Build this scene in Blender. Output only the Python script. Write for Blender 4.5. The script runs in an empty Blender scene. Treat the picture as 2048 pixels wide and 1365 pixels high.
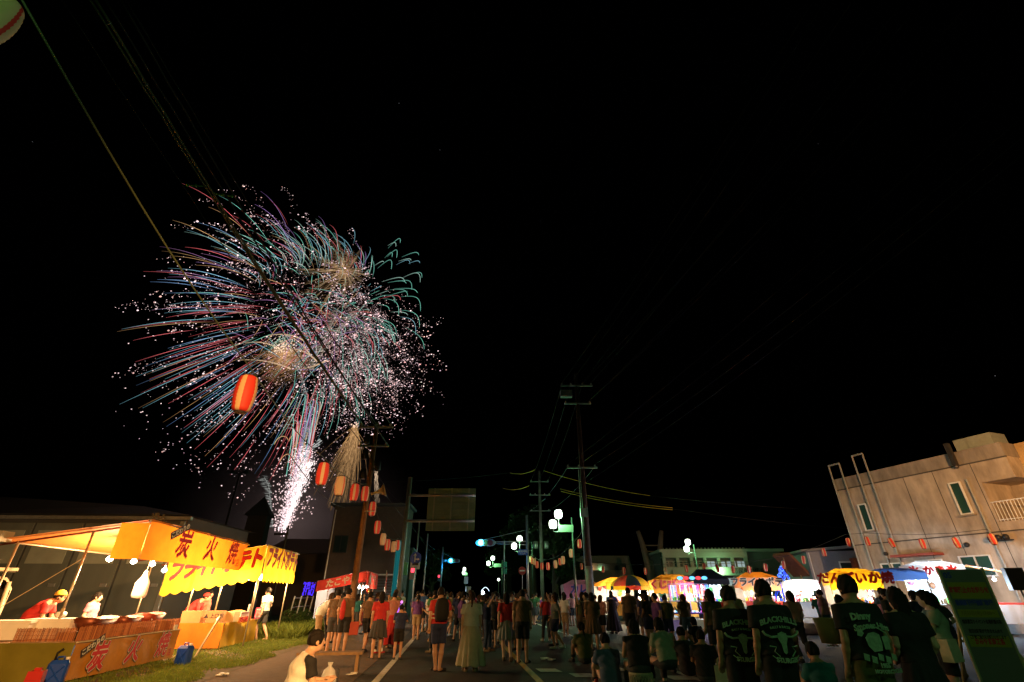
import bpy, math, random
import numpy as np
from mathutils import Vector, Matrix
R = random.Random(7)
S = bpy.context.scene
COL = S.collection
rad = math.radians

# ------------------------------------------------------------------ camera, sky, exposure
H = 1.55                                   # eye height of the camera
FPX, HZ = 939.0, 507.5                     # focal length and horizon drop, in pixels of a 2048 px wide frame
TH = math.atan(HZ / FPX)                   # the camera is tilted up
cd = bpy.data.cameras.new('camera'); cam = bpy.data.objects.new('camera', cd); COL.objects.link(cam)
cam.location = (0, 0, H); cam.rotation_euler = (math.pi / 2 + TH, 0, 0)
cd.sensor_width = 36; cd.lens = 36 * FPX / 2048; cd.clip_end = 2000; cd.clip_start = 0.05
S.camera = cam
W = bpy.data.worlds.new("World"); S.world = W; W.use_nodes = True
nt = W.node_tree; bg = nt.nodes['Background']
sky = nt.nodes.new('ShaderNodeTexSky'); sky.sky_type = 'NISHITA'; sky.sun_disc = False
sky.sun_elevation = rad(-4); sky.sun_rotation = rad(200)
nt.links.new(sky.outputs[0], bg.inputs[0]); bg.inputs[1].default_value = 0.004
S.view_settings.view_transform = 'Standard'; S.view_settings.look = 'None'
S.view_settings.exposure = 0; S.view_settings.gamma = 1
S.cycles.use_denoising = True
S.cycles.max_bounces = 5; S.cycles.diffuse_bounces = 3; S.cycles.glossy_bounces = 2; S.cycles.transmission_bounces = 4
S.cycles.sample_clamp_indirect = 4; S.cycles.caustics_reflective = False; S.cycles.caustics_refractive = False
S.cycles.use_light_tree = True

def ray(px, py):
    a = (px - 1024) / FPX; b = (682.5 - py) / FPX
    c = math.cos(TH) - b * math.sin(TH)
    return a / c, (math.sin(TH) + b * math.cos(TH)) / c
def at(px, py, d):
    r, t = ray(px, py); return Vector((r * d, d, H + t * d))
def gp(px, py, z=0.0):
    r, t = ray(px, py); d = (z - H) / t; return Vector((r * d, d, z))
ROAD = rad(6.4)                            # the street runs 6.4 degrees to the left of the view
RD = Vector((-math.sin(ROAD), math.cos(ROAD), 0)); RN = Vector((math.cos(ROAD), math.sin(ROAD), 0))

# ------------------------------------------------------------------ materials
MATS = {}
def mat(name, col, rough=.6, metal=0, noise=0, nscale=6, bump=0, bscale=40, emit=None, es=0, transl=0, spec=.4, streak=0):
    if name in MATS: return MATS[name]
    m = bpy.data.materials.new(name); m.use_nodes = True; MATS[name] = m
    n = m.node_tree.nodes; L = m.node_tree.links; p = n['Principled BSDF']
    p.inputs['Base Color'].default_value = (*col, 1); p.inputs['Roughness'].default_value = rough
    p.inputs['Metallic'].default_value = metal; p.inputs['Specular IOR Level'].default_value = spec
    if noise or streak or bump:
        tc = n.new('ShaderNodeTexCoord')
    if noise or streak:
        t = n.new('ShaderNodeTexNoise'); t.inputs['Scale'].default_value = nscale; t.inputs['Detail'].default_value = 8; t.inputs['Roughness'].default_value = .65
        if streak:
            mp = n.new('ShaderNodeMapping'); mp.inputs['Scale'].default_value = (1, 1, streak); L.new(tc.outputs['Object'], mp.inputs[0]); L.new(mp.outputs[0], t.inputs[0])
        else: L.new(tc.outputs['Object'], t.inputs[0])
        r = n.new('ShaderNodeValToRGB'); r.color_ramp.elements[0].position = .3; r.color_ramp.elements[1].position = .72
        k = noise or .5
        r.color_ramp.elements[0].color = (*[c * (1 - k) for c in col], 1); r.color_ramp.elements[1].color = (*[min(1, c * (1 + k * .6)) for c in col], 1)
        L.new(t.outputs[0], r.inputs[0]); L.new(r.outputs[0], p.inputs['Base Color'])
    if bump:
        b = n.new('ShaderNodeBump'); b.inputs['Strength'].default_value = bump; b.inputs['Distance'].default_value = .02
        t2 = n.new('ShaderNodeTexNoise'); t2.inputs['Scale'].default_value = bscale; t2.inputs['Detail'].default_value = 6
        L.new(tc.outputs['Object'], t2.inputs[0]); L.new(t2.outputs[0], b.inputs['Height']); L.new(b.outputs[0], p.inputs['Normal'])
    if emit:
        p.inputs['Emission Color'].default_value = (*emit, 1); p.inputs['Emission Strength'].default_value = es
        m.cycles.emission_sampling = 'NONE'
    if transl:
        tr = n.new('ShaderNodeBsdfTranslucent'); mx = n.new('ShaderNodeMixShader'); mx.inputs[0].default_value = transl
        src = p.inputs['Base Color']
        if src.is_linked: L.new(src.links[0].from_socket, tr.inputs[0])
        else: tr.inputs[0].default_value = (*col, 1)
        o = n['Material Output']; L.new(p.outputs[0], mx.inputs[1]); L.new(tr.outputs[0], mx.inputs[2]); L.new(mx.outputs[0], o.inputs[0])
    return m
def glow(name, col, s):
    if name in MATS: return MATS[name]
    m = bpy.data.materials.new(name); m.use_nodes = True; MATS[name] = m
    n = m.node_tree.nodes; n.remove(n['Principled BSDF'])
    e = n.new('ShaderNodeEmission'); e.inputs[0].default_value = (*col, 1); e.inputs[1].default_value = s
    m.node_tree.links.new(e.outputs[0], n['Material Output'].inputs[0]); m.cycles.emission_sampling = 'NONE'
    return m
def spark_mat():                                   # burning stars: colour and brightness of each piece in a vertex attribute
    m = bpy.data.materials.new('burning_star'); m.use_nodes = True
    n = m.node_tree.nodes; n.remove(n['Principled BSDF'])
    e = n.new('ShaderNodeEmission'); a = n.new('ShaderNodeAttribute'); a.attribute_name = 'glow'
    m.node_tree.links.new(a.outputs['Color'], e.inputs[0]); e.inputs[1].default_value = 1
    m.node_tree.links.new(e.outputs[0], n['Material Output'].inputs[0]); m.cycles.emission_sampling = 'NONE'
    return m

# ------------------------------------------------------------------ mesh builder
class MB:
    def __init__(s): s.v = []; s.f = []; s.m = []
    def add(s, vs, fs, mi=0, M=None):
        b = len(s.v)
        s.v += [tuple(M @ Vector(v)) for v in vs] if M is not None else [tuple(v) for v in vs]
        s.f += [tuple(b + i for i in f) for f in fs]; s.m += [mi] * len(fs); return s
    def box(s, c, d, mi=0, M=None, rz=0, taper=1):
        x, y, z = d[0] / 2, d[1] / 2, d[2] / 2; t = taper
        vs = [(-x, -y, -z), (x, -y, -z), (x, y, -z), (-x, y, -z), (-x * t, -y * t, z), (x * t, -y * t, z), (x * t, y * t, z), (-x * t, y * t, z)]
        cz, sz = math.cos(rz), math.sin(rz)
        vs = [(c[0] + a * cz - b * sz, c[1] + a * sz + b * cz, c[2] + e) for a, b, e in vs]
        return s.add(vs, [(0, 3, 2, 1), (4, 5, 6, 7), (0, 1, 5, 4), (1, 2, 6, 5), (2, 3, 7, 6), (3, 0, 4, 7)], mi, M)
    def tube(s, pts, r, n=6, mi=0, cap=True, M=None):
        pts = [Vector(p) for p in pts]; rs = r if isinstance(r, (list, tuple)) else [r] * len(pts)
        vs = []; prev = None
        for i, p in enumerate(pts):
            t = (pts[min(i + 1, len(pts) - 1)] - pts[max(i - 1, 0)])
            if t.length < 1e-9: t = Vector((0, 0, 1))
            t.normalize()
            a = prev - t * prev.dot(t) if prev is not None else t.orthogonal()
            if a.length < 1e-6: a = t.orthogonal()
            a.normalize(); prev = a; b = t.cross(a)
            for k in range(n):
                q = 2 * math.pi * k / n; vs.append(p + (a * math.cos(q) + b * math.sin(q)) * rs[i])
        fs = [(i * n + k, i * n + (k + 1) % n, (i + 1) * n + (k + 1) % n, (i + 1) * n + k) for i in range(len(pts) - 1) for k in range(n)]
        if cap: fs += [tuple(range(n))[::-1], tuple((len(pts) - 1) * n + k for k in range(n))]
        return s.add(vs, fs, mi, M)
    def lathe(s, prof, n=12, c=(0, 0, 0), mi=0, M=None, sx=1, sy=1, mf=None):
        vs = [(c[0] + r * math.cos(2 * math.pi * k / n) * sx, c[1] + r * math.sin(2 * math.pi * k / n) * sy, c[2] + z) for r, z in prof for k in range(n)]
        b = len(s.f)
        fs = [(i * n + k, i * n + (k + 1) % n, (i + 1) * n + (k + 1) % n, (i + 1) * n + k) for i in range(len(prof) - 1) for k in range(n)]
        fs += [tuple(range(n))[::-1], tuple((len(prof) - 1) * n + k for k in range(n))]
        s.add(vs, fs, mi, M)
        if mf:
            for i in range(len(prof) - 1):
                for k in range(n): s.m[b + i * n + k] = mf(i, k)
        return s
    def ball(s, c, r, n=10, m=6, mi=0, M=None):
        r = r if isinstance(r, (tuple, list)) else (r, r, r)
        prof = [(math.sin(math.pi * i / m) + 1e-4, -math.cos(math.pi * i / m)) for i in range(m + 1)]
        vs = [(c[0] + q * math.cos(2 * math.pi * k / n) * r[0], c[1] + q * math.sin(2 * math.pi * k / n) * r[1], c[2] + z * r[2]) for q, z in prof for k in range(n)]
        fs = [(i * n + k, i * n + (k + 1) % n, (i + 1) * n + (k + 1) % n, (i + 1) * n + k) for i in range(m) for k in range(n)]
        return s.add(vs, fs, mi, M)
    def prism(s, poly, z0, z1, mi=0, M=None):        # poly in xy, extruded along z
        n = len(poly); vs = [(x, y, z0) for x, y in poly] + [(x, y, z1) for x, y in poly]
        fs = [tuple(range(n))[::-1], tuple(range(n, 2 * n))] + [(i, (i + 1) % n, n + (i + 1) % n, n + i) for i in range(n)]
        return s.add(vs, fs, mi, M)
    def sheet(s, fn, nu, nv, th=0, mi=0):            # fn(u, v) -> point; optional thickness
        vs = [Vector(fn(i / nu, j / nv)) for j in range(nv + 1) for i in range(nu + 1)]
        w = nu + 1; fs = [(j * w + i, j * w + i + 1, (j + 1) * w + i + 1, (j + 1) * w + i) for j in range(nv) for i in range(nu)]
        return s.add(vs, fs, mi)
    def build(s, name, mats, parent=None, smooth=False, loc=None, rz=0):
        me = bpy.data.meshes.new(name); me.from_pydata(s.v, [], s.f)
        ms = mats if isinstance(mats, (list, tuple)) else [mats]
        for m in ms: me.materials.append(m)
        if len(ms) > 1: me.polygons.foreach_set('material_index', s.m)
        if smooth: me.polygons.foreach_set('use_smooth', [True] * len(s.f))
        me.update(); return put(name, me, parent, loc, rz)
def put(name, me, parent=None, loc=None, rz=0):
    o = bpy.data.objects.new(name, me); COL.objects.link(o)
    if parent is not None: o.parent = parent
    if loc is not None: o.location = loc
    if rz: o.rotation_euler.z = rz
    return o
def tag(o, label, cat, group=None):
    o['label'] = label; o['category'] = cat
    if group: o['group'] = group
    return o
def thing(name, label, cat, loc=(0, 0, 0), rz=0, group=None):
    o = bpy.data.objects.new(name, None); COL.objects.link(o); o.location = loc; o.rotation_euler.z = rz; o.empty_display_size = .2
    return tag(o, label, cat, group)
def kind(o, k): o['kind'] = k; return o
def copy_tree(o, parent=None):
    c = o.copy(); COL.objects.link(c); c.parent = parent
    for ch in list(o.children): copy_tree(ch, c)
    return c
def lamp(loc, w, col, name='lamp_light', r=.05, parent=None, spot=None):
    l = bpy.data.lights.new(name, 'SPOT' if spot else 'POINT'); l.energy = w; l.color = col; l.shadow_soft_size = r
    o = bpy.data.objects.new(name, l); COL.objects.link(o); o.location = loc
    if spot:
        l.spot_size = rad(spot[1]); l.spot_blend = .6
        o.rotation_euler = (Vector(spot[0]) - Vector(loc)).to_track_quat('-Z', 'Y').to_euler()
    if parent is not None: o.parent = parent
    return o
def frame(o, x, y):                                  # matrix whose columns are right, up, normal
    x = Vector(x).normalized(); y = Vector(y).normalized(); z = x.cross(y)
    M = Matrix((x, y, z)).transposed().to_4x4(); M.translation = Vector(o); return M
_dgc = {}
def text_mesh(body, size, bold=0.0, ext=.002, spacing=1.0):
    k = (body, size, bold, ext, spacing)
    if k in _dgc: return _dgc[k].copy()
    if size >= .3 and bold > 0:                      # heavy brush weight: the glyph thickened all round
        m0 = text_mesh(body, size, 0.0, 0, spacing); V = [v.co.copy() for v in m0.vertices]; F = [tuple(p.vertices) for p in m0.polygons]; n = 9; mb = MB()
        for i in range(n): mb.add([(v.x + bold * math.cos(2 * math.pi * i / n), v.y + bold * math.sin(2 * math.pi * i / n), .00015 * i) for v in V], F)
        me = bpy.data.meshes.new('lettering'); me.from_pydata(mb.v, [], mb.f); _dgc[k] = me; return me.copy()
    cu = bpy.data.curves.new('lettering', 'FONT'); cu.body = body; cu.size = size; cu.offset = bold; cu.extrude = ext
    cu.align_x = 'CENTER'; cu.align_y = 'CENTER'; cu.space_character = spacing; cu.resolution_u = 2; cu.shear = .12 if size >= .3 else 0
    o = bpy.data.objects.new('lettering', cu); COL.objects.link(o)
    bpy.context.view_layer.update()
    me = bpy.data.meshes.new_from_object(o.evaluated_get(bpy.context.evaluated_depsgraph_get()))
    bpy.data.objects.remove(o); bpy.data.curves.remove(cu); me.name = 'lettering'
    _dgc[k] = me; return me.copy()
def text(body, size, m, parent, M, bold=0.0, outline=None, name='lettering', sx=1.0, fn=None, spacing=1.0):
    out = []
    layers = ([(outline[i][0], outline[i][1], .003 * (i + 1)) for i in range(len(outline))] if outline else [])
    layers = [(b, mm, z) for b, mm, z in layers] + [(bold, m, .003 * (len(layers) + 1))]
    for b, mm, z in layers:
        me = text_mesh(body, size, b, .001 if size < .3 else 0, spacing)
        me.transform(Matrix.Diagonal((sx, 1, 1, 1)))
        if fn:
            for v in me.vertices: v.co = Vector(fn(v.co.x, v.co.y, v.co.z + z))
            me.transform(M)
        else: me.transform(M @ Matrix.Translation((0, 0, z)))
        me.materials.clear(); me.materials.append(mm)
        out.append(put(name, me, parent))
    return out
GREEN = (.45, 1, .5); WARM = (1, .62, .28); COOL = (.55, .75, 1)
black = mat('black_metal', (.02, .02, .022), .5); steel = mat('galvanised_steel', (.45, .46, .46), .4, .7, .2, 8)
wire_m = mat('cable_rubber', (.012, .012, .012), .6); white_p = mat('white_paint', (.75, .75, .73), .5, noise=.12)
concrete = mat('concrete_pole', (.3, .29, .27), .85, noise=.3, nscale=5, bump=.3)
wood = mat('timber', (.3, .18, .09), .75, noise=.35, nscale=7, bump=.2)
glass = mat('dark_glass', (.02, .035, .035), .08, spec=.8)
# ================================================================== ground, road, verge
kind(MB().add([(-700, -200, -.03), (700, -200, -.03), (700, 900, -.03), (-700, 900, -.03)], [(0, 1, 2, 3)]).build('ground', mat('earth', (.05, .045, .035), .95, noise=.4, nscale=.5)), 'structure')
def rdp(x, y, z=0.0): return RN * x + RD * y + Vector((0, 0, z))      # street coordinates: x across, y along
def strip(name, x0, x1, y0, y1, z, m, n=1):
    b = MB()
    for i in range(n):
        a, c = y0 + (y1 - y0) * i / n, y0 + (y1 - y0) * (i + 1) / n
        b.add([rdp(x0, a, z), rdp(x1, a, z), rdp(x1, c, z), rdp(x0, c, z)], [(0, 1, 2, 3)])
    return kind(b.build(name, m), 'structure')
asphalt = mat('asphalt', (.045, .043, .042), .85, noise=.35, nscale=3, bump=.6, bscale=90)
walk_m = mat('old_brown_asphalt', (.12, .08, .05), .9, noise=.3, nscale=5, bump=.6, bscale=70)
paint = mat('road_paint', (.7, .68, .62), .7, noise=.35, nscale=9); ypaint = mat('yellow_road_paint', (.7, .42, .06), .7, noise=.4, nscale=9)
strip('road', -1.9, 11, -20, 260, 0, asphalt)
strip('footpath', -7.2, -1.9, -20, 260, .006, walk_m)
strip('road_edge_line', -1.52, -1.37, -20, 200, .008, paint)
strip('road_centre_line', 1.78, 1.93, -20, 200, .008, ypaint)
strip('road_far_edge_line', 5.1, 5.25, -20, 60, .008, paint)
cw = MB()
for px, py in ((1172, 1352), (1365, 1357), (1102, 1342), (1235, 1340)):
    p = gp(px, py); cw.add([p + Vector((-.25, -.25, .009)), p + Vector((.25, -.25, .009)), p + Vector((.12, .3, .009)), p + Vector((-.35, .3, .009))], [(0, 1, 2, 3)])
kind(cw.build('road_dash_marks', paint), 'structure')
# raised forecourt on the far side with its kerb
fc = mat('pale_paving', (.12, .12, .12), .85, noise=.3, nscale=2, bump=.3)
b = MB(); Z0 = .4
b.add([(11, 25, Z0), (70, 25, Z0), (70, 110, Z0), (7.5, 110, Z0), (7.5, 40, Z0)], [(0, 1, 2, 3, 4)])
kind(b.build('forecourt', fc), 'structure')
b = MB()
for p, q in (((11, 25), (70, 25)), ((7.5, 40), (11, 25)), ((7.5, 110), (7.5, 40))):
    p, q = Vector((*p, 0)), Vector((*q, 0)); t = (q - p).normalized(); n = Vector((t.y, -t.x, 0)) * .2
    b.add([p, q, q + n, p + n, *(v + Vector((0, 0, Z0 + .012)) for v in (p, q, q + n, p + n))], [(0, 3, 2, 1), (4, 5, 6, 7), (0, 1, 5, 4), (1, 2, 6, 5), (2, 3, 7, 6), (3, 0, 4, 7)])
kind(b.build('kerb', mat('kerb_stone', (.3, .3, .29), .8, noise=.25)), 'structure')
# verge: soil sheet + blades
grass_soil = mat('verge_soil', (.09, .065, .03), .95, noise=.4, nscale=4, bump=.5)
strip('verge', -12.5, -4.9, -20, 40, .012, grass_soil)
gm = mat('grass_blades', (.15, .20, .03), .7, noise=.45, nscale=3, transl=.35)
def vnoise(x, y): return math.sin(x * 1.7 + 1.3 * math.sin(y * 1.1)) * math.sin(y * 1.3 + 1.7 * math.sin(x * .9)) + .5 * math.sin(x * 4.1 + y * 3.3)
def blades(name, n, area, hmin, hmax, dens=None):
    vs = []; fs = []; i = 0
    while i < n:
        x, y = area()
        if dens and R.random() > dens(x, y): continue
        p = rdp(x, y, .01); h = R.uniform(hmin, hmax); a = R.uniform(0, 6.28); w = R.uniform(.005, .010) * (1 + p.y / 25); l = R.uniform(.2, .8) * h
        dx, dy = math.cos(a), math.sin(a); b = len(vs)
        vs += [(p.x - dy * w, p.y + dx * w, p.z), (p.x + dy * w, p.y - dx * w, p.z), (p.x + dx * l * .4, p.y + dy * l * .4, p.z + h * .6), (p.x + dx * l, p.y + dy * l, p.z + h)]
        fs += [(b, b + 1, b + 2), (b, b + 2, b + 3)]; i += 1
    m = MB(); m.v = vs; m.f = fs; m.m = [0] * len(fs); return kind(m.build(name, gm), 'stuff')
def edge(y): return -5.05 + .22 * math.sin(y * 1.3) + .12 * math.sin(y * 3.1) - max(0, y - 18) * .02
def gdens(x, y):
    e = edge(y) - x
    if e < 0: return 0
    return min(1, e / .25) * (.3 + .7 * (vnoise(x, y) > -.45)) * (1 if e < 1.0 + .4 * math.sin(y) else .45)
blades('grass', 70000, lambda: (R.uniform(-8.6, -4.6), 8 + 24 * R.random() ** 1.3), .02, .085, gdens)
blades('weeds', 6000, lambda: (R.uniform(-8.2, -6.0), R.uniform(22.5, 30)), .15, .55)

# ================================================================== bushes and trees
leaf_m = mat('leaf_green', (.045, .085, .02), .55, noise=.5, nscale=2, transl=.25)
leaf_d = mat('leaf_dark', (.03, .06, .018), .55, noise=.5, nscale=2, transl=.2)
bark = mat('bark', (.1, .07, .05), .9, noise=.4, bump=.5, bscale=12)
def leaves(n, blobs, size):
    b = MB(); vs = b.v; fs = b.f
    for _ in range(n):
        c, r = R.choice(blobs)
        while True:
            q = Vector((R.uniform(-1, 1), R.uniform(-1, 1), R.uniform(-1, 1)))
            if .35 < q.length < 1: break
        p = Vector(c) + Vector((q.x * r[0], q.y * r[1], q.z * r[2]))
        s = size * R.uniform(.6, 1.4); u = Vector((R.gauss(0, 1), R.gauss(0, 1), R.gauss(0, .6))).normalized(); w = u.orthogonal().normalized() * .45; k = len(vs)
        vs += [tuple(p - u * s), tuple(p + w * s), tuple(p + u * s), tuple(p - w * s)]; fs.append((k, k + 1, k + 2, k + 3))
    b.m = [0] * len(fs); return b
def tree(name, label, loc, h, w, n=2600, size=.16, group=None, m=leaf_d, cat='tree'):
    t = thing(name, label, cat, loc, R.uniform(0, 6), group)
    b = MB(); b.tube([(0, 0, 0), (.05, 0, h * .3), (-.05, .05, h * .6), (0, 0, h * .85)], [w * .07, w * .055, w * .035, .03], 8)
    bl = []
    for k in range(9):
        a = k * 2.4; zz = h * R.uniform(.42, .86); rr = w * R.uniform(.18, .36)
        e = (math.cos(a) * rr, math.sin(a) * rr, zz); b.tube([(0, 0, zz - h * .18), e], [w * .03, .015], 5)
        bl.append((e, (w * R.uniform(.16, .27), w * R.uniform(.16, .27), h * R.uniform(.09, .15))))
    bl.append(((0, 0, h * .9), (w * .2, w * .2, h * .12)))
    b.build('trunk', bark, t, True); leaves(n, bl, size).build('crown', m, t); return t
def bush(label, loc, r, h, n=900, group=None):
    t = thing('bush', label, 'bush', loc, 0, group)
    s = MB()
    for k in range(7): s.tube([(0, 0, 0), (R.uniform(-.6, .6) * r, R.uniform(-.6, .6) * r, h * .8)], [.02, .008], 4)
    s.build('stem', bark, t)
    leaves(n, [((R.uniform(-.5, .5) * r, R.uniform(-.5, .5) * r, h * R.uniform(.35, .75)), (r * .5, r * .5, h * .32)) for _ in range(6)], .05).build('foliage', leaf_m, t)
bush('leafy bush beside the customer of the far yellow stall', gp(575, 1268), .55, 1.0)
bush('rounded bush on the verge nearest the footpath', gp(600, 1262), .5, .9)
bush('tall bush behind the fence post at the end of the verge', gp(585, 1250), .7, 1.4)
for i, (px, d, h, w, lab) in enumerate(((1018, 95, 13, 9, 'dark tree behind the traffic light arm'), (1068, 78, 14, 9, 'tall dark tree right of the traffic light pole'), (1112, 62, 9.5, 7, 'dark tree behind the lantern string by the twin globe lamp'),
        (1140, 70, 8, 6, 'low dark tree left of the brown utility pole'), (770, 85, 10, 8, 'dark tree beyond the siding house by the road sign pole'), (862, 110, 10, 10, 'dark tree far down the left of the street'))):
    p = at(px, 1190, d); p.z = 0; tree('street_tree', lab, p, h, w, 3000, .28, None)

# ================================================================== stalls: shared pieces
yel = mat('yellow_canvas', (.80, .50, .03), .75, noise=.16, nscale=2, transl=.35, bump=.5, bscale=5)
ora = mat('orange_canvas', (.82, .26, .02), .75, noise=.18, nscale=2, transl=.4, bump=.5, bscale=5)
olive = mat('green_canvas', (.19, .17, .02), .75, noise=.15, nscale=3)
ochre = mat('ochre_canvas', (.62, .27, .04), .7, noise=.22, nscale=2, bump=.5, bscale=5)
redc = mat('red_canvas', (.62, .05, .03), .7, noise=.1, nscale=3, transl=.3); redo = mat('red_orange_canvas', (.85, .30, .06), .7, noise=.2, nscale=2, transl=.4, bump=.5, bscale=4)
whitec = mat('white_canvas', (.8, .8, .82), .7, noise=.05, transl=.4); navy = mat('navy_canvas', (.012, .02, .05), .7, noise=.1)
red_ink = mat('red_ink', (.6, .02, .025), .6); blk_ink = mat('black_ink', (.03, .015, .012), .6); wht_ink = mat('white_ink', (.8, .75, .65), .6); blue_ink = mat('blue_ink', (.03, .05, .35), .6)
pipe_m = mat('steel_pipe', (.5, .42, .3), .35, .6, .2, 6)
rope_m = mat('rope', (.6, .5, .32), .9)
bulb_g = glow('bulb_glow', (1, .86, .62), 30); bulb_w = glow('white_bulb_glow', (.85, .93, 1), 30)
def bulbs(pts, w, col, gm_, parent, r=.075):
    for p in pts:
        b = MB(); b.lathe([(.015, .1), (.02, .05), (r, -.02), (r * .9, -.06), (.01, -.1)], 10, p); o = b.build('bulb', gm_, parent, True)
        c = MB(); c.tube([Vector(p) + Vector((0, 0, .1)), Vector(p) + Vector((0, 0, .16))], .022, 8); c.tube([Vector(p) + Vector((0, 0, .15)), Vector(p) + Vector((.01, .01, .45))], .006, 5); c.build('bulb_socket', black, parent)
        lamp(Vector(p) + Vector((0, 0, -.16)), w, col, 'bulb_light', .06, parent)
def cloth(name, m, parent, o, du, dv, nu=24, nv=8, amp=.02, seed=0, scallop=0, nsc=8):
    o, du, dv = Vector(o), Vector(du), Vector(dv); nrm = du.cross(dv).normalized()
    def fn(u, v):
        w = amp * (math.sin(u * 17 + seed) * .5 + math.sin(u * 31 + v * 3 + seed * 2) * .3 + math.sin(v * 6 + u * 5 + seed) * .4)
        e = abs(math.sin(u * nsc * math.pi)) * scallop * (1 - v) if scallop else 0
        return o + du * u + dv * (v - e * 1.0 if v == 0 else v) + nrm * w
    b = MB(); b.sheet(fn, nu, nv); ob = b.build(name, m, parent, True)
    return ob
def poles(parent, pts, r=.022, m=pipe_m, name='pole'):
    for p, q in pts: MB().tube([p, q], r, 8).build(name, m, parent, True)
YX, ZX = (0, 1, 0), (0, 0, 1)
# ================================================================== left stalls along the verge
def yatai(name, label, org, Ly, zf, slope, depth, canopy, front_m, xpost=(-1.35, -2.9), near_full=False):
    t = thing(name, label, 'food stall', org, ROAD)
    rz_ = lambda x: zf + slope * x
    sag = lambda u, v: -.05 * math.sin(math.pi * u) * math.sin(math.pi * v) - .012 * math.sin(u * 23)
    b = MB(); b.sheet(lambda u, v: Vector((-depth * v, Ly * u, rz_(-depth * v) + sag(u, v))), 16, 10); b.build('canopy', canopy, t, True)
    ys = (.25, Ly - .15)
    for y in ys:
        for x in xpost: MB().tube([(x, y, 0), (x, y, rz_(x) - .05)], .026, 8).build('post', pipe_m, t, True)
        MB().tube([(.0, y, rz_(0) - .04), (-depth - .35, y, rz_(-depth - .35) - .09)], .024, 8).build('rafter', mat('rusty_pipe', (.25, .06, .03), .7, .3, .3), t, True)
    for x in (0, -depth + .02): MB().tube([(x, -.05, rz_(x) - .035), (x, Ly + .15, rz_(x) - .035)], .026, 8).build('eave_pipe', pipe_m, t, True)
    cloth('front_banner', front_m, t, (.02, 0, zf - .88), (0, Ly, 0), (0, 0, .88), 30, 8, .015, 1)
    return t, rz_
# ---- stall one: charcoal grill
T1, rz1 = yatai('food_stall', 'charcoal grill stall with orange awning, ochre drape and red brush lettering, nearest on the left', (-8.80, 12.15, 0), 6.2, 3.17, .150, 3.2, redo, ora)
cloth('side_banner', ora, T1, (-.62, -.02, 2.29), (.64, 0, .0), (0, 0, .79), 8, 6, .01, 2)
MB().tube([(.01, 0, 3.19), (.01, 6.2, 3.19)], .012, 6).build('rope', mat('dark_rope', (.08, .06, .03), .9), T1)
bow = MB()
for a in (0, 1.2, 2.4): bow.tube([(0, .1 + .12 * k, 3.22 + .05 * math.sin(k * 2 + a) + .09 * (k % 2)) for k in range(5)], .008, 5)
for k in range(9): bow.tube([(0, .1, 3.2), (.04 * math.cos(k), .1 + .1 * math.cos(k * .7), 3.24 + .1 * abs(math.sin(k * .7)))], .007, 4)
bow.build('rope_knot', mat('dark_rope', (.08, .06, .03), .9), T1)
TY0, TY1, TZ = -.92, 3.2, .70
b = MB(); b.box((-1.15, (TY0 + TY1) / 2, TZ - .03), (2.0, TY1 - TY0 - .06, .04)); b.build('table_top', wood, T1)
for x in (-.3, -2.0):
    for y in (TY0 + .2, TY1 - .2): MB().tube([(x, y, 0), (x, y, TZ - .05)], .025, 6).build('table_leg', pipe_m, T1)
cloth('table_drape', ochre, T1, (-.1, TY0, .05), (0, TY1 - TY0, 0), (0, 0, TZ - .05), 30, 8, .02, 3)
cloth('side_drape', olive, T1, (-2.35, TY0, .03), (2.25, 0, 0), (0, 0, TZ - .03), 20, 8, .02, 4)
MB().tube([(-.08, TY0, TZ), (-.08, TY1, TZ)], .014, 6).build('drape_cord', rope_m, T1)
# lettering
def sumibi(z, y0, dy, s, x, nm):
    M = lambda y, zz=z: frame((x, y, zz), YX, ZX)
    for i, ch in enumerate('炭火焼'):
        text(ch, s, red_ink, T1, M(y0 + dy * i, z - (.0 if i == 0 else -.02)), s * .03, [(s * .082, blk_ink), (s * .058, wht_ink)] if nm else None)
    a = .42
    Mt = frame((x + .003, y0 - dy * .16 - s * .14, z + s * .46), (0, math.cos(a), math.sin(a)), (0, -math.sin(a), math.cos(a)))
    b = MB(); w, h = s * .60, s * .13; b.add([Mt @ Vector(p) for p in ((-w, -h, 0), (w, -h, 0), (w, h, 0), (-w, h, 0))], [(0, 1, 2, 3)]); b.build('lettering_panel', blk_ink, T1)
    text('こだわりの', s * .225, wht_ink, T1, Mt @ Matrix.Translation((0, 0, .004)), .004)
    text('店', s * .34, red_ink, T1, M(y0 + dy * 2.36, z - s * .3), .002)
sumibi(.36, TY0 + .80, 1.28, .56, -.065, True)
sumibi(2.72, 1.75, 1.62, .74, .05, False)
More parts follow.
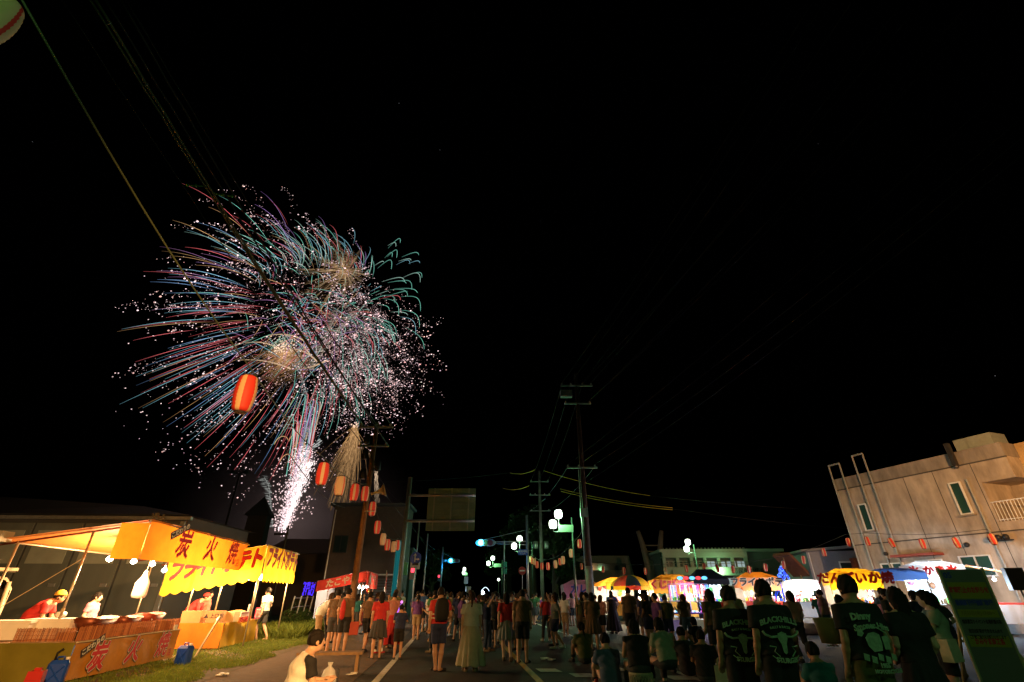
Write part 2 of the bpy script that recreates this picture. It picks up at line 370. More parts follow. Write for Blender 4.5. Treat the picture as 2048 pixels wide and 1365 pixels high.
# reed screens: each reed its own strip, bound with cord
reed_m = [mat('reed_brown', (.32, .11, .045), .8), mat('reed_tan', (.45, .18, .07), .8), mat('reed_dark', (.2, .065, .03), .8)]
def reed(p, q, z, h, lab):
    p, q = Vector((*p, z)), Vector((*q, z)); n = int((q - p).length / .016); d = (q - p) / n; w = d * .42; nr = Vector((-d.y, d.x, 0)).normalized() * .006
    b = MB()
    for i in range(n):
        c = p + d * (i + .5); hh = h + R.uniform(-.012, .015); o = nr * R.uniform(-.4, .4)
        b.add([c - w + o, c + nr + o, c + w + o, c - w + o + Vector((0, 0, hh)), c + nr + o + Vector((0, 0, hh)), c + w + o + Vector((0, 0, hh))], [(0, 1, 4, 3), (1, 2, 5, 4)], R.choice((0, 0, 1, 1, 2)))
    s = thing('reed_screen', lab, 'reed screen', T1.location, ROAD)
    o = b.build('reeds', reed_m, s); o['kind'] = 'stuff'
    c = MB()
    for k in (.2, .5, .8): c.tube([p + Vector((0, 0, h * k)) + nr * 1.6, q + Vector((0, 0, h * k)) + nr * 1.6], .004, 4)
    c.build('binding_cord', black, s); MB().box(((p.x + q.x) / 2, (p.y + q.y) / 2, z + .011), (abs(q.x - p.x) + .03, abs(q.y - p.y) + .03, .02)).build('bottom_rail', wood, s)
reed((-.14, TY0 + .02), (-.14, 1.95), TZ, .27, 'reed screen along the front of the charcoal grill table, its longer near length')
reed((-.14, 1.98), (-.14, TY1), TZ, .27, 'reed screen at the far end of the charcoal grill table front')
reed((-1.3, TY0 + .02), (-.17, TY0 + .02), TZ, .25, 'reed screen across the green draped near end of the grill table')
def on1(x, y, z=0): return T1.matrix_world @ Vector((x, y, z))
bpy.context.view_layer.update()
# things on the table
def tray(lab, loc, L, w, h, m):
    t = thing('grill_tray', lab, 'grill tray', loc, ROAD + .12)
    b = MB(); N = 16
    rings = []
    for k, (s, z) in enumerate(((.7, 0), (1, h), (.94, h), (.68, .02))):
        for i in range(N):
            a = 2 * math.pi * i / N; ca, sa = math.cos(a), math.sin(a)
            x = w / 2 * math.copysign(abs(ca) ** .6, ca) * s; y = L / 2 * math.copysign(abs(sa) ** .6, sa) * s
            rings.append((x, y, z + (.05 * abs(sa) ** 4 if k in (1, 2) else 0)))
    fs = [(k * N + i, k * N + (i + 1) % N, (k + 1) * N + (i + 1) % N, (k + 1) * N + i) for k in range(3) for i in range(N)] + [tuple(range(N))[::-1], tuple(3 * N + i for i in range(N))]
    b.add(rings, fs); b.build('basin', m, t, True)
    g = MB()
    for i in range(26): g.ball((R.uniform(-.3, .3) * w, R.uniform(-.36, .36) * L, h * .8), (.07, .09, .045), 8, 5, 0)
    g.build('grilled_meat', mat('grilled_meat', (.16, .04, .02), .35, noise=.5, nscale=14, bump=.5), t, True); return t
brn = mat('copper_brown', (.22, .06, .03), .4, .4, .35, 9)
tray('long brown grill tray of meat nearest on the charcoal grill table', on1(-.62, .35, TZ + .15), 1.15, .6, .22, brn)
tray('middle brown grill tray on the charcoal grill table', on1(-.62, 1.5, TZ + .15), .9, .55, .2, brn)
tray('red brown tray heaped with meat at the far end of the grill table', on1(-.6, 2.45, TZ + .17), .9, .6, .22, mat('reddish_tray', (.38, .07, .04), .45, .2, .3, 9))
b = MB(); b.box((0, 0, .07), (.75, 3.0, .14)); gb = b.build('charcoal_grill', mat('sooty_steel', (.06, .05, .045), .6, .5, .4, 6), None, loc=on1(-.64, 1.35, TZ), rz=ROAD); tag(gb, 'sooty steel charcoal grill box under the meat trays', 'grill')
foam = mat('styrofoam', (.82, .80, .76), .8, noise=.04)
def foambox(lab, loc, d, rz):
    t = thing('foam_box', lab, 'foam box', loc, rz)
    MB().box((0, 0, d[2] * .42), (d[0], d[1], d[2] * .84), taper=1.05).build('box_body', foam, t); MB().box((0, 0, d[2] * .92), (d[0] * 1.07, d[1] * 1.07, d[2] * .15)).build('lid', foam, t)
foambox('white foam box at the near left end of the grill stall table', on1(-2.2, .1, TZ), (.95, .55, .36), ROAD + .15)
foambox('white foam box behind the longest meat tray', on1(-1.55, .45, TZ), (.85, .5, .38), ROAD + .1)
foambox('small white foam box beside the seller in red', on1(-1.6, 1.25, TZ), (.5, .4, .3), ROAD)
def bottle(lab, loc, c, h=.24, r=.035):
    b = MB(); b.lathe([(r, 0), (r, h * .62), (r * .35, h * .8), (r * .3, h)], 10); tag(b.build('sauce_bottle', mat('bottle_' + c, {'red': (.5, .04, .02), 'yellow': (.7, .5, .05), 'dark': (.06, .03, .02), 'clear': (.5, .5, .48)}[c], .25), None, True, loc, 0), lab, 'bottle')
bottle('red sauce bottle between the first two grill trays', on1(-.32, .98, TZ + .02), 'red'); bottle('yellow mustard bottle between the first two grill trays', on1(-.36, 1.07, TZ + .02), 'yellow'); bottle('dark soy bottle beside the far red brown tray', on1(-.3, 2.02, TZ + .02), 'dark', .3); bottle('clear water bottle behind the middle grill tray', on1(-1.2, 1.45, TZ + .02), 'clear', .3, .045)
cpn = MB(); [cpn.lathe([(.035, k * .02), (.045, k * .02 + .09), (.04, k * .02 + .09)], 10) for k in range(8)]; tag(cpn.build('cup_stack', foam, None, True, on1(-1.25, 2.35, TZ + .02), 0), 'stack of white paper cups behind the far grill tray', 'cup stack')
tg = MB(); tg.tube([(0, -.2, .02), (0, .2, .05)], .008, 5); tg.tube([(.04, -.2, .02), (0, .2, .05)], .008, 5); tag(tg.build('tongs', steel, None, True, on1(-.35, 2.75, TZ + .02), .5), 'steel tongs lying at the far end of the grill table', 'tongs')
for k_, (x_, y_) in enumerate(((-.2, 2.98), (-.5, 3.0), (-.8, 2.96))):
    q_ = MB(); q_.box((0, 0, .06), (.2, .14, .12)); tag(q_.build('paper_tray_stack', foam, None, False, on1(x_, y_, TZ), ROAD + .1 * k_), ('front', 'middle', 'rear')[k_] + ' stack of white paper trays at the far end of the grill table', 'tray stack')
pt = MB(); pt.tube([(0, -.12, 0), (0, .12, 0)], .055, 12); tag(pt.build('paper_roll', foam, None, True, on1(-1.6, .62, TZ + .45), ROAD), 'roll of white paper lying on the foam box', 'paper roll')
ov = thing('toaster_oven', 'white toaster oven with dark window behind the grill trays', 'oven', on1(-1.75, 1.75, TZ), ROAD)
MB().box((0, 0, .16), (.45, .6, .32)).build('oven_body', white_p, ov); MB().box((.23, -.06, .16), (.01, .4, .22)).build('oven_window', glass, ov)
for z in (.08, .16, .24): MB().tube([(.225, .22, z), (.245, .22, z)], .02, 8).build('knob', black, ov)
bagm = mat('thin_white_plastic', (.8, .8, .8), .3, transl=.5)
hb = MB(); hb.lathe([(.05, .35), (.06, .28), (.09, .2), (.19, .05), (.2, -.25), (.17, -.32), (.02, -.34)], 12, mi=0, sx=1, sy=.6); hb = hb.build('plastic_bag', bagm, None, True, on1(-1.35, 3.0, 1.80), ROAD); tag(hb, 'white plastic bag hanging from the roof frame beside the bulbs', 'plastic bag')
MB().tube([(0, 0, .35), (.02, .02, .95)], .006, 5).build('string', rope_m, hb)
vb = MB(); vb.lathe([(.16, 0), (.15, .1), (.06, .3), (.05, .34), (.1, .4)], 9); tag(vb.build('clear_bag', mat('clear_plastic', (.5, .48, .45), .15, transl=.6), None, True, on1(-2.0, TY0 + .15, TZ), ROAD), 'crumpled clear plastic bag on the green draped table end', 'plastic bag')
# goods table left of the stall
gt = thing('side_table', 'low wooden side table with brown cloth left of the grill stall', 'table', on1(-3.0, -.2, 0), ROAD)
MB().box((0, 0, .66), (1.0, .9, .05)).build('table_top', wood, gt); cloth('table_cloth', mat('brown_cloth', (.2, .05, .02), .8), gt, (-.5, -.47, .05), (1.0, 0, 0), (0, 0, .6), 12, 6, .03)
for x in (-.4, .4):
    for y in (-.3, .35): MB().tube([(x, y, 0), (x, y, .64)], .025, 6).build('leg', wood, gt)
bulbs([(-1.5, 1.45, 2.40), (-1.5, 2.5, 2.40), (-1.5, 3.45, 2.38), (-1.5, 4.2, 2.25)], 420, WARM, bulb_g, T1)
ropes = MB(); ropes.tube([(-1.3, .25, 2.35), (-2.2, TY0, TZ + .3)], .007, 5); ropes.tube([(-1.35, .25, 1.2), (-1.35, .25, 1.28)], .035, 6); ropes.build('tie_rope', rope_m, T1)

# ---- jerry cans
jm = mat('blue_plastic', (.01, .06, .42), .3, spec=.5)
def jerry(lab, loc, rz, extra=False):
    t = thing('jerry_can', lab, 'jerry can', loc, rz)
    b = MB(); prof = [(.155, .0), (.17, .02), (.17, .36), (.14, .42)]
    poly = lambda w, d, c: [(-w + c, -d), (w - c, -d), (w, -d + c), (w, d - c), (w - c, d), (-w + c, d), (-w, d - c), (-w, -d + c)]
    vs = []; 
    for w, z, d in ((.145, 0, .105), (.16, .025, .12), (.16, .36, .12), (.13, .42, .09)): vs += [(x, y, z) for x, y in poly(w, d, .035)]
    fs = [(k * 8 + i, k * 8 + (i + 1) % 8, (k + 1) * 8 + (i + 1) % 8, (k + 1) * 8 + i) for k in range(3) for i in range(8)] + [tuple(range(8))[::-1], tuple(24 + i for i in range(8))]
    b.add(vs, fs)
    for s in (-1, 1):
        for (x0, z0, x1, z1) in ((-.11, .06, .11, .33), (-.11, .33, .11, .06)): b.tube([(x0, s * .121, z0), (x1, s * .121, z1)], .014, 6)
    b.build('can_body', jm, t)
    h = MB(); h.tube([(-.07, 0, .415), (-.06, 0, .47), (.04, 0, .47), (.05, 0, .415)], .015, 8); h.build('handle', jm, t, True)
    MB().lathe([(.036, 0), (.038, .05), (.03, .055)], 12, (.1, 0, .41)).build('cap', white_p, t, True)
    if extra: MB().tube([(-.1, 0, .42), (-.1, 0, .54), (-.03, 0, .6), (-.02, 0, .58)], .018, 8).build('pump_spout', black, t, True)
jerry('blue jerry can with black spout at the near corner of the grill stall', gp(103, 1372), .5, True)
jerry('blue jerry can on the grass at the far end of the grill stall', gp(363, 1331), -.1)
rb = MB(); rb.box((0, 0, .17), (.25, .2, .34), taper=.9); rb.box((0, 0, .36), (.1, .08, .05)); tag(rb.build('red_can', mat('red_plastic', (.45, .02, .02), .4), None, loc=gp(58, 1388), rz=.4), 'red plastic fuel can left of the near blue jerry can', 'fuel can')

# ---- stall two: fried potatoes
T2, rz2 = yatai('food_stall', 'bright yellow fried potato stall with red brush lettering and scalloped valance', (-8.72, 18.2, 0), 3.8, 3.12, .165, 3.1, yel, yel, (-.15, -1.3))
M = Matrix(((1, 0, 0, -3.1), (0, 0, -1, -.02), (rz2(0) * 0 + .165, 1, 0, rz2(-3.1) - .8), (0, 0, 0, 1)))
cloth('side_banner', yel, T2, (-3.1, -.02, rz2(-3.1) - .82), (3.1, 0, .165 * 3.1), (0, 0, .8), 26, 6, .012, 5)
cloth('side_valance', yel, T2, (-3.1, -.03, rz2(-3.1) - 1.05), (3.1, 0, .165 * 3.1), (0, 0, .24), 96, 4, .008, 6, .35, 9)
cloth('front_valance', yel, T2, (.05, 0, 2.02), (0, 3.8, 0), (0, 0, .24), 96, 4, .008, 7, .35, 10)
ins = MB(); 
def side_fn(x, y, z): return (x, y, z)
Ms = Matrix(((1, 0, 0, -1.52), (0, 0, -1, -.045), (.165, 1, 0, rz2(-1.52) - .43), (0, 0, 0, 1)))
for i, ch in enumerate('フライドポテト'):
    q = Ms @ Matrix.Translation(((i - 3) * .42, 0, 0))
    text(ch, .66, red_ink, T2, q, .026, [(.045, blk_ink)], sx=.72)
for i, ch in enumerate('フライドポテト'):
    text(ch, .74, red_ink, T2, frame((.06, .32 + .53 * i, 2.7), YX, ZX), .026, [(.045, blk_ink)], sx=.72)
b = MB(); b.box((-1.55, .95 + .4, .72), (1.6, 3.0, .04)); b.build('table_top', wood, T2)
for x in (-.9, -2.2):
    for y in (.1, 2.6): MB().tube([(x, y, 0), (x, y, .7)], .025, 6).build('table_leg', pipe_m, T2)
cloth('table_drape', yel, T2, (-.73, -.2, .04), (0, 3.1, 0), (0, 0, .70), 40, 8, .035, 8)
cloth('side_drape', ora, T2, (-2.4, -.2, .04), (1.67, 0, 0), (0, 0, .70), 16, 8, .025, 9)
def on2(x, y, z=0): return T2.matrix_world @ Vector((x - .62, y, z))
bpy.context.view_layer.update()
bulbs([(-.5, .35, 2.1), (-.45, 1.4, 2.12), (-.45, 2.4, 2.12), (-1.7, .4, 2.0), (-.45, 3.3, 2.12)], 190, WARM, bulb_g, T2)
card = mat('cardboard', (.42, .22, .09), .85, noise=.1)
def carton(lab, loc, d, rz, txt=None, m=card):
    t = thing('carton', lab, 'cardboard box', loc, rz)
    MB().box((0, 0, d[2] / 2), d).build('box_body', m, t); MB().box((0, 0, d[2] + .002), (d[0] * .96, .05, .004)).build('packing_tape', mat('tape', (.5, .33, .16), .4), t)
    if txt: text(txt, d[2] * .42, blk_ink, t, frame((0, -d[1] / 2 - .001, d[2] * .55), (1, 0, 0), ZX), .004)
carton('large plain carton at the near end of the potato stall table', on2(-1.2, .02, .74), (.62, .4, .34), ROAD, None)
carton('carton with black print beside the large plain carton', on2(-.5, .02, .74), (.42, .4, .34), ROAD, '▲ 上口用')
carton('pale carton at the front corner of the potato stall table', on2(-.2, .55, .74), (.3, .5, .3), ROAD, None, mat('pale_card', (.6, .45, .25), .85))
st = thing('frier_pan', 'steel frier tub at the middle of the potato stall table', 'frier', on2(-.55, 1.9, .74), ROAD)
MB().box((0, 0, .12), (.6, .9, .24)).build('tub', steel, st); MB().box((0, 0, .25), (.64, .94, .02)).build('rim', steel, st); MB().ball((0, 0, .26), (.24, .38, .06), 10, 6).build('fried_potatoes', mat('potato', (.6, .36, .1), .6, noise=.3, nscale=20, bump=.6), st, True)
lb = thing('price_board', 'low orange board lettered for fried potatoes on the table edge', 'price board', on2(-.05, 1.35, .62), ROAD)
MB().box((0, 0, .16), (.02, 1.1, .17)).build('board', ora, lb); text('フライドポテト', .16, red_ink, lb, frame((.012, 0, .16), YX, ZX), .008, [(.014, blk_ink)], sx=.85)
pb = thing('price_sign', 'small red and white price card at the far corner of the potato stall', 'price card', on2(-.02, 2.45, .74), ROAD)
MB().box((0, 0, .2), (.015, .55, .38)).build('card', mat('red_card', (.7, .03, .08), .5), pb); MB().box((.009, 0, .2), (.004, .46, .28)).build('card_face', white_p, pb); text('フライド', .12, red_ink, pb, frame((.012, 0, .25), YX, ZX), .004); text('ポテト', .12, red_ink, pb, frame((.012, 0, .13), YX, ZX), .004)
sk = MB(); sk.lathe([(.04, 0), (.03, .22), (.04, .24)], 10); tag(sk.build('drink_cup', white_p, None, True, on2(-.3, 2.2, .99), 0), 'white paper cup standing by the steel frier tub', 'cup')
stk = thing('iron_stake', 'leaning iron stake tied to the corner of the potato stall', 'stake', gp(389, 1316), 0); MB().tube([(0, 0, 0), (.32, .2, 1.0)], .03, 8).build('stake_rod', pipe_m, stk); MB().tube([(.28, .17, .88), (.3, .19, .95)], .045, 8).build('clamp', steel, stk)

# ================================================================== van and garage behind the stalls
van_m = mat('cream_paint', (.55, .47, .33), .35, spec=.5); vano = mat('orange_brown_paint', (.5, .2, .06), .5)
V = thing('parked_van', 'cream kei van with its tailgate raised and open cargo bay beside the grill stall', 'van', (-13.75, 13.5, 0), rad(46))
def ring(y, w, z0, z1, rr=.18): return [(-w, y, z0), (w, y, z0), (w, y, z1 - rr * 1.6), (w - rr, y, z1 - .03), (w - rr * 2, y, z1), (-w + rr * 2, y, z1), (-w + rr, y, z1 - .03), (-w, y, z1 - rr * 1.6)]
b = MB(); ys = [(0, .74, .35, 1.92), (.1, .76, .32, 1.98), (1.6, .76, .32, 1.98), (2.4, .76, .32, 1.94), (3.1, .72, .34, 1.3), (3.3, .68, .38, 1.0)]
vs = [p for y in ys for p in ring(*y)]
fs = [(k * 8 + i, k * 8 + (i + 1) % 8, (k + 1) * 8 + (i + 1) % 8, (k + 1) * 8 + i) for k in range(5) for i in range(8)] + [tuple(40 + i for i in range(8))]
b.add(vs, fs); b.build('body', van_m, V, True)
MB().box((0, .4, .55), (1.4, .7, .04)).build('cargo_floor', black, V); MB().box((0, 1.3, 1.1), (1.42, .04, 1.3)).build('bulkhead', mat('dark_lining', (.03, .03, .03), .9), V)
for x in (-.69, .69): MB().tube([(x, -.02, .45), (x * 1.02, -.03, 1.2), (x * .93, -.01, 1.85)], .05, 8).build('pillar', van_m, V, True); MB().box((x * 1.0, -.04, .72), (.09, .06, .34)).build('tail_light', mat('red_lens', (.5, .02, .01), .2), V)
MB().box((0, -.05, .42), (1.5, .12, .2)).build('bumper', van_m, V); MB().box((0, -.35, 2.12), (1.35, 1.05, .07)).build('tailgate', van_m, V); MB().box((.0, -.12, .75), (.9, .12, .4)).build('cargo_box', vano, V)
for x in (-.68, .68):
    for y in (.6, 2.6):
        w = MB(); w.tube([(x - .08, y, .28), (x + .08, y, .28)], .28, 16); wo = w.build('wheel', black, V, True); MB().tube([(x - .085, y, .28), (x + .085, y, .28)], .16, 12).build('rim', steel, wo)
MB().box((0, 3.02, 1.55), (1.2, .02, .3)).build('windscreen', glass, V)
for k in range(4): MB().tube([(.15 + .1 * k, .0, 1.75), (.2 + .1 * k, -.02, 1.2 - .1 * k), (.1 + .12 * k, .02, .95)], .012, 5).build('hanging_cable', white_p, V)
# garage
gw = mat('grey_door_paint', (.10, .11, .10), .6, noise=.15, nscale=2, streak=.2); gd = mat('garage_dark', (.05, .05, .05), .8)
Gp = at(0, 1190, 21.5)
Gr = thing('garage', 'long grey garage with tall sliding door panels behind the grill stall', 'garage', (-24, 21.6, 0), rad(3))
MB().box((4.2, 3, 2.3), (10.9, 6, 4.6)).build('wall', gd, Gr)
rf = MB(); rf.add([(-1.6, -.5, 4.62), (9.9, -.5, 4.62), (9.9, 6.5, 4.62), (-1.6, 6.5, 4.62), (-1.6, 3, 5.9), (5.5, 3, 5.5)], [(0, 1, 5, 4), (1, 2, 5), (2, 3, 4, 5), (3, 0, 4), (0, 3, 2, 1)]); rf.build('roof', mat('dark_roof', (.04, .045, .05), .6, noise=.2), Gr)
MB().box((4.2, -.12, 4.52), (11.3, .18, .14)).build('gutter', steel, Gr)
for i in range(5):
    x = .25 + i * 2.05; pn = MB(); pn.box((x, -.05, 2.2), (1.93, .06, 4.2)); p_ = pn.build('door_panel', gw, Gr)
    MB().box((x, -.09, 3.35), (1.5, .03, 1.3)).build('inset', mat('inset_paint', (.24, .26, .22), .5, noise=.15, nscale=2), p_)
    MB().box((x + .7, -.10, 1.9), (.25, .04, .12)).build('handle', steel, p_)
for x in (-.85, 9.5): MB().box((x, -.05, 2.25), (.18, .12, 4.3)).build('door_post', steel, Gr)
fl = MB(); fl.box((0, 0, 0), (.9, .35, .22)); tag(fl.build('awning_roll', mat('grey_cloth_roll', (.3, .28, .22), .8), None, loc=on1(-3.5, .05, 2.75), rz=ROAD), 'rolled grey canvas tied at the rear corner of the grill stall', 'canvas roll')
# ================================================================== buildings on the left, far end
dark_wall = mat('dark_brown_siding', (.065, .046, .036), .7, noise=.2, nscale=3); roof_d = mat('dark_roof', (.04, .045, .05), .6, noise=.2)
def boards(parent, x0, x1, z0, z1, y, h, m):
    n = int((z1 - z0) / h)
    for i in range(n):
        z = z0 + h * (i + .5); b = MB(); b.add([(x0, y - .03, z - h / 2), (x1, y - .03, z - h / 2), (x1, y - .005, z + h / 2), (x0, y - .005, z + h / 2), (x0, y + .02, z - h / 2), (x1, y + .02, z - h / 2)], [(0, 1, 2, 3), (0, 4, 5, 1)])
        b.build('siding_board', m, parent)
hp = at(640, 1190, 40)
SH = thing('siding_house', 'tall dark brown house clad in horizontal boards with a roller shutter, behind the left pole', 'house', (hp.x, 40, 0), rad(2))
Wd = at(797, 1190, 40).x - hp.x
MB().box((Wd / 2, 1.5, 3.95), (Wd, 3, 7.9)).build('wall', dark_wall, SH)
boards(SH, .02, Wd - .02, .2, 7.7, -.005, .34, dark_wall)
MB().box((Wd / 2, 1.4, 8.0), (Wd + .5, 3.7, .2)).build('roof', roof_d, SH)
wf = MB(); wf.box((.95, -.06, 5.05), (1.1, .1, 1.3)); w_ = wf.build('window', black, SH)
for x in (.68, 1.22): MB().box((x, -.12, 5.05), (.48, .02, 1.15)).build('pane', glass, w_)
MB().tube([(.15, -.08, 0), (.15, -.08, 7.6)], .05, 8).build('drainpipe', steel, SH)
shm = mat('grey_shutter', (.16, .17, .18), .5, .3)
sx = 2.9; b = MB(); 
for i in range(14): b.tube([(sx, -.07, .1 + i * .19), (sx + 2.6, -.07, .1 + i * .19)], .075, 5)
sh_ = b.build('roller_shutter', shm, SH)
for p in ((sx - .06, 1.4, .1, 2.9), (sx + 2.66, 1.4, .1, 2.9)): MB().box((p[0], -.1, p[1]), (p[2], .12, p[3])).build('shutter_rail', white_p, SH)
MB().box((sx + 1.3, -.1, 2.9), (2.85, .14, .1)).build('shutter_head', white_p, SH)
cy = mat('cyan_lit_panel', (.05, .4, .42), .4)
cs = thing('cyan_lit_corner', 'tall glowing strip for the cyan light on the right corner of the siding house', 'sign', (hp.x + Wd - .28, 39.7, 0), rad(2))
MB().box((0, 0, 3.2), (.42, .16, 4.2)).build('sign_box', cy, cs); MB().box((0, -.085, 3.2), (.34, .01, 4.0)).build('lit_face', glow('cyan_corner_glow', (.02, .28, .3), .35), cs)  # box and glowing face added to stand for cyan light on the house corner
# green sign boards on the far shop
sp = thing('hanging_sign', 'green shop sign on a bracket beside the road sign pole', 'sign', at(806, 1138, 41), 0); MB().box((0, 0, 0), (.7, .12, .9)).build('sign_board', mat('green_sign', (.08, .3, .1), .5), sp); MB().tube([(-.5, 0, .3), (.3, 0, .3)], .03, 6).build('bracket', steel, sp)
gs = thing('far_shop', 'narrow dark shop with a pale green upper wall beyond the siding house', 'shop', (at(800, 1190, 47).x, 47, 0), ROAD); MB().box((.1, 3, 2.6), (1.2, 6, 5.2)).build('wall', mat('green_grey_wall', (.04, .06, .04), .8, noise=.2), gs); MB().box((.1, 3, 5.28), (1.5, 6.4, .16)).build('roof', roof_d, gs); MB().box((.2, -.05, 1.6), (.6, .08, 1.4)).build('window', glass, gs)
# low houses, tower and light mast behind the yellow stall
lh = thing('low_house', 'low dark house with a long flat ridge behind the yellow stall', 'house', (at(512, 1190, 46).x, 46, 0), rad(3))
wl = at(640, 1190, 46).x - at(512, 1190, 46).x
MB().box((wl / 2, 4, 2.4), (wl, 7, 4.8)).build('wall', mat('dark_plaster', (.05, .04, .035), .9), lh)
q = MB(); q.add([(-.5, -.2, 4.8), (wl + .5, -.2, 4.8), (wl + .5, 8.2, 4.8), (-.5, 8.2, 4.8), (0, 4, 6.4), (wl, 4, 6.4)], [(0, 1, 5, 4), (1, 2, 5), (2, 3, 4, 5), (3, 0, 4), (0, 3, 2, 1)]); q.build('roof', mat('brown_roof_tiles', (.09, .06, .045), .7, noise=.3, nscale=4), lh)
MB().box((1.5, .46, 3.2), (1.2, .1, 1.2)).build('window', glass, lh)
tw = thing('fire_tower', 'dark square tower with a pointed roof silhouetted against firework smoke', 'tower', (at(452, 1190, 60).x + 1.2, 61, 0), rad(12))
MB().box((0, 0, 5), (2.5, 2.5, 10), taper=.86).build('tower_shaft', mat('dark_timber', (.04, .033, .03), .9, noise=.2), tw)
q = MB(); q.add([(-1.45, -1.45, 10), (1.45, -1.45, 10), (1.45, 1.45, 10), (-1.45, 1.45, 10), (0, 0, 12.4)], [(0, 1, 4), (1, 2, 4), (2, 3, 4), (3, 0, 4), (0, 3, 2, 1)]); q.build('roof', roof_d, tw)
lm = thing('light_mast', 'tall unlit floodlight mast behind the grill stall', 'light mast', (at(425, 1190, 55).x - .6, 55, 0), 0)
MB().tube([(0, 0, 0), (0, 0, 14.2)], [.16, .08], 8).build('pole', black, lm, True); MB().box((0, 0, 13.9), (1.9, .1, .1)).build('crossbar', black, lm)
for x in (-.75, .75): MB().lathe([(.12, .3), (.3, .1), (.36, -.1)], 10, (x, -.15, 13.95), M=None).build('floodlight', black, lm, True)
un = thing('small_pole', 'short dark utility pole in front of the fountain of sparks', 'utility pole', (at(548, 1190, 44).x, 44, 0), 0); MB().tube([(0, 0, 0), (0, 0, 6.9)], .09, 8).build('pole', black, un); MB().box((-.5, 0, 6.2), (1.2, .12, .15)).build('lamp_arm', black, un)

# ================================================================== poles, signs, signals
def pole_thing(name, label, base, h, r0, r1, m, cat='utility pole'):
    t = thing(name, label, cat, base, 0); MB().tube([(0, 0, -.1), (0, 0, h * .5), (0, 0, h)], [r0, (r0 + r1) / 2, r1], 14).build('pole', m, t, True); return t
def insul(parent, x, y, z): MB().lathe([(.03, 0), (.07, .03), (.04, .07), (.07, .1), (.03, .15)], 8, (x, y, z)).build('insulator', mat('porcelain', (.4, .4, .38), .3), parent, True)
def crossarm(parent, z, w, xs, off=0, rz=0):
    c, s = math.cos(rz), math.sin(rz); MB().box((off * c, off * s - .14, z), (w, .09, .09), rz=rz).build('crossarm', steel, parent)
    for x in xs: insul(parent, (off + x) * c, (off + x) * s - .14, z + .04)
lp = at(706, 1190, 24); lp.z = 0
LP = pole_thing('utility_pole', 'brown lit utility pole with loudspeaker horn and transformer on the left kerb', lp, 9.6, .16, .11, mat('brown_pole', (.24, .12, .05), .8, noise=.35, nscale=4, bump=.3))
crossarm(LP, 9.3, 1.8, (-.75, 0, .75)); crossarm(LP, 8.3, 1.6, (-.65, .65))
for x, z in ((-.38, 7.9), (-.34, 6.9), (.34, 7.3), (-.4, 8.7)): MB().lathe([(.14, -.25), (.16, -.2), (.16, .2), (.12, .26)], 10, (x, -.05, z)).build('transformer', black, LP, True)
MB().tube([(.0, -.1, 5.1), (.5, -.18, 5.1)], .03, 6).build('bracket', steel, LP)
hn = MB(); Mh = Matrix.Translation((.5, -.25, 5.95)) @ Matrix.Rotation(rad(70), 4, 'Y') @ Matrix.Rotation(rad(-12), 4, 'X')
hn.lathe([(.05, -.25), (.07, 0), (.12, .18), (.22, .34), (.33, .42), (.32, .43), (.1, .2)], 16, M=Mh); MB().tube([(0, -.1, 5.95), (.4, -.2, 5.95)], .03, 6).build('bracket', steel, LP)
hn.build('loudspeaker_horn', mat('cream_horn', (.6, .5, .3), .5), LP, True)
rp = at(797, 1190, 28); rp.z = 0
RS = pole_thing('road_sign', 'large road direction sign seen from its ribbed back on a grey pole with two arms', rp, 7.6, .14, .12, mat('grey_pole', (.25, .27, .24), .5, .4, .2), 'road sign')
x0, x1 = at(840, 1190, 28).x - rp.x, at(944, 1190, 28).x - rp.x
zt, zb = at(890, 977, 28).z, at(890, 1062, 28).z
for z in (zt - .42, zb + .5): MB().tube([(0, -.12, z), (x1, -.12, z)], .07, 8).build('arm', steel, RS, True)
sgm = mat('sign_back', (.26, .34, .28), .45, .3, .12, 4)
pb_ = MB(); pb_.box(((x0 + x1) / 2, .06, (zt + zb) / 2), (x1 - x0, .02, zt - zb)); pl = pb_.build('sign_panel', sgm, RS)
for k in range(7): MB().box(((x0 + x1) / 2, .035, zb + (zt - zb) * (k + .5) / 7), (x1 - x0 - .02, .03, .035)).build('stiffener', sgm, pl)
for k in (.14, .5, .86): MB().box((x0 + (x1 - x0) * k, -.02, (zt + zb) / 2), (.07, .06, zt - zb)).build('upright', steel, RS)
# small traffic sign post
tp = at(826, 1190, 33); tp.z = 0
TSG = pole_thing('traffic_sign', 'thin post with round blue arrow sign and lorry plate', tp, 5.9, .045, .045, steel, 'traffic sign')
zc = at(827, 1117, 33).z; MB().tube([(-.02, -.06, zc), (-.02, -.09, zc)], .36, 24).build('round_plate', mat('sign_blue', (.02, .07, .45), .4), TSG)
ar = MB(); ar.box((-.06, -.1, zc - .02), (.07, .01, .4)); ar.add([(-.16, -.105, zc + .14), (.04, -.105, zc + .14), (-.06, -.105, zc + .28)], [(0, 1, 2)]); ar.box((.04, -.1, zc - .06), (.18, .01, .06)); ar.add([(.12, -.105, zc - .14), (.12, -.105, zc + .02), (.23, -.105, zc - .06)], [(0, 1, 2)]); ar.build('arrow_mark', white_p, TSG)
zq = at(827, 1130, 33).z; MB().box((-.02, -.07, zq - .02), (.6, .02, .46)).build('lorry_plate', white_p, TSG)
lo = MB(); lo.box((.04, -.086, zq + .04), (.26, .01, .14)); lo.box((-.15, -.086, zq + .02), (.1, .01, .1)); lo.build('lorry_mark', blk_ink, TSG); text('7-20', .13, blk_ink, TSG, frame((-.02, -.082, zq - .16), (1, 0, 0), ZX))
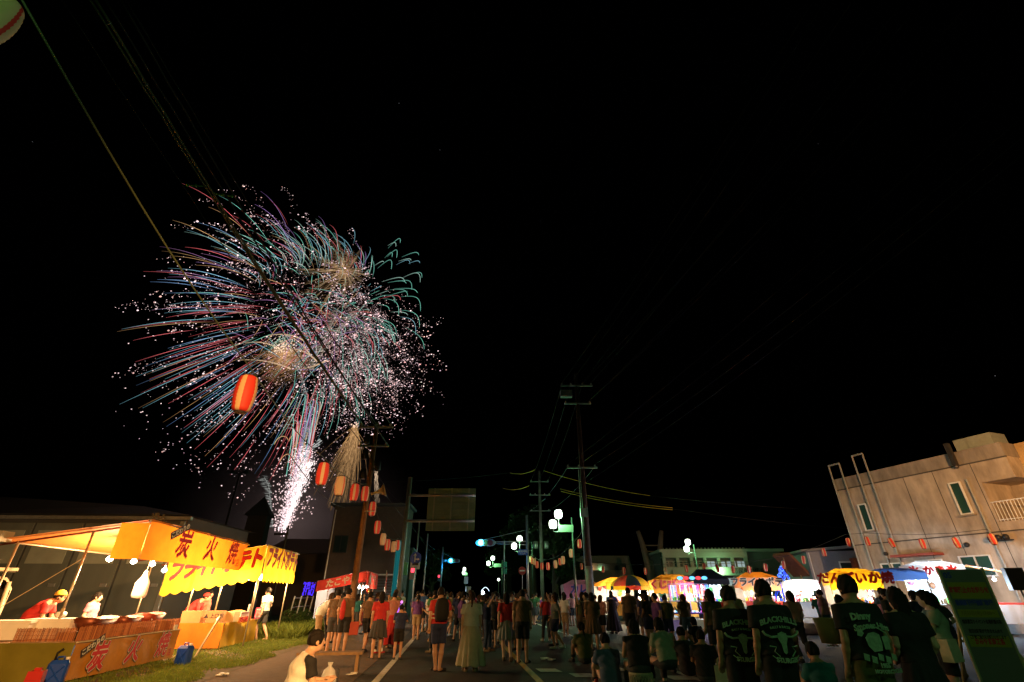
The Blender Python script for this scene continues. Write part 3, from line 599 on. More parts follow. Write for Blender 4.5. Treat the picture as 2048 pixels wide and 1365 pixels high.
ps = thing('pedestrian_signal', 'pedestrian signal showing red on the thin blue arrow post', 'signal', at(825, 1147, 32.9), 0); MB().box((0, 0, 0), (.3, .25, .7)).build('housing', mat('signal_grey', (.2, .25, .28), .5), ps); MB().box((.02, -.13, .16), (.2, .02, .24)).build('red_lens', glow('red_signal', (1, .05, .08), 3), ps)
ps2 = thing('pedestrian_signal', 'tiny red pedestrian signal low on the farther traffic light pole', 'signal', at(878, 1156, 65.5), 0); MB().box((0, 0, 0), (.3, .25, .75)).build('housing', mat('signal_grey', (.2, .25, .28), .5), ps2); MB().box((0, -.13, .16), (.22, .02, .26)).build('red_lens', glow('red_signal', (1, .05, .08), 3), ps2)
gb = thing('kiosk_sign', 'pale grey box sign on a post below the farthest globe lamp', 'sign', (at(931, 1190, 60).x, 60, 0), 0); MB().tube([(0, 0, 0), (0, 0, 2.4)], .07, 8).build('post', steel, gb); MB().box((0, 0, 3.0), (.42, .2, .72)).build('sign_box', mat('pale_box', (.5, .52, .52), .5), gb)
wsg = thing('shop_banner', 'white upright shop banner far down the street beside the grey box sign', 'banner', (at(936, 1190, 55).x, 55, 0), 0); MB().box((.1, 0, 1.8), (.34, .04, 1.0)).build('banner_sheet', white_p, wsg); MB().tube([(-.1, 0, 0), (-.1, 0, 2.4)], .02, 6).build('pole', steel, wsg)
wl_ = thing('work_lamp', 'bright white work lamp under a pale arched frame far down the street', 'lamp', at(966, 1187, 58), 0); MB().ball((0, 0, 0), (.16, .1, .22), 10, 8).build('globe', glow('white_work_lamp', (.7, .85, 1), 12), wl_, True)
MB().tube([(-.2 + .9 * k / 8, .1, .2 + .38 * math.sin(math.pi * k / 8)) for k in range(9)], .04, 6).build('arch_frame', white_p, wl_, True); MB().tube([(0, .1, -1.7), (0, .1, 0)], .04, 6).build('pole', steel, wl_); lamp((0, -.5, 0), 120, (.6, .8, 1), 'work_light', .15, wl_)
pole_thing('mirror_post', 'thin dark post with a small round plate beyond the blue arrow sign', (at(846, 1190, 38).x, 38, 0), 5.6, .05, .05, steel, 'post')
# traffic signals over the road
def signal(label, px_pole, d, htop, px_lens, py_lens, lamp_w, side=1):
    base = at(px_pole, 1190, d); base.z = 0
    t = thing('traffic_light', label, 'traffic light', base, 0); MB().tube([(0, 0, 0), (0, 0, htop)], [.12, .09], 10).build('pole', steel, t, True)
    q = at(px_lens, py_lens, d) - base; zc = q.z; xl = q.x
    far = xl + .95 * side
    MB().tube([(0, 0, zc + .1), (far - .35 * side, 0, zc + .05)], .05, 8).build('arm', steel, t, True); MB().tube([(0, 0, zc - .15), (far - .35 * side, 0, zc - .05)], .035, 8).build('arm', steel, t, True)
    MB().tube([(0, 0, zc + .95), (xl + .3, 0, zc + .25)], .012, 5).build('stay_wire', steel, t)
    b = MB(); b.tube([(xl - .3, 0, zc), (xl + 1.0 * (1 if side > 0 else 1), 0, zc)], .001, 4)
    hs = MB(); hs.box((xl + .36, 0, zc), (1.15, .22, .46)); hs.tube([(xl - .21, -.11, zc), (xl - .21, .11, zc)], .21, 16); hs.tube([(xl + .93, -.11, zc), (xl + .93, .11, zc)], .21, 16); hs.build('housing', mat('signal_grey', (.2, .25, .28), .5), t)
    for k, m in enumerate((glow('blue_signal', (.05, .5, 1), 22), mat('amber_lens_off', (.12, .07, .01), .3), mat('red_lens_off', (.12, .01, .01), .3))):
        MB().tube([(xl + .36 * k, -.115, zc), (xl + .36 * k, -.16, zc)], .22, 20).build('lens', m, t)
        v = MB(); v.sheet(lambda u, w: Vector((xl + .36 * k + .225 * math.cos(math.pi * u), -.115 - .12 * w, zc + .225 * math.sin(math.pi * u))), 10, 2); v.build('visor', mat('signal_grey', (.2, .25, .28), .5), t)
    lamp(Vector((xl, -.45, zc)), lamp_w, (.02, .4, 1), 'signal_light', .15, t)
signal('nearer traffic light showing blue green on a long arm from a pale pole', 1056, 40, 7.2, 962, 1086, 130)
signal('farther traffic light showing blue green over the left of the street', 880, 66, 7.0, 902, 1122, 130, -1)
nb = thing('place_sign', 'blue place name plate on the pale traffic light pole', 'sign', at(1046, 1105, 39.9), 0); MB().box((0, 0, 0), (.75, .04, .4)).build('plate', mat('sign_blue', (.02, .07, .45), .4), nb); text('町役場前', .17, wht_ink, nb, frame((0, -.025, .05), (1, 0, 0), ZX)); text('Town Office', .09, wht_ink, nb, frame((0, -.025, -.11), (1, 0, 0), ZX))
for lab, px, py, d, m in (('round red no entry sign beside the pale traffic light pole', 1045, 1142, 44, mat('sign_red', (.4, .03, .03), .4)),):
    t = thing('no_entry_sign', lab, 'traffic sign', (at(px, 1190, d).x, d, 0), 0); z = at(px, py, d).z; MB().tube([(0, 0, 0), (0, 0, z + .3)], .03, 6).build('post', steel, t); MB().tube([(0, -.05, z), (0, -.08, z)], .32, 20).build('round_plate', m, t); MB().box((0, -.09, z), (.42, .01, .1)).build('white_bar', white_p, t)
lvp = thing('green_signal_box', 'green lit side street signal on a dark post right of the blue lights', 'signal', (at(1008, 1190, 52).x, 52, 0), 0); MB().tube([(0, 0, 0), (0, 0, 6.4)], .07, 8).build('pole', steel, lvp); MB().box((.1, -.1, 4.2), (.35, .2, .5)).build('housing', mat('teal_box', (.05, .35, .3), .4), lvp); MB().box((.1, -.1, 3.6), (.35, .2, .5)).build('housing', mat('teal_box', (.05, .35, .3), .4), lvp)
# twin globe street lamps
globe_g = glow('mercury_globe', (.86, 1, .84), 6)
def globe_lamp(label, px, d, zt_, dx=-.33, board=True, w=600, group=None):
    base = at(px, 1190, d); base.z = 0
    if py_ground := (base.x > 7): base.z = Z0
    t = thing('street_lamp', label, 'street lamp', base, 0, group)
    MB().tube([(0, 0, 0), (0, 0, zt_ - .3)], [.07, .05], 10).build('pole', mat('dark_green_pole', (.04, .06, .05), .5), t, True)
    a = MB(); a.tube([(0, 0, zt_ - 1.1), (dx * 2.4, 0, zt_ - 1.05)], .025, 6); a.tube([(dx * 2.4, 0, zt_ - 1.05), (dx * 2.6, 0, zt_ - .9), (dx * 2.6, 0, zt_ - .35)], .022, 6); a.tube([(dx * 2.4, 0, zt_ - 1.05), (dx * 3.0, 0, zt_ - 1.2), (dx * 3.7, 0, zt_ - 1.15), (dx * 3.75, 0, zt_ - 1.05)], .022, 6); a.build('arm', steel, t, True)
    for gx, gz in ((dx * 2.6, zt_ - .1), (dx * 3.75, zt_ - .72)):
        g = MB(); g.lathe([(.1, -.27), (.21, -.22), (.25, -.1), (.25, .1), (.2, .23), (.06, .28)], 16, (gx, 0, gz)); g.build('globe', globe_g, t, True); MB().lathe([(.06, -.33), (.11, -.26)], 10, (gx, 0, gz)).build('collar', steel, t)
    lamp((dx * 3.2, -.55, zt_ - .4), w, (.32, 1, .38), 'globe_light', .25, t)
    if board: MB().box((dx * 1.25, 0, zt_ - .98), (.95, .12, .42)).build('name_board', mat('board_grey_green', (.3, .36, .3), .5, noise=.1), t); MB().box((dx * 1.25, -.065, zt_ - .98), (.86, .01, .33)).build('board_face', mat('board_face', (.22, .26, .22), .5), t)
    return t
globe_lamp('twin globe street lamp with grey name board, nearest on the right kerb', 1152, 32.5, 6.3, w=420)
globe_lamp('second twin globe street lamp behind the traffic light arm', 1066, 48, 6.3, -.45, False, 420)
globe_lamp('third twin globe street lamp with small lit board below the traffic light', 1004, 70, 6.0, -.5, True, 500)
globe_lamp('farthest twin globe street lamp left of the street centre', 930, 100, 6.0, -.12, True, 400)
globe_lamp('twin globe street lamp in front of the green lit town hall', 1404, 50, 5.8, -.2, False, 520)
fl_ = thing('far_street_light', 'small bright white lamp far down the street on a thin post', 'street lamp', (at(997, 1190, 85).x, 85, 0), 0); MB().tube([(0, 0, 0), (0, 0, 3.6)], .05, 6).build('pole', steel, fl_); MB().ball((0, 0, 3.7), .2).build('globe', globe_g, fl_)
# street lamps standing beside and behind the photographer, out of the frame
globe_lamp('twin globe street lamp standing behind the photographer on the right', 1024, 1, 6, 0, False, 1) if False else None
def lamp_post(label, loc, w, col, aim, angle, h, g):
    t = thing('street_lamp', label, 'street lamp', loc, 0, 'street lamps behind the camera'); MB().tube([(0, 0, 0), (0, 0, h)], [.1, .07], 10).build('pole', steel, t, True); MB().ball((0, 0, h + .2), .24, 12, 8).build('globe', g, t, True)
    d = (Vector(aim) - Vector(loc) - Vector((0, 0, h))); d.z *= .2; d = d.normalized() * .5
    l = lamp(Vector((0, 0, h + .1)) + d, w, col, 'globe_light', .25, t); return t
lamp_post('green mercury globe lamp on a pole right of the photographer', (6.5, -2.5, 0), 220, (.35, 1, .38), (6, 8, 1), 100, 5.5, globe_g)
lamp_post('green mercury globe lamp on a pole left of the photographer', (-2.8, -2.2, 0), 150, (.45, 1, .3), (-4.5, 2.3, 6), 100, 5.6, globe_g)
sod = glow('sodium_globe', (1, .5, .15), 6)
fl3 = thing('flood_lamp', 'orange shielded flood lamp on a pole at the far right, turned to the concrete building', 'street lamp', (20, 12, 0), 0, 'street lamps behind the camera'); MB().tube([(0, 0, 0), (0, 0, 6.6)], [.1, .07], 10).build('pole', steel, fl3, True)
MB().box((0, .12, 6.6), (.5, .3, .34)).build('housing', black, fl3); MB().box((0, .28, 6.58), (.42, .02, .26)).build('lens', sod, fl3)
s3_ = lamp(Vector((0, .42, 6.55)), 12000, (1, .52, .2), 'flood_light', .15, fl3, None); s3_.data.type = 'SPOT'; s3_.data.spot_size = rad(78); s3_.data.spot_blend = .7; s3_.rotation_euler = (Vector((26.5, 28, 7.5)) - Vector((20, 12.4, 6.55))).to_track_quat('-Z', 'Y').to_euler()
fl2 = thing('flood_lamp', 'orange shielded flood lamp on a pole behind the photographer, turned to the stalls', 'street lamp', (1.5, -3.4, 0), 0, 'street lamps behind the camera'); MB().tube([(0, 0, 0), (0, 0, 5.6)], [.1, .07], 10).build('pole', steel, fl2, True)
MB().box((0, .12, 5.6), (.5, .3, .34)).build('housing', black, fl2); MB().box((0, .28, 5.58), (.42, .02, .26)).build('lens', sod, fl2)
sl_ = lamp(Vector((0, .42, 5.55)), 15000, (1, .47, .14), 'flood_light', .15, fl2, None); sl_.data.type = 'SPOT'; sl_.data.spot_size = rad(46); sl_.data.spot_blend = .75; sl_.rotation_euler = (Vector((-9.2, 14.5, .3)) - Vector((1.5, -3, 5.55))).to_track_quat('-Z', 'Y').to_euler()

# right hand utility poles
up = at(1182, 1190, 30); up.z = 0
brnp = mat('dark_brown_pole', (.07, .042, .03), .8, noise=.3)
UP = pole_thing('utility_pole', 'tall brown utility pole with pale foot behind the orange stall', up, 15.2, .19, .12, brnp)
MB().tube([(0, 0, 0), (0, 0, 3.0)], .205, 14).build('pale_foot', concrete, UP, True)
crossarm(UP, 14.2, 2.2, (-1, -.4, .4, 1)); crossarm(UP, 12.9, 1.8, (-.8, .8)); crossarm(UP, 8.6, 1.9, (-.9, -.2, .8)); MB().box((-.75, -.1, 13.6), (.8, .4, .45)).build('switch_box', steel, UP)
MB().tube([(-.24, -.05, 0), (-.24, -.05, 8.5)], .03, 6).build('conduit', steel, UP); MB().box((-.1, -.24, 5.9), (.45, .2, .5)).build('junction_box', steel, UP)
u2 = at(1085, 1190, 52); u2.z = 0
U2 = pole_thing('utility_pole', 'grey concrete utility pole with crossarms behind the globe lamps', u2, 13.5, .19, .12, concrete)
crossarm(U2, 12.3, 2.0, (-.9, 0, .9)); crossarm(U2, 10.9, 2.2, (-1, -.5, .5, 1)); crossarm(U2, 9.3, 2.2, (-.9, .9))
for x in (-.55, .5): MB().lathe([(.2, -.35), (.24, -.3), (.24, .3), (.18, .36)], 12, (x, -.1, 6.0)).build('transformer', steel, U2, True)
# ---- cables
def cable(label, p, q, sag, r=.012, m=wire_m, group=None, wob=0):
    p, q = Vector(p), Vector(q); n = 26
    pts = [p.lerp(q, i / n) + Vector((0, 0, -4 * sag * (i / n) * (1 - i / n))) + Vector((wob * math.sin(i * 2.1), 0, wob * math.sin(i * 2.9))) for i in range(n + 1)]
    o = MB(); o.tube([x - p for x in pts], r, 5); ob = o.build('power_cable', m, None, True, p); return tag(ob, label, 'cable', group)
grn_wire = mat('green_insulated_cable', (.055, .07, .03), .5)
def up_left(px, d=3.0): return at(px, -60, d)
tops = [(118, -10, 7.2), (175, -10, 6.2), (186, -10, 6.2), (205, -10, 6.6), (236, -10, 6.8), (246, -10, 7.4)]
names = ['leftmost', 'second', 'third', 'fourth', 'fifth', 'rightmost']
ends = [(-.65, 8.45), (-.75, 9.45), (-.72, 9.45), (0, 9.45), (.65, 8.45), (.75, 9.45)]
for (px, py, d), nm, (ex, ez), r in zip(tops, names, ends, (.018, .034, .04, .03, .034, .022)):
    cable(f'{nm} of the overhead cables running from the brown left pole to the top edge', LP.location + Vector((ex, -.14, ez)), at(px, py, d), .25, r, grn_wire if nm in ('second', 'third') else wire_m, None, .012)
for k, (px, py, d) in enumerate(((210, 42, 6.5), (285, 165, 8), (358, 282, 10))):
    t = MB(); t.tube([(0, 0, 0), (.12, 0, -.02), (.2, 0, -.08), (.16, 0, -.15), (.03, 0, -.13)], .008, 5); tag(t.build('cable_hook', steel, None, True, at(px, py, d)), ('topmost', 'middle', 'lowest')[k] + ' loop of tie wire on the fourth overhead cable', 'cable hook')
gspc = mat('green_lit_spacer', (.1, .3, .08), .5)  # green lamp light on the bars is put into this colour
for lab, a, c, d in (('upper green lit cable spacer bar by the left firework streaks', (374, 371), (410, 373), 14), ('lower green lit cable spacer bar by the left firework streaks', (428, 388), (464, 393), 14)):
    p, q = at(*a, d), at(*c, d); t = thing('cable_spacer', lab, 'cable spacer', p); MB().tube([(0, 0, 0), q - p], .035, 6).build('bar', gspc, t)
    for k in (0, .5, 1): MB().lathe([(.03, -.05), (.06, -.02), (.06, .04), (.02, .07)], 8, (q - p) * k).build('clip', gspc, t)
fan = [(1640, -20), (1665, -20), (1720, -20), (1825, -20), (1865, -20), (1965, -20), (2005, -20), (2070, 120), (2070, 215), (2070, 255), (2070, 290)]
en = [(-1, 14.4), (-.4, 14.4), (.4, 14.4), (1, 14.4), (-.8, 13.1), (.8, 13.1), (.8, 13.1), (-.9, 8.8), (-.2, 8.8), (.8, 8.8), (0, 7.6)]
for i, ((px, py), (ex, ez)) in enumerate(zip(fan, en)):
    cable(f'{["first","second","third","fourth","fifth","sixth","seventh","eighth","ninth","tenth","last"][i]} from the left of the overhead cables fanning up from the brown right pole', UP.location + Vector((ex, -.14, ez)), at(px, py, 9), .35, .007, wire_m, 'fan cables')
for i, (a, c) in enumerate((((-1, 14.3), (-.9, 12.4)), ((-.4, 14.3), (0, 12.4)), ((.4, 14.3), (.9, 12.4)), ((-.9, 8.7), (-1, 9.4)), ((.8, 8.7), (.9, 9.4)))):
    cable(f'{["left","middle","right","low left","low right"][i]} overhead cable strung between the two right hand utility poles', UP.location + Vector((a[0], .1, a[1])), U2.location + Vector((c[0], -.14, c[1])), .4, .012, wire_m, 'cables between the right poles')
lit_w = mat('orange_lit_cable', (.85, .5, .07), .5)  # orange lamp light caught by the cables, put into their colour
for i, (a, c, lab) in enumerate((((1088, 942), (1300, 992), 'dotted orange lit cable cover, topmost of three right of the grey pole'), ((1120, 978), (1345, 1016), 'middle orange lit cable right of the grey pole'), ((1122, 983), (1345, 1020), 'lowest orange lit cable right of the grey pole'), ((1020, 946), (1070, 940), 'short yellow lit cable cover left of the grey pole, upper'), ((1006, 977), (1058, 972), 'short yellow lit cable cover left of the grey pole, lower'))):
    cable(lab, at(*a, 52), at(*c, 46), .25, .028, lit_w)
for a_, c_, lab in (((1345, 1018, 46), (2070, 1075, 40), 'long dark cable continuing right from the orange lit cable covers over the town hall'), ((1300, 992, 46), (2070, 1030, 40), 'upper dark cable continuing right from the dotted orange lit cover'), ((1020, 946, 46), (560, 960, 44), 'dark cable continuing left from the upper short yellow lit cover'), ((1088, 942, 52), (1070, 940, 46), 'short dark cable over the top of the grey concrete pole')):
    cable(lab, at(*a_), at(*c_), .5, .014, wire_m)
for i, (px0, py0, d0, px1, py1, d1) in enumerate(((745, 930, 24, 810, 1010, 28), (748, 960, 24, 870, 1100, 60), (810, 1030, 28, 880, 1120, 66), (690, 1015, 24, 560, 880, 9), (770, 1030, 24, 842, 1112, 36))):
    cable(['thin service cable from the brown left pole to the road sign pole','thin service cable from the brown left pole far down the street','thin service cable from the road sign pole to the farther traffic light','thin service cable from the brown left pole up over the firework fall','thin low service cable from the brown left pole to the blue arrow post'][i], at(px0, py0, d0), at(px1, py1, d1), .3, .01, wire_m, 'service cables at the brown left pole')

# ================================================================== paper lanterns
lan_r = mat('lantern_red_paper', (.62, .045, .03), .6, transl=.3); lan_w = mat('lantern_cream_paper', (.66, .46, .26), .6, transl=.3)
lan_y = mat('lantern_pale_paper', (.6, .52, .28), .6, transl=.3)
lit_r = mat('lit_lantern_red', (.62, .045, .03), .6, emit=(1, .07, .03), es=.20); lit_c = mat('lit_lantern_cream', (.66, .46, .26), .6, emit=(1, .42, .14), es=.15)
prof = [(.11, -.36), (.15, -.335), (.17, -.28)] + [(.19 + (.012 if k % 2 else 0) - .0005 * (k - 7) ** 2, -.25 + k * .036) for k in range(15)] + [(.17, .29), (.15, .335), (.11, .36)]
PROTO = {}
def lantern(label, loc, kind_, group, s=1.0, rz=0, tilt=0):
    if kind_ not in PROTO:
        t = thing('paper_lantern', label, 'lantern', loc, rz, group)
        a, c = {'r': (lan_r, lan_w), 'lr': (lit_r, lit_c), 'ly': (lit_c, lit_r), 'y': (lan_y, lan_r), 'p': (lan_y, lan_r)}[kind_]
        if kind_ in ('r', 'lr'): mf = lambda i, k: 1 if k % 6 in (5, 0) else 0
        else: mf = lambda i, k: 1 if (k + 3) % 8 == 0 or (kind_ == 'p' and i < 3) else 0
        MB().lathe(prof, 24, mf=mf).build('paper_shade', [a, c], t, True)
        for z in (-.365, .365): MB().lathe([(.105, -.018), (.112, 0), (.105, .018)], 16, (0, 0, z)).build('rim', black, t)
        MB().tube([(0, 0, .37), (0, 0, .46)], .008, 5).build('hanger', black, t); PROTO[kind_] = t
    else:
        t = copy_tree(PROTO[kind_]); t['label'] = label; t['group'] = group
    t.location = loc; t.scale = (s, s, s); t.rotation_euler = (tilt, 0, rz); return t
LL = [((-18, 38), 2.3, 'p'), ((490, 788), 7.8, 'r'), ((645, 948), 14.6, 'lr'), ((680, 972), 17.2, 'ly'), ((709, 985), 20, 'lr'), ((730, 988), 22.6, 'lr'), ((745, 1018), 25, 'lr'), ((755, 1055), 27.4, 'lr'), ((766, 1079), 30.5, 'ly'), ((775, 1090), 32.5, 'lr'), ((787, 1094), 34.5, 'ly'), ((795, 1091), 36.5, 'lr')]
ordn = ['huge', 'dim red', 'first red', 'dull orange', 'second red', 'third red', 'fourth red', 'fifth red', 'sixth', 'seventh', 'eighth', 'last']
where = ['cropped by the top left corner of the picture', 'hanging in front of the firework burst', 'hanging left of the golden spark fall', 'just left of the brown pole, between two red ones', 'hanging against the siding house roof, left of the brown pole', 'touching the left side of the brown pole', 'touching the right side of the brown pole below the horn', 'down the string right of the brown pole', 'down the string in front of the siding house', 'down the string in front of the siding house', 'down the string beside the road sign pole, pale in colour', 'at the end of the string beside the road sign pole']
Lp = []
for (p, d, k), o_, w_ in zip(LL, ordn, where):
    loc = at(*p, d); lantern(f'{o_} paper lantern {w_}', loc, k, 'paper lanterns on the left string', .92 if d > 5 else .78, R.uniform(-.4, .4) if d > 5 else 3.0, .04); Lp.append(loc + Vector((0, 0, .46)))
c = MB(); pts = []
for i in range(len(Lp) - 1):
    for k in range(8): pts.append(Lp[i].lerp(Lp[i + 1], k / 8) + Vector((0, 0, -.15 * min(1, (Lp[i] - Lp[i + 1]).length / 6) * math.sin(math.pi * k / 8))))
pts.append(Lp[-1]); o0 = pts[0].copy(); c.tube([p - o0 for p in pts], .012, 5); tag(c.build('lantern_cord', grn_wire, None, True, o0), 'cord of the left lantern string running from overhead to the road sign pole', 'cord')
RL = [((1173, 1066), 31, 'ly'), ((1159, 1088), 33, 'lr'), ((1142, 1107), 35, 'ly'), ((1126, 1121), 37, 'ly'), ((1120, 1124), 44, 'lr'), ((1111, 1129), 39, 'ly'), ((1096, 1133), 41, 'lr'), ((1084, 1133), 43, 'lr'), ((1074, 1130), 45, 'lr'), ((1069, 1124), 47, 'ly'), ((1064, 1122), 48, 'lr'), ((1061, 1119), 49, 'ly')]
Lp = []
for i, ((px, py), d, k) in enumerate(RL):
    loc = at(px, py, d); lantern(f'{["first","second","third","fourth","fifth","sixth","seventh","eighth","ninth","tenth","eleventh","last"][i]} {"cream" if k == "ly" else "red"} paper lantern along the right string down from the brown utility pole', loc, k, 'paper lanterns on the right string', .74, R.uniform(-1, 1))
    if i != 4: Lp.append(loc + Vector((0, 0, .46)))
c = MB(); c.tube([p - Lp[0] for p in Lp], .015, 5); tag(c.build('lantern_cord', grn_wire, None, True, Lp[0]), 'cord of the right lantern string between the brown pole and the traffic light pole', 'cord')
FL = [(1163, 1133), (1206, 1139), (1248, 1142), (1291, 1143), (1331, 1142), (1373, 1138), (1408, 1134), (1435, 1137), (1466, 1139), (1498, 1139), (1531, 1135), (1567, 1130), (1607, 1120), (1648, 1105), (1697, 1085), (1735, 1083), (1783, 1086), (1845, 1088), (1913, 1086), (1985, 1079)]
fk = ['r', 'r', 'r', 'r', 'y', 'r', 'r', 'r', 'r', 'r', 'r', 'r', 'r', 'r', 'r', 'r', 'r', 'r', 'r', 'r']
fw = ['before the dark gymnasium, left end', 'before the dark gymnasium window', 'before the dark gymnasium, above the umbrella', 'just left of the arched monument', 'at the foot of the arched monument, cream in colour', 'at the left end of the town hall stair', 'by the lamp of the town hall', 'left of the bright bulb on the town hall balcony', 'before the town hall windows', 'at the right end of the town hall windows', 'before the dark end of the town hall', 'over the blue light tree', 'right of the sloping brown roof', 'by the eave of the small white house', 'before the corner of the concrete building', 'between the first drainpipes of the concrete building', 'before the third drainpipe of the concrete building', 'over the red awning of the concrete building', 'over the wide window of the concrete building', 'by the wall floodlights at the right edge']
Lp = []
for i, ((px, py), k) in enumerate(zip(FL, fk)):
    d = 40 - i * .75 if i < 13 else 30.5 - (i - 13) * 1.35
    loc = at(px, py, d); lantern(f'small {"cream" if k == "y" else "red"} paper lantern {fw[i]}', loc, k, 'paper lanterns strung across the forecourt', .62, R.uniform(-1, 1), R.uniform(-.25, .25)); Lp.append(loc + Vector((0, 0, .42)))
c = MB(); c.tube([p - Lp[0] for p in Lp], .012, 5); tag(c.build('lantern_cord', wire_m, None, True, Lp[0]), 'cord of the lantern string across the forecourt to the concrete building', 'cord')
# ================================================================== concrete building on the right
cwall = mat('stained_concrete_wall', (.46, .37, .28), .85, noise=.5, nscale=1.1, streak=.42, bump=.15, bscale=14)
cpar = mat('dirty_parapet', (.30, .25, .2), .9, noise=.55, nscale=1.2, streak=.3)
C0, C1 = Vector((23.7, 35.3, 0)), Vector((27.0, 25.6, 0)); WD = (C1 - C0).normalized(); WL = (C1 - C0).length; ZT = 9.0
CB = thing('concrete_building', 'two storey stained concrete hall with drainpipes, tall windows and corner balcony', 'building', C0, math.atan2(WD.y, WD.x))
WN = Vector((WD.y, -WD.x, 0))                        # outward normal; local x runs along the wall, local -y points out to the street
def wp(px, py):                                      # pixel -> (distance along the wall, height)
    r, t = ray(px, py); dv = Vector((r, 1, t)); k = (C0 - Vector((0, 0, H))).dot(WN) / dv.dot(WN); p = Vector((0, 0, H)) + dv * k
    return (p - C0).dot(WD), p.z
zj = wp(1850, 1078)[1]; DB = 8.0
ax = wp(1978, 1000)[0]                               # where the corner balcony recess begins
za0, za1 = wp(1985, 1046)[1], wp(1985, 962)[1]
b = MB(); b.box((WL / 2, DB / 2, za0 / 2), (WL, DB, za0)); b.box((ax / 2, DB / 2, (za0 + za1) / 2), (ax, DB, za1 - za0)); b.box((WL / 2, DB / 2, (za1 + ZT - .75) / 2), (WL, DB, ZT - .75 - za1))
b.box(((ax + WL) / 2 + .0, DB / 2 + 1.3, (za0 + za1) / 2), (WL - ax - .004, DB - 2.6, za1 - za0 - .004)); b.build('wall', cwall, CB)
b = MB(); b.box((WL / 2, DB / 2, ZT - .375), (WL + .08, DB + .08, .75)); b.build('parapet', cpar, CB)
w2 = MB(); w2.box((WL + 4, DB / 2 + 1.2, za0 / 2), (8, DB, za0)); w2.box((WL + 4, DB / 2 + 1.2, (za1 + ZT) / 2), (8, DB, ZT - za1)); w2.box((WL + 4, DB / 2 + 2.7, (za0 + za1) / 2), (8, DB - 3, za1 - za0)); w2.build('balcony_wing', mat('orange_lit_wall', (.5, .34, .16), .85, noise=.2, nscale=1), CB)  # the wing's wall colour carries the yellow orange lamp light falling on it
jo = MB(); jo.box((WL / 2, -.02, zj), (WL, .04, .06)); jo.box((WL / 2, -.02, ZT - .78), (WL + .1, .12, .06))
for px in (1800, 1843, 1850): pass
for f in (.46, .63, .83): jo.box((WL * f, -.006, (zj + ZT - .8) / 2), (.03, .012, ZT - zj - .8)); jo.box((WL * f, -.006, zj / 2), (.03, .012, zj))
jo.build('joint_trim', mat('dark_joint', (.07, .06, .05), .9), CB)
teal_g = mat('teal_glass', (.02, .06, .05), .12, spec=.7)
def wwin(a, c, lab=None, n=1, sill=True):
    (x0, z0), (x1, z1) = wp(*a), wp(*c); z0, z1 = min(z0, z1), max(z0, z1); w = x1 - x0; h = z1 - z0; cx = (x0 + x1) / 2; cz = (z0 + z1) / 2
    b = MB(); f = .07
    for q in ((cx, z1 - f / 2, w, f), (cx, z0 + f / 2, w, f), (x0 + f / 2, cz, f, h - 2 * f), (x1 - f / 2, cz, f, h - 2 * f)): b.box((q[0], -.05, q[1]), (q[2], .10, q[3]))
    for k in range(1, n): b.box((x0 + w * k / n, -.05, cz), (.06, .08, h - 2 * f))
    fr = b.build('window', white_p, CB)
    for k in range(n): MB().box((x0 + w * (k + .5) / n, -.015, cz), (w / n - f, .02, h - 2 * f)).build('pane', teal_g, fr)
    if sill: MB().box((cx, -.1, z0 - .05), (w + .2, .2, .09)).build('sill', cpar, fr)
wwin((1733, 1063), (1732, 1007)); wwin((1924, 1031), (1920, 963)); wwin((1772, 1160), (1807, 1125), n=2, sill=False); wwin((1843, 1155), (1885, 1118), n=2, sill=False); wwin((1934, 1155), (1980, 1109), n=2, sill=False)
pp = mat('grey_pipe', (.40, .38, .34), .5, .3, .2)
for i, px in enumerate((1700, 1724, 1757, 1781)):
    s_, _ = wp(px, 1060); b = MB(); b.tube([(s_, -.12, .3), (s_, -.12, ZT + (1.0 if i < 2 else 1.25))], .055, 8)
    for z in (2, 4, 6, 8): b.box((s_, -.08, z), (.14, .12, .06))
    b.build('drainpipe', pp, CB)
for a, c, h in ((1700, 1724, 1.0), (1757, 1781, 1.25)):
    s0, s1 = wp(a, 1060)[0], wp(c, 1060)[0]; MB().tube([(s0, -.12, ZT + h), (s1, -.12, ZT + h)], .065, 8).build('pipe_bridge', pp, CB)
sd = wp(1962, 1020)[0]; MB().tube([(sd, -.1, .4), (sd, -.1, ZT - 1.6)], .05, 8).build('drainpipe', pp, CB)
(x0, z0), (x1, z1) = wp(1801, 1116), wp(1887, 1106); MB().box(((x0 + x1) / 2, -.45, (z0 + z1) / 2), (x1 - x0, .9, .14)).build('awning', mat('maroon_awning', (.3, .06, .04), .6), CB)
for px, py in ((1774, 1108), (1936, 1090)):
    x, z = wp(px, py); b = MB(); b.ball((x, -.1, z), .13, 12, 8); b.box((x, -.2, z - .02), (.16, .05, .16)); b.build('vent_hood', black, CB, True)
x, z = wp(1911, 920); b = MB(); b.box((x, -.2, z + .3), (.22, .25, 1.3)); b.ball((x, -.2, z - .4), .14); b.build('rain_hopper', mat('dark_copper', (.06, .05, .045), .4, .5), CB)
for px, w, h in ((1893, .7, 1.0), (1932, 1.3, 1.0)):
    x, z = wp(px, 895); MB().box((x, 2.2, ZT + h / 2), (w, 1.4, h)).build('roof_box', mat('roof_box_paint', (.34, .36, .3), .6, noise=.2), CB)
rl = MB()
for k in range(13): rl.tube([(ax + .1 + k * .3, -.04 if ax + .1 + k * .3 < WL else 1.16, za0 + .02), (ax + .1 + k * .3, -.04 if ax + .1 + k * .3 < WL else 1.16, za0 + 1.05)], .022, 6)
rails = [rl]
for k in range(int((WL - ax) / .16) + 20):
    x = ax + .08 + k * .16; y = .02 if x < WL else 1.16
    MB().tube([(x, y, za0), (x, y, za0 + 1.0)], .018, 5).build('baluster', white_p, CB)
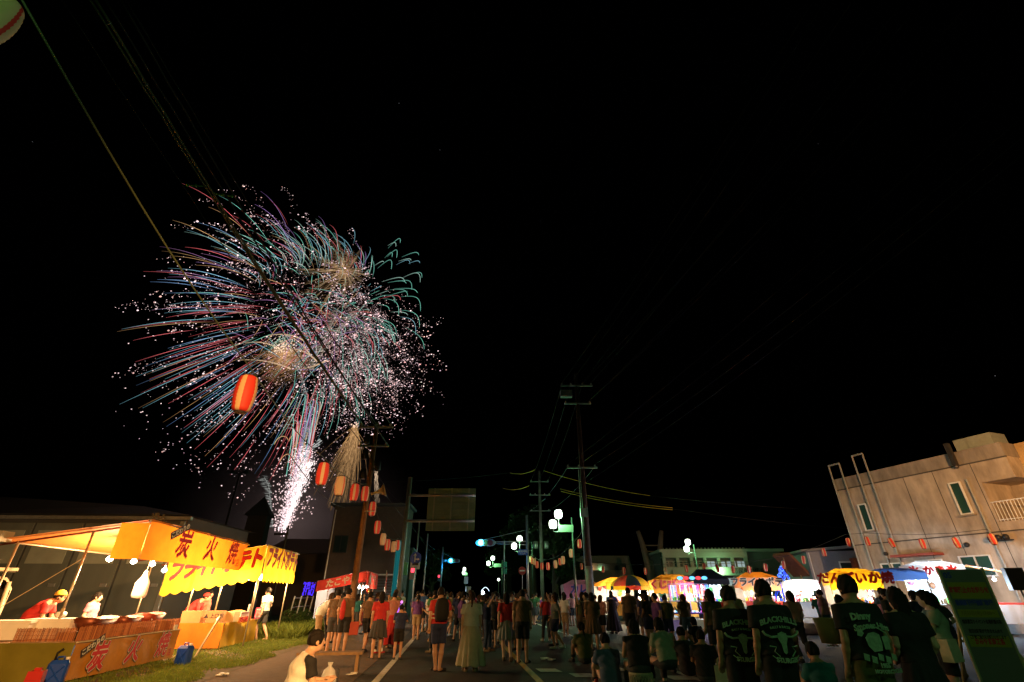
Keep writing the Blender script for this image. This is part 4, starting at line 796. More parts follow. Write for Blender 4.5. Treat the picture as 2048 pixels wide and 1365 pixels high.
MB().tube([(ax, .02, za0 + 1.02), (WL, .02, za0 + 1.02), (WL, 1.16, za0 + 1.02), (WL + 4, 1.16, za0 + 1.02)], .03, 6).build('handrail', white_p, CB); MB().tube([(ax, .02, za0 + .1), (WL, .02, za0 + .1), (WL, 1.16, za0 + .1), (WL + 4, 1.16, za0 + .1)], .02, 6).build('bottom_rail', white_p, CB)
x, z = wp(2004, 1077); b = MB(); fx = thing('wall_floodlights', 'cluster of black unlit floodlights on the concrete wall at the right edge', 'floodlight', CB.location + WD * x + WN * .25 + Vector((0, 0, z)), CB.rotation_euler.z)
MB().box((0, .1, -.12), (1.1, .08, .06)).build('bracket', black, fx)
for k in range(3): MB().lathe([(.07, .12), (.13, .05), (.14, -.12), (.1, -.14)], 10, (-.35 + k * .35, -.05, .05)).build('floodlight', black, fx, True)
# small white house
hpz = at(1635, 1190, 41)
WH = thing('small_house', 'small grey white house with low eaves left of the concrete building', 'house', (hpz.x, 41, 0), rad(-12))
MB().box((2.6, 3, 2.3), (5.2, 6, 4.6)).build('wall', mat('grey_house_wall', (.26, .26, .28), .8, noise=.12), WH)
b = MB(); b.add([(-.5, -.5, 4.55), (5.6, -.5, 4.9), (5.6, 6.5, 4.9), (-.5, 6.5, 4.55), (-.5, -.5, 4.7), (5.6, -.5, 5.15), (5.6, 6.5, 5.15), (-.5, 6.5, 4.7)], [(0, 3, 2, 1), (4, 5, 6, 7), (0, 1, 5, 4), (1, 2, 6, 5), (2, 3, 7, 6), (3, 0, 4, 7)]); b.build('roof', mat('house_roof', (.2, .18, .16), .7), WH)
wq = MB(); wq.box((2.6, -.04, 3.1), (.95, .08, 1.5)); wq = wq.build('window', white_p, WH)
for z in (2.75, 3.45): MB().box((2.6, -.09, z), (.8, .02, .58)).build('pane', glass, wq)
MB().box((3.6, -.3, 3.7), (1.3, .6, .7)).build('awning', mat('brown_awning', (.28, .08, .03), .6), WH); MB().tube([(.15, -.06, .2), (.15, -.06, 4.5)], .05, 8).build('drainpipe', white_p, WH)
# ================================================================== town hall, gymnasium, monument, gable
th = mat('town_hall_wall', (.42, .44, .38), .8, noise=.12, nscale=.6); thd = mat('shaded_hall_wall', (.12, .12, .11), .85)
D = 62
x0, x1, x2 = at(1335, 1190, D).x, at(1505, 1190, D).x, at(1575, 1190, D).x
def hz(py): return at(1400, py, D).z
TH_ = thing('town_hall', 'long town hall with balconies and lit windows washed in green lamp light', 'building', (x0, D, 0), rad(-4)); L0, L1 = x1 - x0, x2 - x0
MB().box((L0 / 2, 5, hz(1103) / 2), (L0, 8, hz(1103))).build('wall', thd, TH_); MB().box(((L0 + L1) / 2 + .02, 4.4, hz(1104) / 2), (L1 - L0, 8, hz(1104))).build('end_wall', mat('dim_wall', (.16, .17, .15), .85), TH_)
for z0, z1, y in ((hz(1116), hz(1105), -.1), (hz(1152), hz(1136), -.9)):
    MB().box((L0 / 2, y, (z0 + z1) / 2), (L0, .25, z1 - z0)).build('balcony_front', th, TH_); MB().box((L0 / 2, y + .6, z0 + .05), (L0, 1.4, .12)).build('balcony_floor', th, TH_)
MB().box((L1 / 2, 4.6, hz(1102)), (L1 + .6, 9.6, .3)).build('roof_edge', th, TH_)
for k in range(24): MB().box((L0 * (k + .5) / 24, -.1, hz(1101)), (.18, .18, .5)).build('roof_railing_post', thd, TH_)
wg = glow('lit_office_glass', (.55, .72, .70), .55); wgd = mat('unlit_office_glass', (.05, .09, .07), .2)
def hwin(pa, pb, py0, py1, n, m):
    a, c = at(pa, 1190, D).x - x0, at(pb, 1190, D).x - x0; z0, z1 = hz(py1), hz(py0)
    for k in range(n):
        cx = a + (c - a) * (k + .5) / n; w = (c - a) / n * .9; b = MB(); h = z1 - z0; cz = (z0 + z1) / 2
        for q in ((cx, z1, w, .08), (cx, z0, w, .08), (cx - w / 2, cz, .08, h), (cx + w / 2, cz, .08, h), (cx, cz, .06, h), (cx, cz + h * .1, w, .05)): b.box((q[0], .96, q[1]), (q[2], .1, q[3]))
        f = b.build('window', th, TH_); MB().box((cx, .99, cz), (w - .02, .02, h - .02)).build('pane', m, f)
hwin(1425, 1508, 1122, 1135, 4, wg); hwin(1430, 1485, 1156, 1172, 2, wg); hwin(1340, 1420, 1122, 1134, 4, wgd); hwin(1340, 1400, 1156, 1170, 3, wgd)
for k in range(7): MB().box((.2 + L0 * k / 6.2, .2, hz(1104) / 2), (.35, .35, hz(1104))).build('column', th, TH_)
st_ = MB(); q0, q1 = at(1345, 1140, D - 2), at(1400, 1168, D - 2); st_.add([q0, q0 + Vector((0, 0, -.9)), q1 + Vector((0, 0, -.9)), q1, q0 + Vector((0, .3, 0)), q0 + Vector((0, .3, -.9)), q1 + Vector((0, .3, -.9)), q1 + Vector((0, .3, 0))], [(0, 1, 2, 3), (4, 7, 6, 5), (0, 3, 7, 4), (1, 5, 6, 2), (0, 4, 5, 1), (3, 2, 6, 7)]); o = st_.build('stair_wall', th, None); o.parent = TH_; o.matrix_parent_inverse = (Matrix.Translation(TH_.location) @ Matrix.Rotation(rad(-4), 4, 'Z')).inverted()
lb_ = MB(); lb_.ball((0, 0, 0), .22); lb_ = lb_.build('bulkhead_lamp', glow('town_bulb', (1, 1, .8), 12), None, True, at(1440, 1142, D - 1.6)); tag(lb_, 'bright round bulb hanging before the town hall balcony', 'lamp'); lamp((0, -.5, 0), 160, (.35, 1, .4), 'bulb_light', .2, lb_)
text('町民憩の広場', .62, blk_ink, TH_, frame((at(1487, 1144, D).x - x0, -1.04, hz(1144)), (1, 0, 0), ZX), .01)
gx0, gx1 = at(1150, 1190, 75).x, at(1283, 1190, 75).x
GY = thing('gymnasium', 'big dark windowless gymnasium block with slanting right end behind the umbrella stall', 'building', (gx0, 75, 0), 0)
gh = at(1200, 1112, 75).z; b = MB(); w = gx1 - gx0; b.add([(0, 0, 0), (w, 0, 0), (w - 1.2, 0, gh), (0, 0, gh), (0, 12, 0), (w, 12, 0), (w - 1.2, 12, gh), (0, 12, gh)], [(0, 1, 2, 3), (4, 7, 6, 5), (0, 3, 7, 4), (1, 5, 6, 2), (3, 2, 6, 7)]); b.build('wall', mat('gym_wall', (.13, .15, .12), .85, noise=.2, nscale=.4), GY)
b = MB(); b.box((w * .5, -.04, at(1200, 1134, 75).z), (w * .62, .06, .9)); b.build('window_band', glass, GY)
mn = mat('bronze_stone', (.16, .14, .11), .6, noise=.2)
MO = thing('arched_monument', 'dim monument of two curved horns rising beside the town hall', 'monument', (at(1316, 1190, 68).x, 68, 0), 0); mh = at(1316, 1062, 68).z
for s in (-1, 1): b = MB(); b.tube([(s * (.5 + 1.1 * (k / 8) ** 2.2), 0, mh * k / 8) for k in range(9)], [.75 - .06 * k for k in range(9)], 8); b.build('horn', mn, MO, True)
for z in (.72, .8): MB().tube([(-1.1, 0, mh * z), (1.1, 0, mh * z)], .09, 6).build('crossbar', mn, MO)
MB().box((0, 0, mh * .3), (1.3, .8, mh * .6)).build('pier', mn, MO)
GR = thing('sloping_roof', 'brown sloping shingled canopy beside the blue light tree', 'canopy roof', at(1583, 1130, 42), rad(20))
a, c = Vector((0, 0, 0)), at(1602, 1150, 42) - at(1563, 1112, 42)
b = MB(); b.box((0, 0, 0), (2.3, 1.6, .22), M=Matrix.Rotation(rad(42), 4, 'Y')); b.build('roof_panel', mat('shingle_brown', (.24, .09, .05), .8, noise=.3, nscale=3), GR)
for x in (-.7, .7): MB().tube([(x, 0, -x * .9), (x, 0, -3.0)], .06, 6).build('post', wood, GR)
lt = at(1575, 1190, 39); lt.z = Z0
LT = thing('light_tree', 'blue string light tree glowing behind the white stall', 'light tree', lt, 0)
MB().tube([(0, 0, 0), (0, 0, 3)], .05, 6).build('pole', black, LT)
bl = MB(); bl2 = MB()
for k in range(420):
    z = R.uniform(.6, 2.95); r_ = (3.15 - z) * .42 * R.uniform(.5, 1.05); a = R.uniform(0, 6.28); (bl if R.random() < .72 else bl2).ball((r_ * math.cos(a), r_ * math.sin(a), z + .12 * math.sin(a * 5)), .045, 5, 3)
for k in range(7):
    a0 = k * .9; bl.tube([((3.1 - z) * .42 * math.cos(a0 + z * .5), (3.1 - z) * .42 * math.sin(a0 + z * .5), z) for z in (.5, 1, 1.5, 2, 2.5, 3)], .018, 4)
o = bl.build('blue_lights', glow('blue_led', (.04, .09, 1), 1.6), LT); o['kind'] = 'stuff'; o = bl2.build('pale_lights', glow('cyan_led', (.15, .35, 1), 2), LT); o['kind'] = 'stuff'
lamp((0, -.7, 1.6), 60, (.1, .2, 1), 'led_light', .3, LT)
# ================================================================== stalls on the right
GOODS = [mat('toy_' + n, c, .5) for n, c in (('red', (.6, .04, .04)), ('yellow', (.7, .5, .05)), ('green', (.08, .4, .08)), ('orange', (.7, .22, .03)), ('pale', (.7, .65, .55)), ('pink', (.7, .15, .3)), ('blue', (.05, .12, .5)), ('brown', (.25, .1, .04)))]
def fair(name, label, px0, px1, d, ztop, hb, canopy, banner_m, txt, ink, col, pw, rz=0, side_txt=None, counter=redc, depth=2.2, out=None, hip=.35, goods=16, spacing=1.0, z0=Z0, drop=0):
    pw *= 1.5
    a, c = at(px0, 1190, d), at(px1, 1190, d); w = (c - a).length; t = thing(name, label, 'food stall', ((a.x + c.x) / 2, d, z0), rz)
    zt = ztop - z0
    for x in (-w / 2 + .04, w / 2 - .04):
        for y in (.04, depth): MB().tube([(x, y, 0), (x, y, zt - .1)], .025, 6).build('post', pipe_m, t)
    b = MB(); b.add([(-w / 2, 0, zt), (w / 2, 0, zt), (w / 2, depth, zt - .05), (-w / 2, depth, zt - .05), (-w * .22, depth / 2, zt + hip), (w * .22, depth / 2, zt + hip)], [(0, 1, 5, 4), (1, 2, 5), (2, 3, 4, 5), (3, 0, 4)]); b.build('canopy', canopy, t)
    cloth('front_banner', banner_m, t, (-w / 2, -.02, zt - hb), (w, 0, 0), (0, 0, hb), 24, 4, .008, px0)
    cloth('valance', banner_m, t, (-w / 2, -.04, zt - hb - .14), (w, 0, 0), (0, 0, .15), 60, 2, .006, px1, .4, 9)
    for s in (-1, 1): cloth('side_banner', banner_m, t, (s * (w / 2 + .01), 0, zt - hb), (0, depth, 0), (0, 0, hb), 12, 4, .008, 2)
    if txt: text(txt, hb * .95, ink, t, frame((0, -.045, zt - hb * .5), (1, 0, 0), ZX), hb * .05, out, spacing=spacing)
    if side_txt: text(side_txt, hb * .95, ink, t, frame((w / 2 + .035, depth / 2, zt - hb * .5), YX, ZX) if rz <= 0 else frame((-w / 2 - .035, depth / 2, zt - hb * .5), (0, -1, 0), ZX), hb * .05, out)
    MB().box((0, .45, .78), (w - .1, .8, .05)).build('counter', wood, t); cloth('counter_drape', counter, t, (-w / 2 + .02, .03, .02), (w - .04, 0, 0), (0, 0, .76), 20, 4, .02, 1)
    cloth('back_sheet', whitec, t, (-w / 2, depth - .03, 0), (w, 0, 0), (0, 0, zt - .2), 12, 6, .02, 3)
    for k in range(goods):
        g = MB(); x = -w / 2 + .15 + (w - .3) * (k + .5) / goods; y = R.uniform(.15, .7)
        R.choice([lambda: g.box((x, y, .9), (.14, .14, R.uniform(.15, .3))), lambda: g.ball((x, y, .92), (.08, .08, .11), 8, 6), lambda: g.lathe([(.05, .8), (.07, .95), (.03, 1.0), (.03, 1.06)], 8, (x, y, 0))])()
        g.build('goods', R.choice(GOODS), t)
    for k in range(max(3, goods // 3)):
        g = MB(); x = -w / 2 + .2 + (w - .4) * R.random(); g.ball((x, depth - .2, R.uniform(1.0, 1.8)), (.12, .06, .15), 8, 6); g.build('hanging_prize', R.choice(GOODS), t, True)
    n = max(2, int(w / .9)); bulbs([(-w / 2 + w * (k + .5) / n, .35, zt - hb - .28) for k in range(n)], pw / n, col, bulb_g if col[0] > .9 else bulb_w, t, .06)
    return t
yb = mat('deep_yellow_banner', (.85, .48, .02), .7, transl=.45); pinkb = mat('pink_banner', (.7, .25, .45), .7, transl=.4); orb = mat('orange_banner', (.85, .33, .03), .7, transl=.4)
fair('food_stall', 'yellow banner stall lettered for dumplings and grilled squid before the concrete building', 1672, 1764, 23, 2.42, .5, yb, yb, 'だんごいか焼', red_ink, WARM, 280, rad(-24), 'いか焼', redc, 2.3, None, .2)
fair('food_stall', 'orange banner fried potato stall left of the blue light tree', 1490, 1563, 33, 2.5, .55, orb, mat('peach_banner', (.75, .3, .14), .7, transl=.4), 'フライドポテト', blk_ink, WARM, 160, rad(-12), None, redc, 2.4, [(.04, wht_ink)])
fair('food_stall', 'small brilliantly lit white stall with striped valance right of the light tree', 1588, 1641, 31, 2.3, .35, whitec, whitec, None, red_ink, (1, .95, .88), 300, rad(-14), None, whitec, 2.0, None, .08)
fair('food_stall', 'pink banner shop stall far back between the utility poles', 1128, 1205, 43, 2.3, .75, pinkb, pinkb, 'カレー', blue_ink, (1, .9, .85), 260, 0, None, whitec, 2.4, None, .35, 12)
fair('food_stall', 'orange spinning lottery stall beside the umbrella stall', 1310, 1400, 32, 2.35, .55, orb, orb, 'くじびき大会', red_ink, (1, .85, .6), 260, rad(-8), 'くじ', orb, 2.4, [(.03, wht_ink)])
fair('food_stall', 'dark navy tent stall with cold white bulbs', 1392, 1462, 30, 2.35, .12, navy, navy, None, red_ink, COOL, 420, rad(-8), None, navy, 2.6, None, .55)
fair('food_stall', 'orange canvas stall crowded with bright bulbs under the striped umbrella', 1212, 1300, 33, 2.25, .22, orb, orb, None, red_ink, (1, .8, .5), 520, rad(8), None, orb, 2.6, None, .3, 22)
T8 = fair('food_stall', 'shaved ice stall with white banner and red awning before the concrete building', 1830, 1935, 24.5, 2.75, .45, whitec, whitec, '氷 かき氷', red_ink, (.6, .8, 1), 520, rad(-38), '氷', whitec, 2.6, None, .25)
MB().add([(1.3, -.1, 2.35), (3.3, .2, 1.9), (3.3, 2.6, 1.9), (1.3, 2.7, 2.4)], [(0, 1, 2, 3)]).build('side_awning', redo, T8)
for x, y in ((3.2, .25), (3.2, 2.5)): MB().tube([(x, y, 0), (x, y, 1.9)], .03, 6).build('post', pipe_m, T8)
bulbs([(1.55, 1.5, 1.95), (2.15, 1.6, 1.8)], 200, (.45, .7, 1), bulb_w, T8, .07)
MB().box((2.2, 1.3, .8), (1.1, .6, .08)).build('side_counter', mat('red_paint', (.5, .05, .04), .5), T8); cloth('side_skirt', whitec, T8, (1.65, 1.0, .02), (1.1, 0, 0), (0, 0, .74), 10, 4, .02)
bt_ = thing('blue_canopy_cart', 'cart under a round blue plastic canopy between the squid stall and the ice stall', 'cart', (at(1805, 1190, 24.5).x, 24.5, Z0), rad(-30))
b = MB(); b.sheet(lambda u, v: Vector((-1.2 + 2.4 * u, 1.5 * v, 1.75 + .55 * math.sin(math.pi * v) ** .7 * (1 - .3 * (2 * u - 1) ** 2))), 10, 10); b.build('round_canopy', mat('blue_plastic_sheet', (.06, .12, .3), .3, transl=.3), bt_, True)
for x in (-1.1, 1.1):
    for y in (.05, 1.45): MB().tube([(x, y, 0), (x, y, 1.8)], .025, 6).build('post', steel, bt_)
MB().box((0, .7, .85), (2.2, 1.2, .1)).build('cart_top', white_p, bt_); cloth('cart_skirt', redc, bt_, (-1.1, .05, .05), (2.2, 0, 0), (0, 0, .75), 14, 4, .02)
# octopus ball stall behind the brown pole on the left
T3, rz3 = yatai('food_stall', 'red octopus dumpling stall lit by a bare bulb beside the brown pole on the left', (at(742, 1190, 31).x, 29.5, 0), 4.6, 2.75, .2, 2.6, redc, redc, (-.2, -2.0))
cloth('side_banner', redc, T3, (-2.6, -.02, 1.7), (2.6, 0, .5), (0, 0, .5), 14, 4, .012, 3)
text('たこやき', .42, wht_ink, T3, Matrix(((1, 0, 0, -1.3), (0, 0, -1, -.05), (.19, 1, 0, 2.2), (0, 0, 0, 1))), .015); text('たこやき', .6, wht_ink, T3, frame((.06, 2.2, 2.3), YX, ZX), .02)
oc = MB(); oc.tube([(.1, .5, 2.15), (.16, .5, 2.15)], .55, 24); oc.build('round_signboard', mat('sign_red2', (.6, .05, .03), .5), T3); MB().tube([(.165, .5, 2.35), (.175, .5, 2.35)], .2, 16).build('white_disc', white_p, T3); MB().box((.17, .5, 1.75), (.02, .7, .12)).build('yellow_band', yel, T3)
MB().box((-.6, 2.2, .74), (1.0, 4.2, .05)).build('counter', wood, T3); cloth('counter_drape', redc, T3, (-.08, .1, .03), (0, 4.3, 0), (0, 0, .72), 20, 4, .02)
cloth('back_sheet', whitec, T3, (-2.55, .1, .1), (0, 4.4, 0), (0, 0, 1.9), 16, 5, .02)
for k in range(14): g = MB(); g.ball((R.uniform(-.9, -.2), .3 + .3 * k, .88), (.09, .09, .12), 8, 5); g.build('goods', R.choice(GOODS), T3)
bulbs([(.1, .1, 1.98), (-.5, 1.2, 1.95), (-.5, 2.5, 1.95)], 190, (1, .82, .6), bulb_g, T3, .075)
rs_ = thing('banner_flag', 'tall red banner flag standing in the octopus stall', 'flag', (at(768, 1190, 33).x, 33, 0), ROAD); MB().tube([(0, 0, 0), (0, 0, 2.9)], .02, 6).build('pole', white_p, rs_); cloth('flag_cloth', redc, rs_, (0, 0, 1.0), (0, .6, 0), (0, 0, 1.8), 6, 12, .03); [text(ch, .36, wht_ink, rs_, frame((.02, .3, 2.5 - .4 * i), YX, ZX), .01) for i, ch in enumerate('たこ焼')]
be = thing('blue_light_net', 'blue glowing net of lights on the fence left of the octopus stall', 'light net', at(618, 1176, 33), 0)
b = MB(); 
for k in range(60): b.ball((R.uniform(-.35, .35), R.uniform(-.1, .1), R.uniform(-.4, .3)), .04, 5, 3)
for k in range(5): b.tube([(-.3 + .15 * k, 0, -.4), (-.25 + .15 * k, 0, .3)], .015, 4)
o = b.build('lights', glow('violet_led', (.08, .03, 1), 1.5), be); o['kind'] = 'stuff'; MB().tube([(0, .05, -1.2), (0, .05, .3)], .03, 6).build('post', black, be)
# striped umbrella
um = at(1262, 1190, 31.5); um.z = Z0; ur = 1.15; ut = at(1262, 1151, 31.5).z - Z0
UM = thing('striped_umbrella', 'big yellow red and black panelled umbrella over the orange stall', 'umbrella', um, .35); MB().tube([(0, 0, 0), (0, 0, ut)], .03, 8).build('pole', white_p, UM)
seg = [yb, redc, mat('umbrella_black', (.03, .03, .05), .7), yb, redc, mat('umbrella_black', (.03, .03, .05), .7), yb, redc]
for k in range(8):
    a0, a1 = 2 * math.pi * k / 8, 2 * math.pi * (k + 1) / 8
    b = MB(); b.sheet(lambda u, v: Vector((ur * math.sin(v * 1.35) / math.sin(1.35) * math.cos(a0 + (a1 - a0) * u), ur * math.sin(v * 1.35) / math.sin(1.35) * math.sin(a0 + (a1 - a0) * u), ut - .75 * (1 - math.cos(v * 1.35)) + .02 * v * math.sin(math.pi * u))), 6, 8); b.build('umbrella_panel', seg[k], UM, True)
    MB().tube([(0, 0, ut - .05), (ur * math.cos(a0), ur * math.sin(a0), ut - .6)], .01, 4).build('rib', steel, UM)
    b = MB(); b.sheet(lambda u, v: Vector((ur * math.cos(a0 + (a1 - a0) * u) * 1.0, ur * math.sin(a0 + (a1 - a0) * u), ut - .585 - .2 * v)), 6, 2); b.build('umbrella_valance', seg[(k + 2) % 8], UM, True)
# glowing toy rack
tr = at(1378, 1190, 25); tr.z = 0
TR = thing('toy_rack', 'rack of glowing pink blue and white light sticks before the lottery stall', 'toy rack', tr, rad(-8))
for x in (-.9, 0, .9): MB().tube([(x, 0, 0), (x, 0, 2.0)], .02, 6).build('post', steel, TR)
for z in (1.3, 2.0): MB().tube([(-.9, 0, z), (.9, 0, z)], .015, 6).build('rail', steel, TR)
gl = [glow('led_pink', (1, .15, .7), 1.6), glow('led_white', (.9, .9, 1), 1.8), glow('led_violet', (.4, .12, 1), 1.5), glow('led_cyan', (.15, .6, 1), 1.6), glow('led_redtoy', (1, .08, .1), 1.3)]
for k in range(30): x = -.85 + k * .06; l = R.uniform(.25, .6); MB().tube([(x, -.02, 1.95), (x, -.03, 1.95 - l)], .018, 5).build('light_stick', R.choice(gl), TR)
for k in range(22): x = .35 + R.uniform(0, .75); l = R.uniform(.3, .8); z = R.uniform(.9, 1.3); MB().tube([(x, -.06, z), (x + .12, -.1, z - l)], .016, 5).build('light_stick', R.choice(gl[1:4]), TR)
for k in range(5): x = -.3 + k * .28; MB().ball((x, 0, 2.25), (.14, .06, .08), 8, 5).build('light_toy', R.choice((gl[4], gl[3])), TR)
MB().box((-.2, -.3, .82), (1.5, .6, .06)).build('tray', mat('tray_violet', (.2, .1, .35), .5), TR)
for k in range(20): MB().ball((R.uniform(-.9, .5), R.uniform(-.55, -.1), .88), R.uniform(.03, .06), 6, 4).build('light_toy', R.choice(gl), TR)
lamp((0, -.6, 1.5), 90, (.7, .45, 1), 'toy_light', .3, TR)
cr = thing('plastic_crate', 'clear plastic crate with glowing pink toys on the road before the toy rack', 'crate', gp(1318, 1262), .2); cp = mat('milky_plastic', (.5, .5, .6), .3, transl=.4)
for c_, d_ in (((0, -.3, .2), (.95, .02, .4)), ((0, .3, .2), (.95, .02, .4)), ((-.475, 0, .2), (.02, .58, .4)), ((.475, 0, .2), (.02, .58, .4)), ((0, 0, .01), (.92, .57, .02))): MB().box(c_, d_).build('panel', cp, cr)
for k in range(12): MB().ball((R.uniform(-.35, .35), R.uniform(-.28, -.1), R.uniform(.06, .3)), R.uniform(.03, .07), 6, 4).build('light_toy', gl[k % 3 * 2], cr)
cr2 = MB(); cr2.box((0, 0, .22), (.7, .5, .44), taper=1.08); cr2.box((0, 0, .45), (.8, .58, .03)); tag(cr2.build('storage_box', cp, None, False, gp(1345, 1262), -.1), 'lidded milky storage box right of the clear toy crate', 'box')
wb = MB(); wb.lathe([(.02, 0), (.25, .02), (.3, .25), (.2, .45), (.05, .55), (.08, .62)], 10); tag(wb.build('rubbish_bag', bagm, None, True, gp(1352, 1250), 0), 'full white plastic bag standing behind the storage box', 'plastic bag')

# ================================================================== notice board in the right foreground
NB = thing('notice_board', 'tall standing no parking notice board with yellow bands and dim blue print, right foreground', 'notice board', Vector((at(1940, 1190, 9.6).x, 9.6, 0)), rad(-14))
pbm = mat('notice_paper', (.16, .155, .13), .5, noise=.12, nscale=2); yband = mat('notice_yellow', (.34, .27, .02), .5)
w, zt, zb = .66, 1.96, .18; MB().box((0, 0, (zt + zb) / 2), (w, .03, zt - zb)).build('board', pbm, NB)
for x in (-w / 2 - .015, w / 2 + .015): MB().box((x, 0, (zt + zb) / 2 - .05), (.03, .05, zt - zb + .15)).build('frame', mat('pale_timber', (.42, .40, .2), .7, noise=.2), NB)
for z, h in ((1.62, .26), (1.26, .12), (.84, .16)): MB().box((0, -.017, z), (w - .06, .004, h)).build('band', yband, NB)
def nb_t(s, z, size, m, b=.003, sx=1): text(s, size, m, NB, frame((0, -.02, z), (1, 0, 0), ZX), b, sx=sx * .77)
nb_t('駐車禁止のお知らせ', 1.62, .105, red_ink, .005, .82); nb_t('香美町役場前駐車場', 1.42, .095, blue_ink, .004, .86); nb_t('7月13日(金) 17:00～', 1.26, .085, mat('ochre_ink', (.25, .18, .02), .6), .003, .9); nb_t('納涼夏祭りイベント会場設置の為', 1.13, .07, blk_ink, .002, .72); nb_t('当日は駐車ができませんので', .99, .066, blk_ink, .002, .75); nb_t('ご理解ご協力をお願いいたします', .91 - .01, .064, blk_ink, .002, .72); nb_t('かみやま商工会', .835, .1, red_ink, .004, .8)
text('05', .13, blue_ink, NB, frame((-.24, -.02, 1.86), (1, 0, 0), ZX), .004)
for x in (-.28, .28): MB().tube([(x, .03, 1.3), (x * 1.1, .75, .0)], .028, 6).build('back_leg', mat('pale_timber', (.42, .40, .2), .7, noise=.2), NB)
for x in (-.3, .3): MB().box((x, 0, .1), (.05, .05, .2)).build('foot', mat('pale_timber', (.42, .40, .2), .7, noise=.2), NB)
br = thing('timber_prop', 'pale timber prop leaning on the ground right of the notice board', 'prop', at(1975, 1240, 10.6), 0); q = at(2060, 1335, 10.2) - br.location; MB().tube([(0, 0, 0), q], .035, 6).build('beam', mat('pale_timber', (.42, .40, .2), .7, noise=.2), br); MB().tube([q * .45, q * .45 + Vector((-.9, .1, -.02))], .025, 6).build('brace', mat('pale_timber', (.42, .40, .2), .7, noise=.2), br)
sp_ = thing('loudspeaker', 'black loudspeaker box on a tripod at the right edge', 'loudspeaker', (at(2046, 1190, 19).x, 19, 0), -.5); MB().box((0, 0, 2.05), (.5, .45, .72)).build('cabinet', black, sp_); MB().tube([(0, 0, .6), (0, 0, 1.7)], .03, 8).build('pole', black, sp_); MB().box((0, -.23, 2.05), (.44, .02, .66)).build('grille', mat('grille_black', (.03, .03, .03), .8), sp_)
for k in range(3): a = 2.1 * k; MB().tube([(0, 0, .85), (.5 * math.cos(a), .5 * math.sin(a), 0)], .018, 6).build('leg', black, sp_)
# cone sign on the road and litter
rc = thing('path_sign', 'small white notice in front of a red cone on the road edge', 'sign', gp(757, 1306), .05); c_ = MB(); c_.lathe([(.2, 0), (.2, .03), (.13, .035), (.03, .62), (.0, .63)], 14); c_.build('cone', mat('cone_red', (.6, .04, .03), .5), rc, True); MB().box((0, -.2, .3), (.3, .02, .5)).build('card', white_p, rc)
for i, ch in enumerate('足下注意'): text(ch, .1, blk_ink, rc, frame((-.07, -.215, .48 - .115 * i), (1, 0, 0), ZX), .002)
gmk = MB(); gmk.tube([(.06, -.215, .5), (.09, -.215, .35), (.05, -.215, .15)], .02, 5); gmk.build('green_arrow', mat('green_ink', (.05, .4, .08), .5), rc)
for px, py, lab in ((706, 1352, 'crumpled pale litter on the footpath left of the white line'), (1092, 1320, 'small pale litter heap beside the centre line'), (1104, 1322, 'flattened white paper tray beside the centre line'), (445, 1352, 'white scrap of paper on the brown footpath')):
    b = MB(); [b.box((R.uniform(-.1, .1), R.uniform(-.08, .08), .02 + .01 * k), (.12, .09, .015), rz=k) for k in range(4)]; tag(b.build('litter', white_p, None, False, gp(px, py, .008)), lab, 'litter')
# fence at the end of the verge
FN = thing('pipe_fence', 'steel post and dark rail fence at the end of the verge beyond the yellow stall', 'fence', gp(570, 1262), ROAD)
for k in range(4): MB().tube([(.3 * 0, k * 1.2, 0), (.15, k * 1.2, 1.5)], .035, 8).build('post', steel, FN)
for z in (.5, 1.0, 1.4): MB().tube([(z * .1, 0, z), (z * .1, 3.6, z)], .02, 6).build('rail', black, FN)
# ================================================================== fireworks, far beyond the houses
SM = spark_mat(); FD = 170.0; PXM = 170 / FPX / .93       # metres per picture pixel out there
class Sparks(MB):
    def __init__(s): super().__init__(); s.c = []
    def streak(s, pts, r, cols, n=4):
        k = len(s.v); s.tube(pts, r, n, cap=False)
        m = len(pts)
        for i in range(m): s.c += [cols[i]] * n
    def dot(s, p, r, col, el=1.0, ax=None):
        k = len(s.v); x, y, z = p
        s.v += [(x + r * el, y, z), (x - r * el, y, z), (x, y + r, z), (x, y - r, z), (x, y, z + r), (x, y, z - r)]
        s.f += [tuple(k + i for i in q) for q in ((0, 2, 4), (2, 1, 4), (1, 3, 4), (3, 0, 4), (2, 0, 5), (1, 2, 5), (3, 1, 5), (0, 3, 5))]; s.m += [0] * 8; s.c += [col] * 6
    def make(s, name, parent, stuff=False):
        o = s.build(name, SM, parent); a = o.data.attributes.new('glow', 'FLOAT_COLOR', 'POINT')
        arr = np.ones((len(s.v), 4), dtype=np.float32); arr[:, :3] = np.array(s.c, dtype=np.float32); a.data.foreach_set('color', arr.ravel())
        if stuff: o['kind'] = 'stuff'
        return o
def rdir():
    while True:
        v = Vector((R.gauss(0, 1), R.gauss(0, 1), R.gauss(0, 1)))
        if v.length > .2: return v.normalized()
def ease(t, k=1.9): return (1 - math.exp(-k * t)) / (1 - math.exp(-k))
PAL = {'teal': (.22, .66, .52), 'cyan': (.25, .55, .66), 'blue': (.20, .34, .60), 'red': (.85, .16, .18), 'orange': (.66, .36, .16), 'mag': (.55, .25, .52), 'pur': (.36, .2, .5), 'mint': (.48, .78, .66)}
SIZE = 1.0
def mul(c, k): return tuple(x * k for x in c)
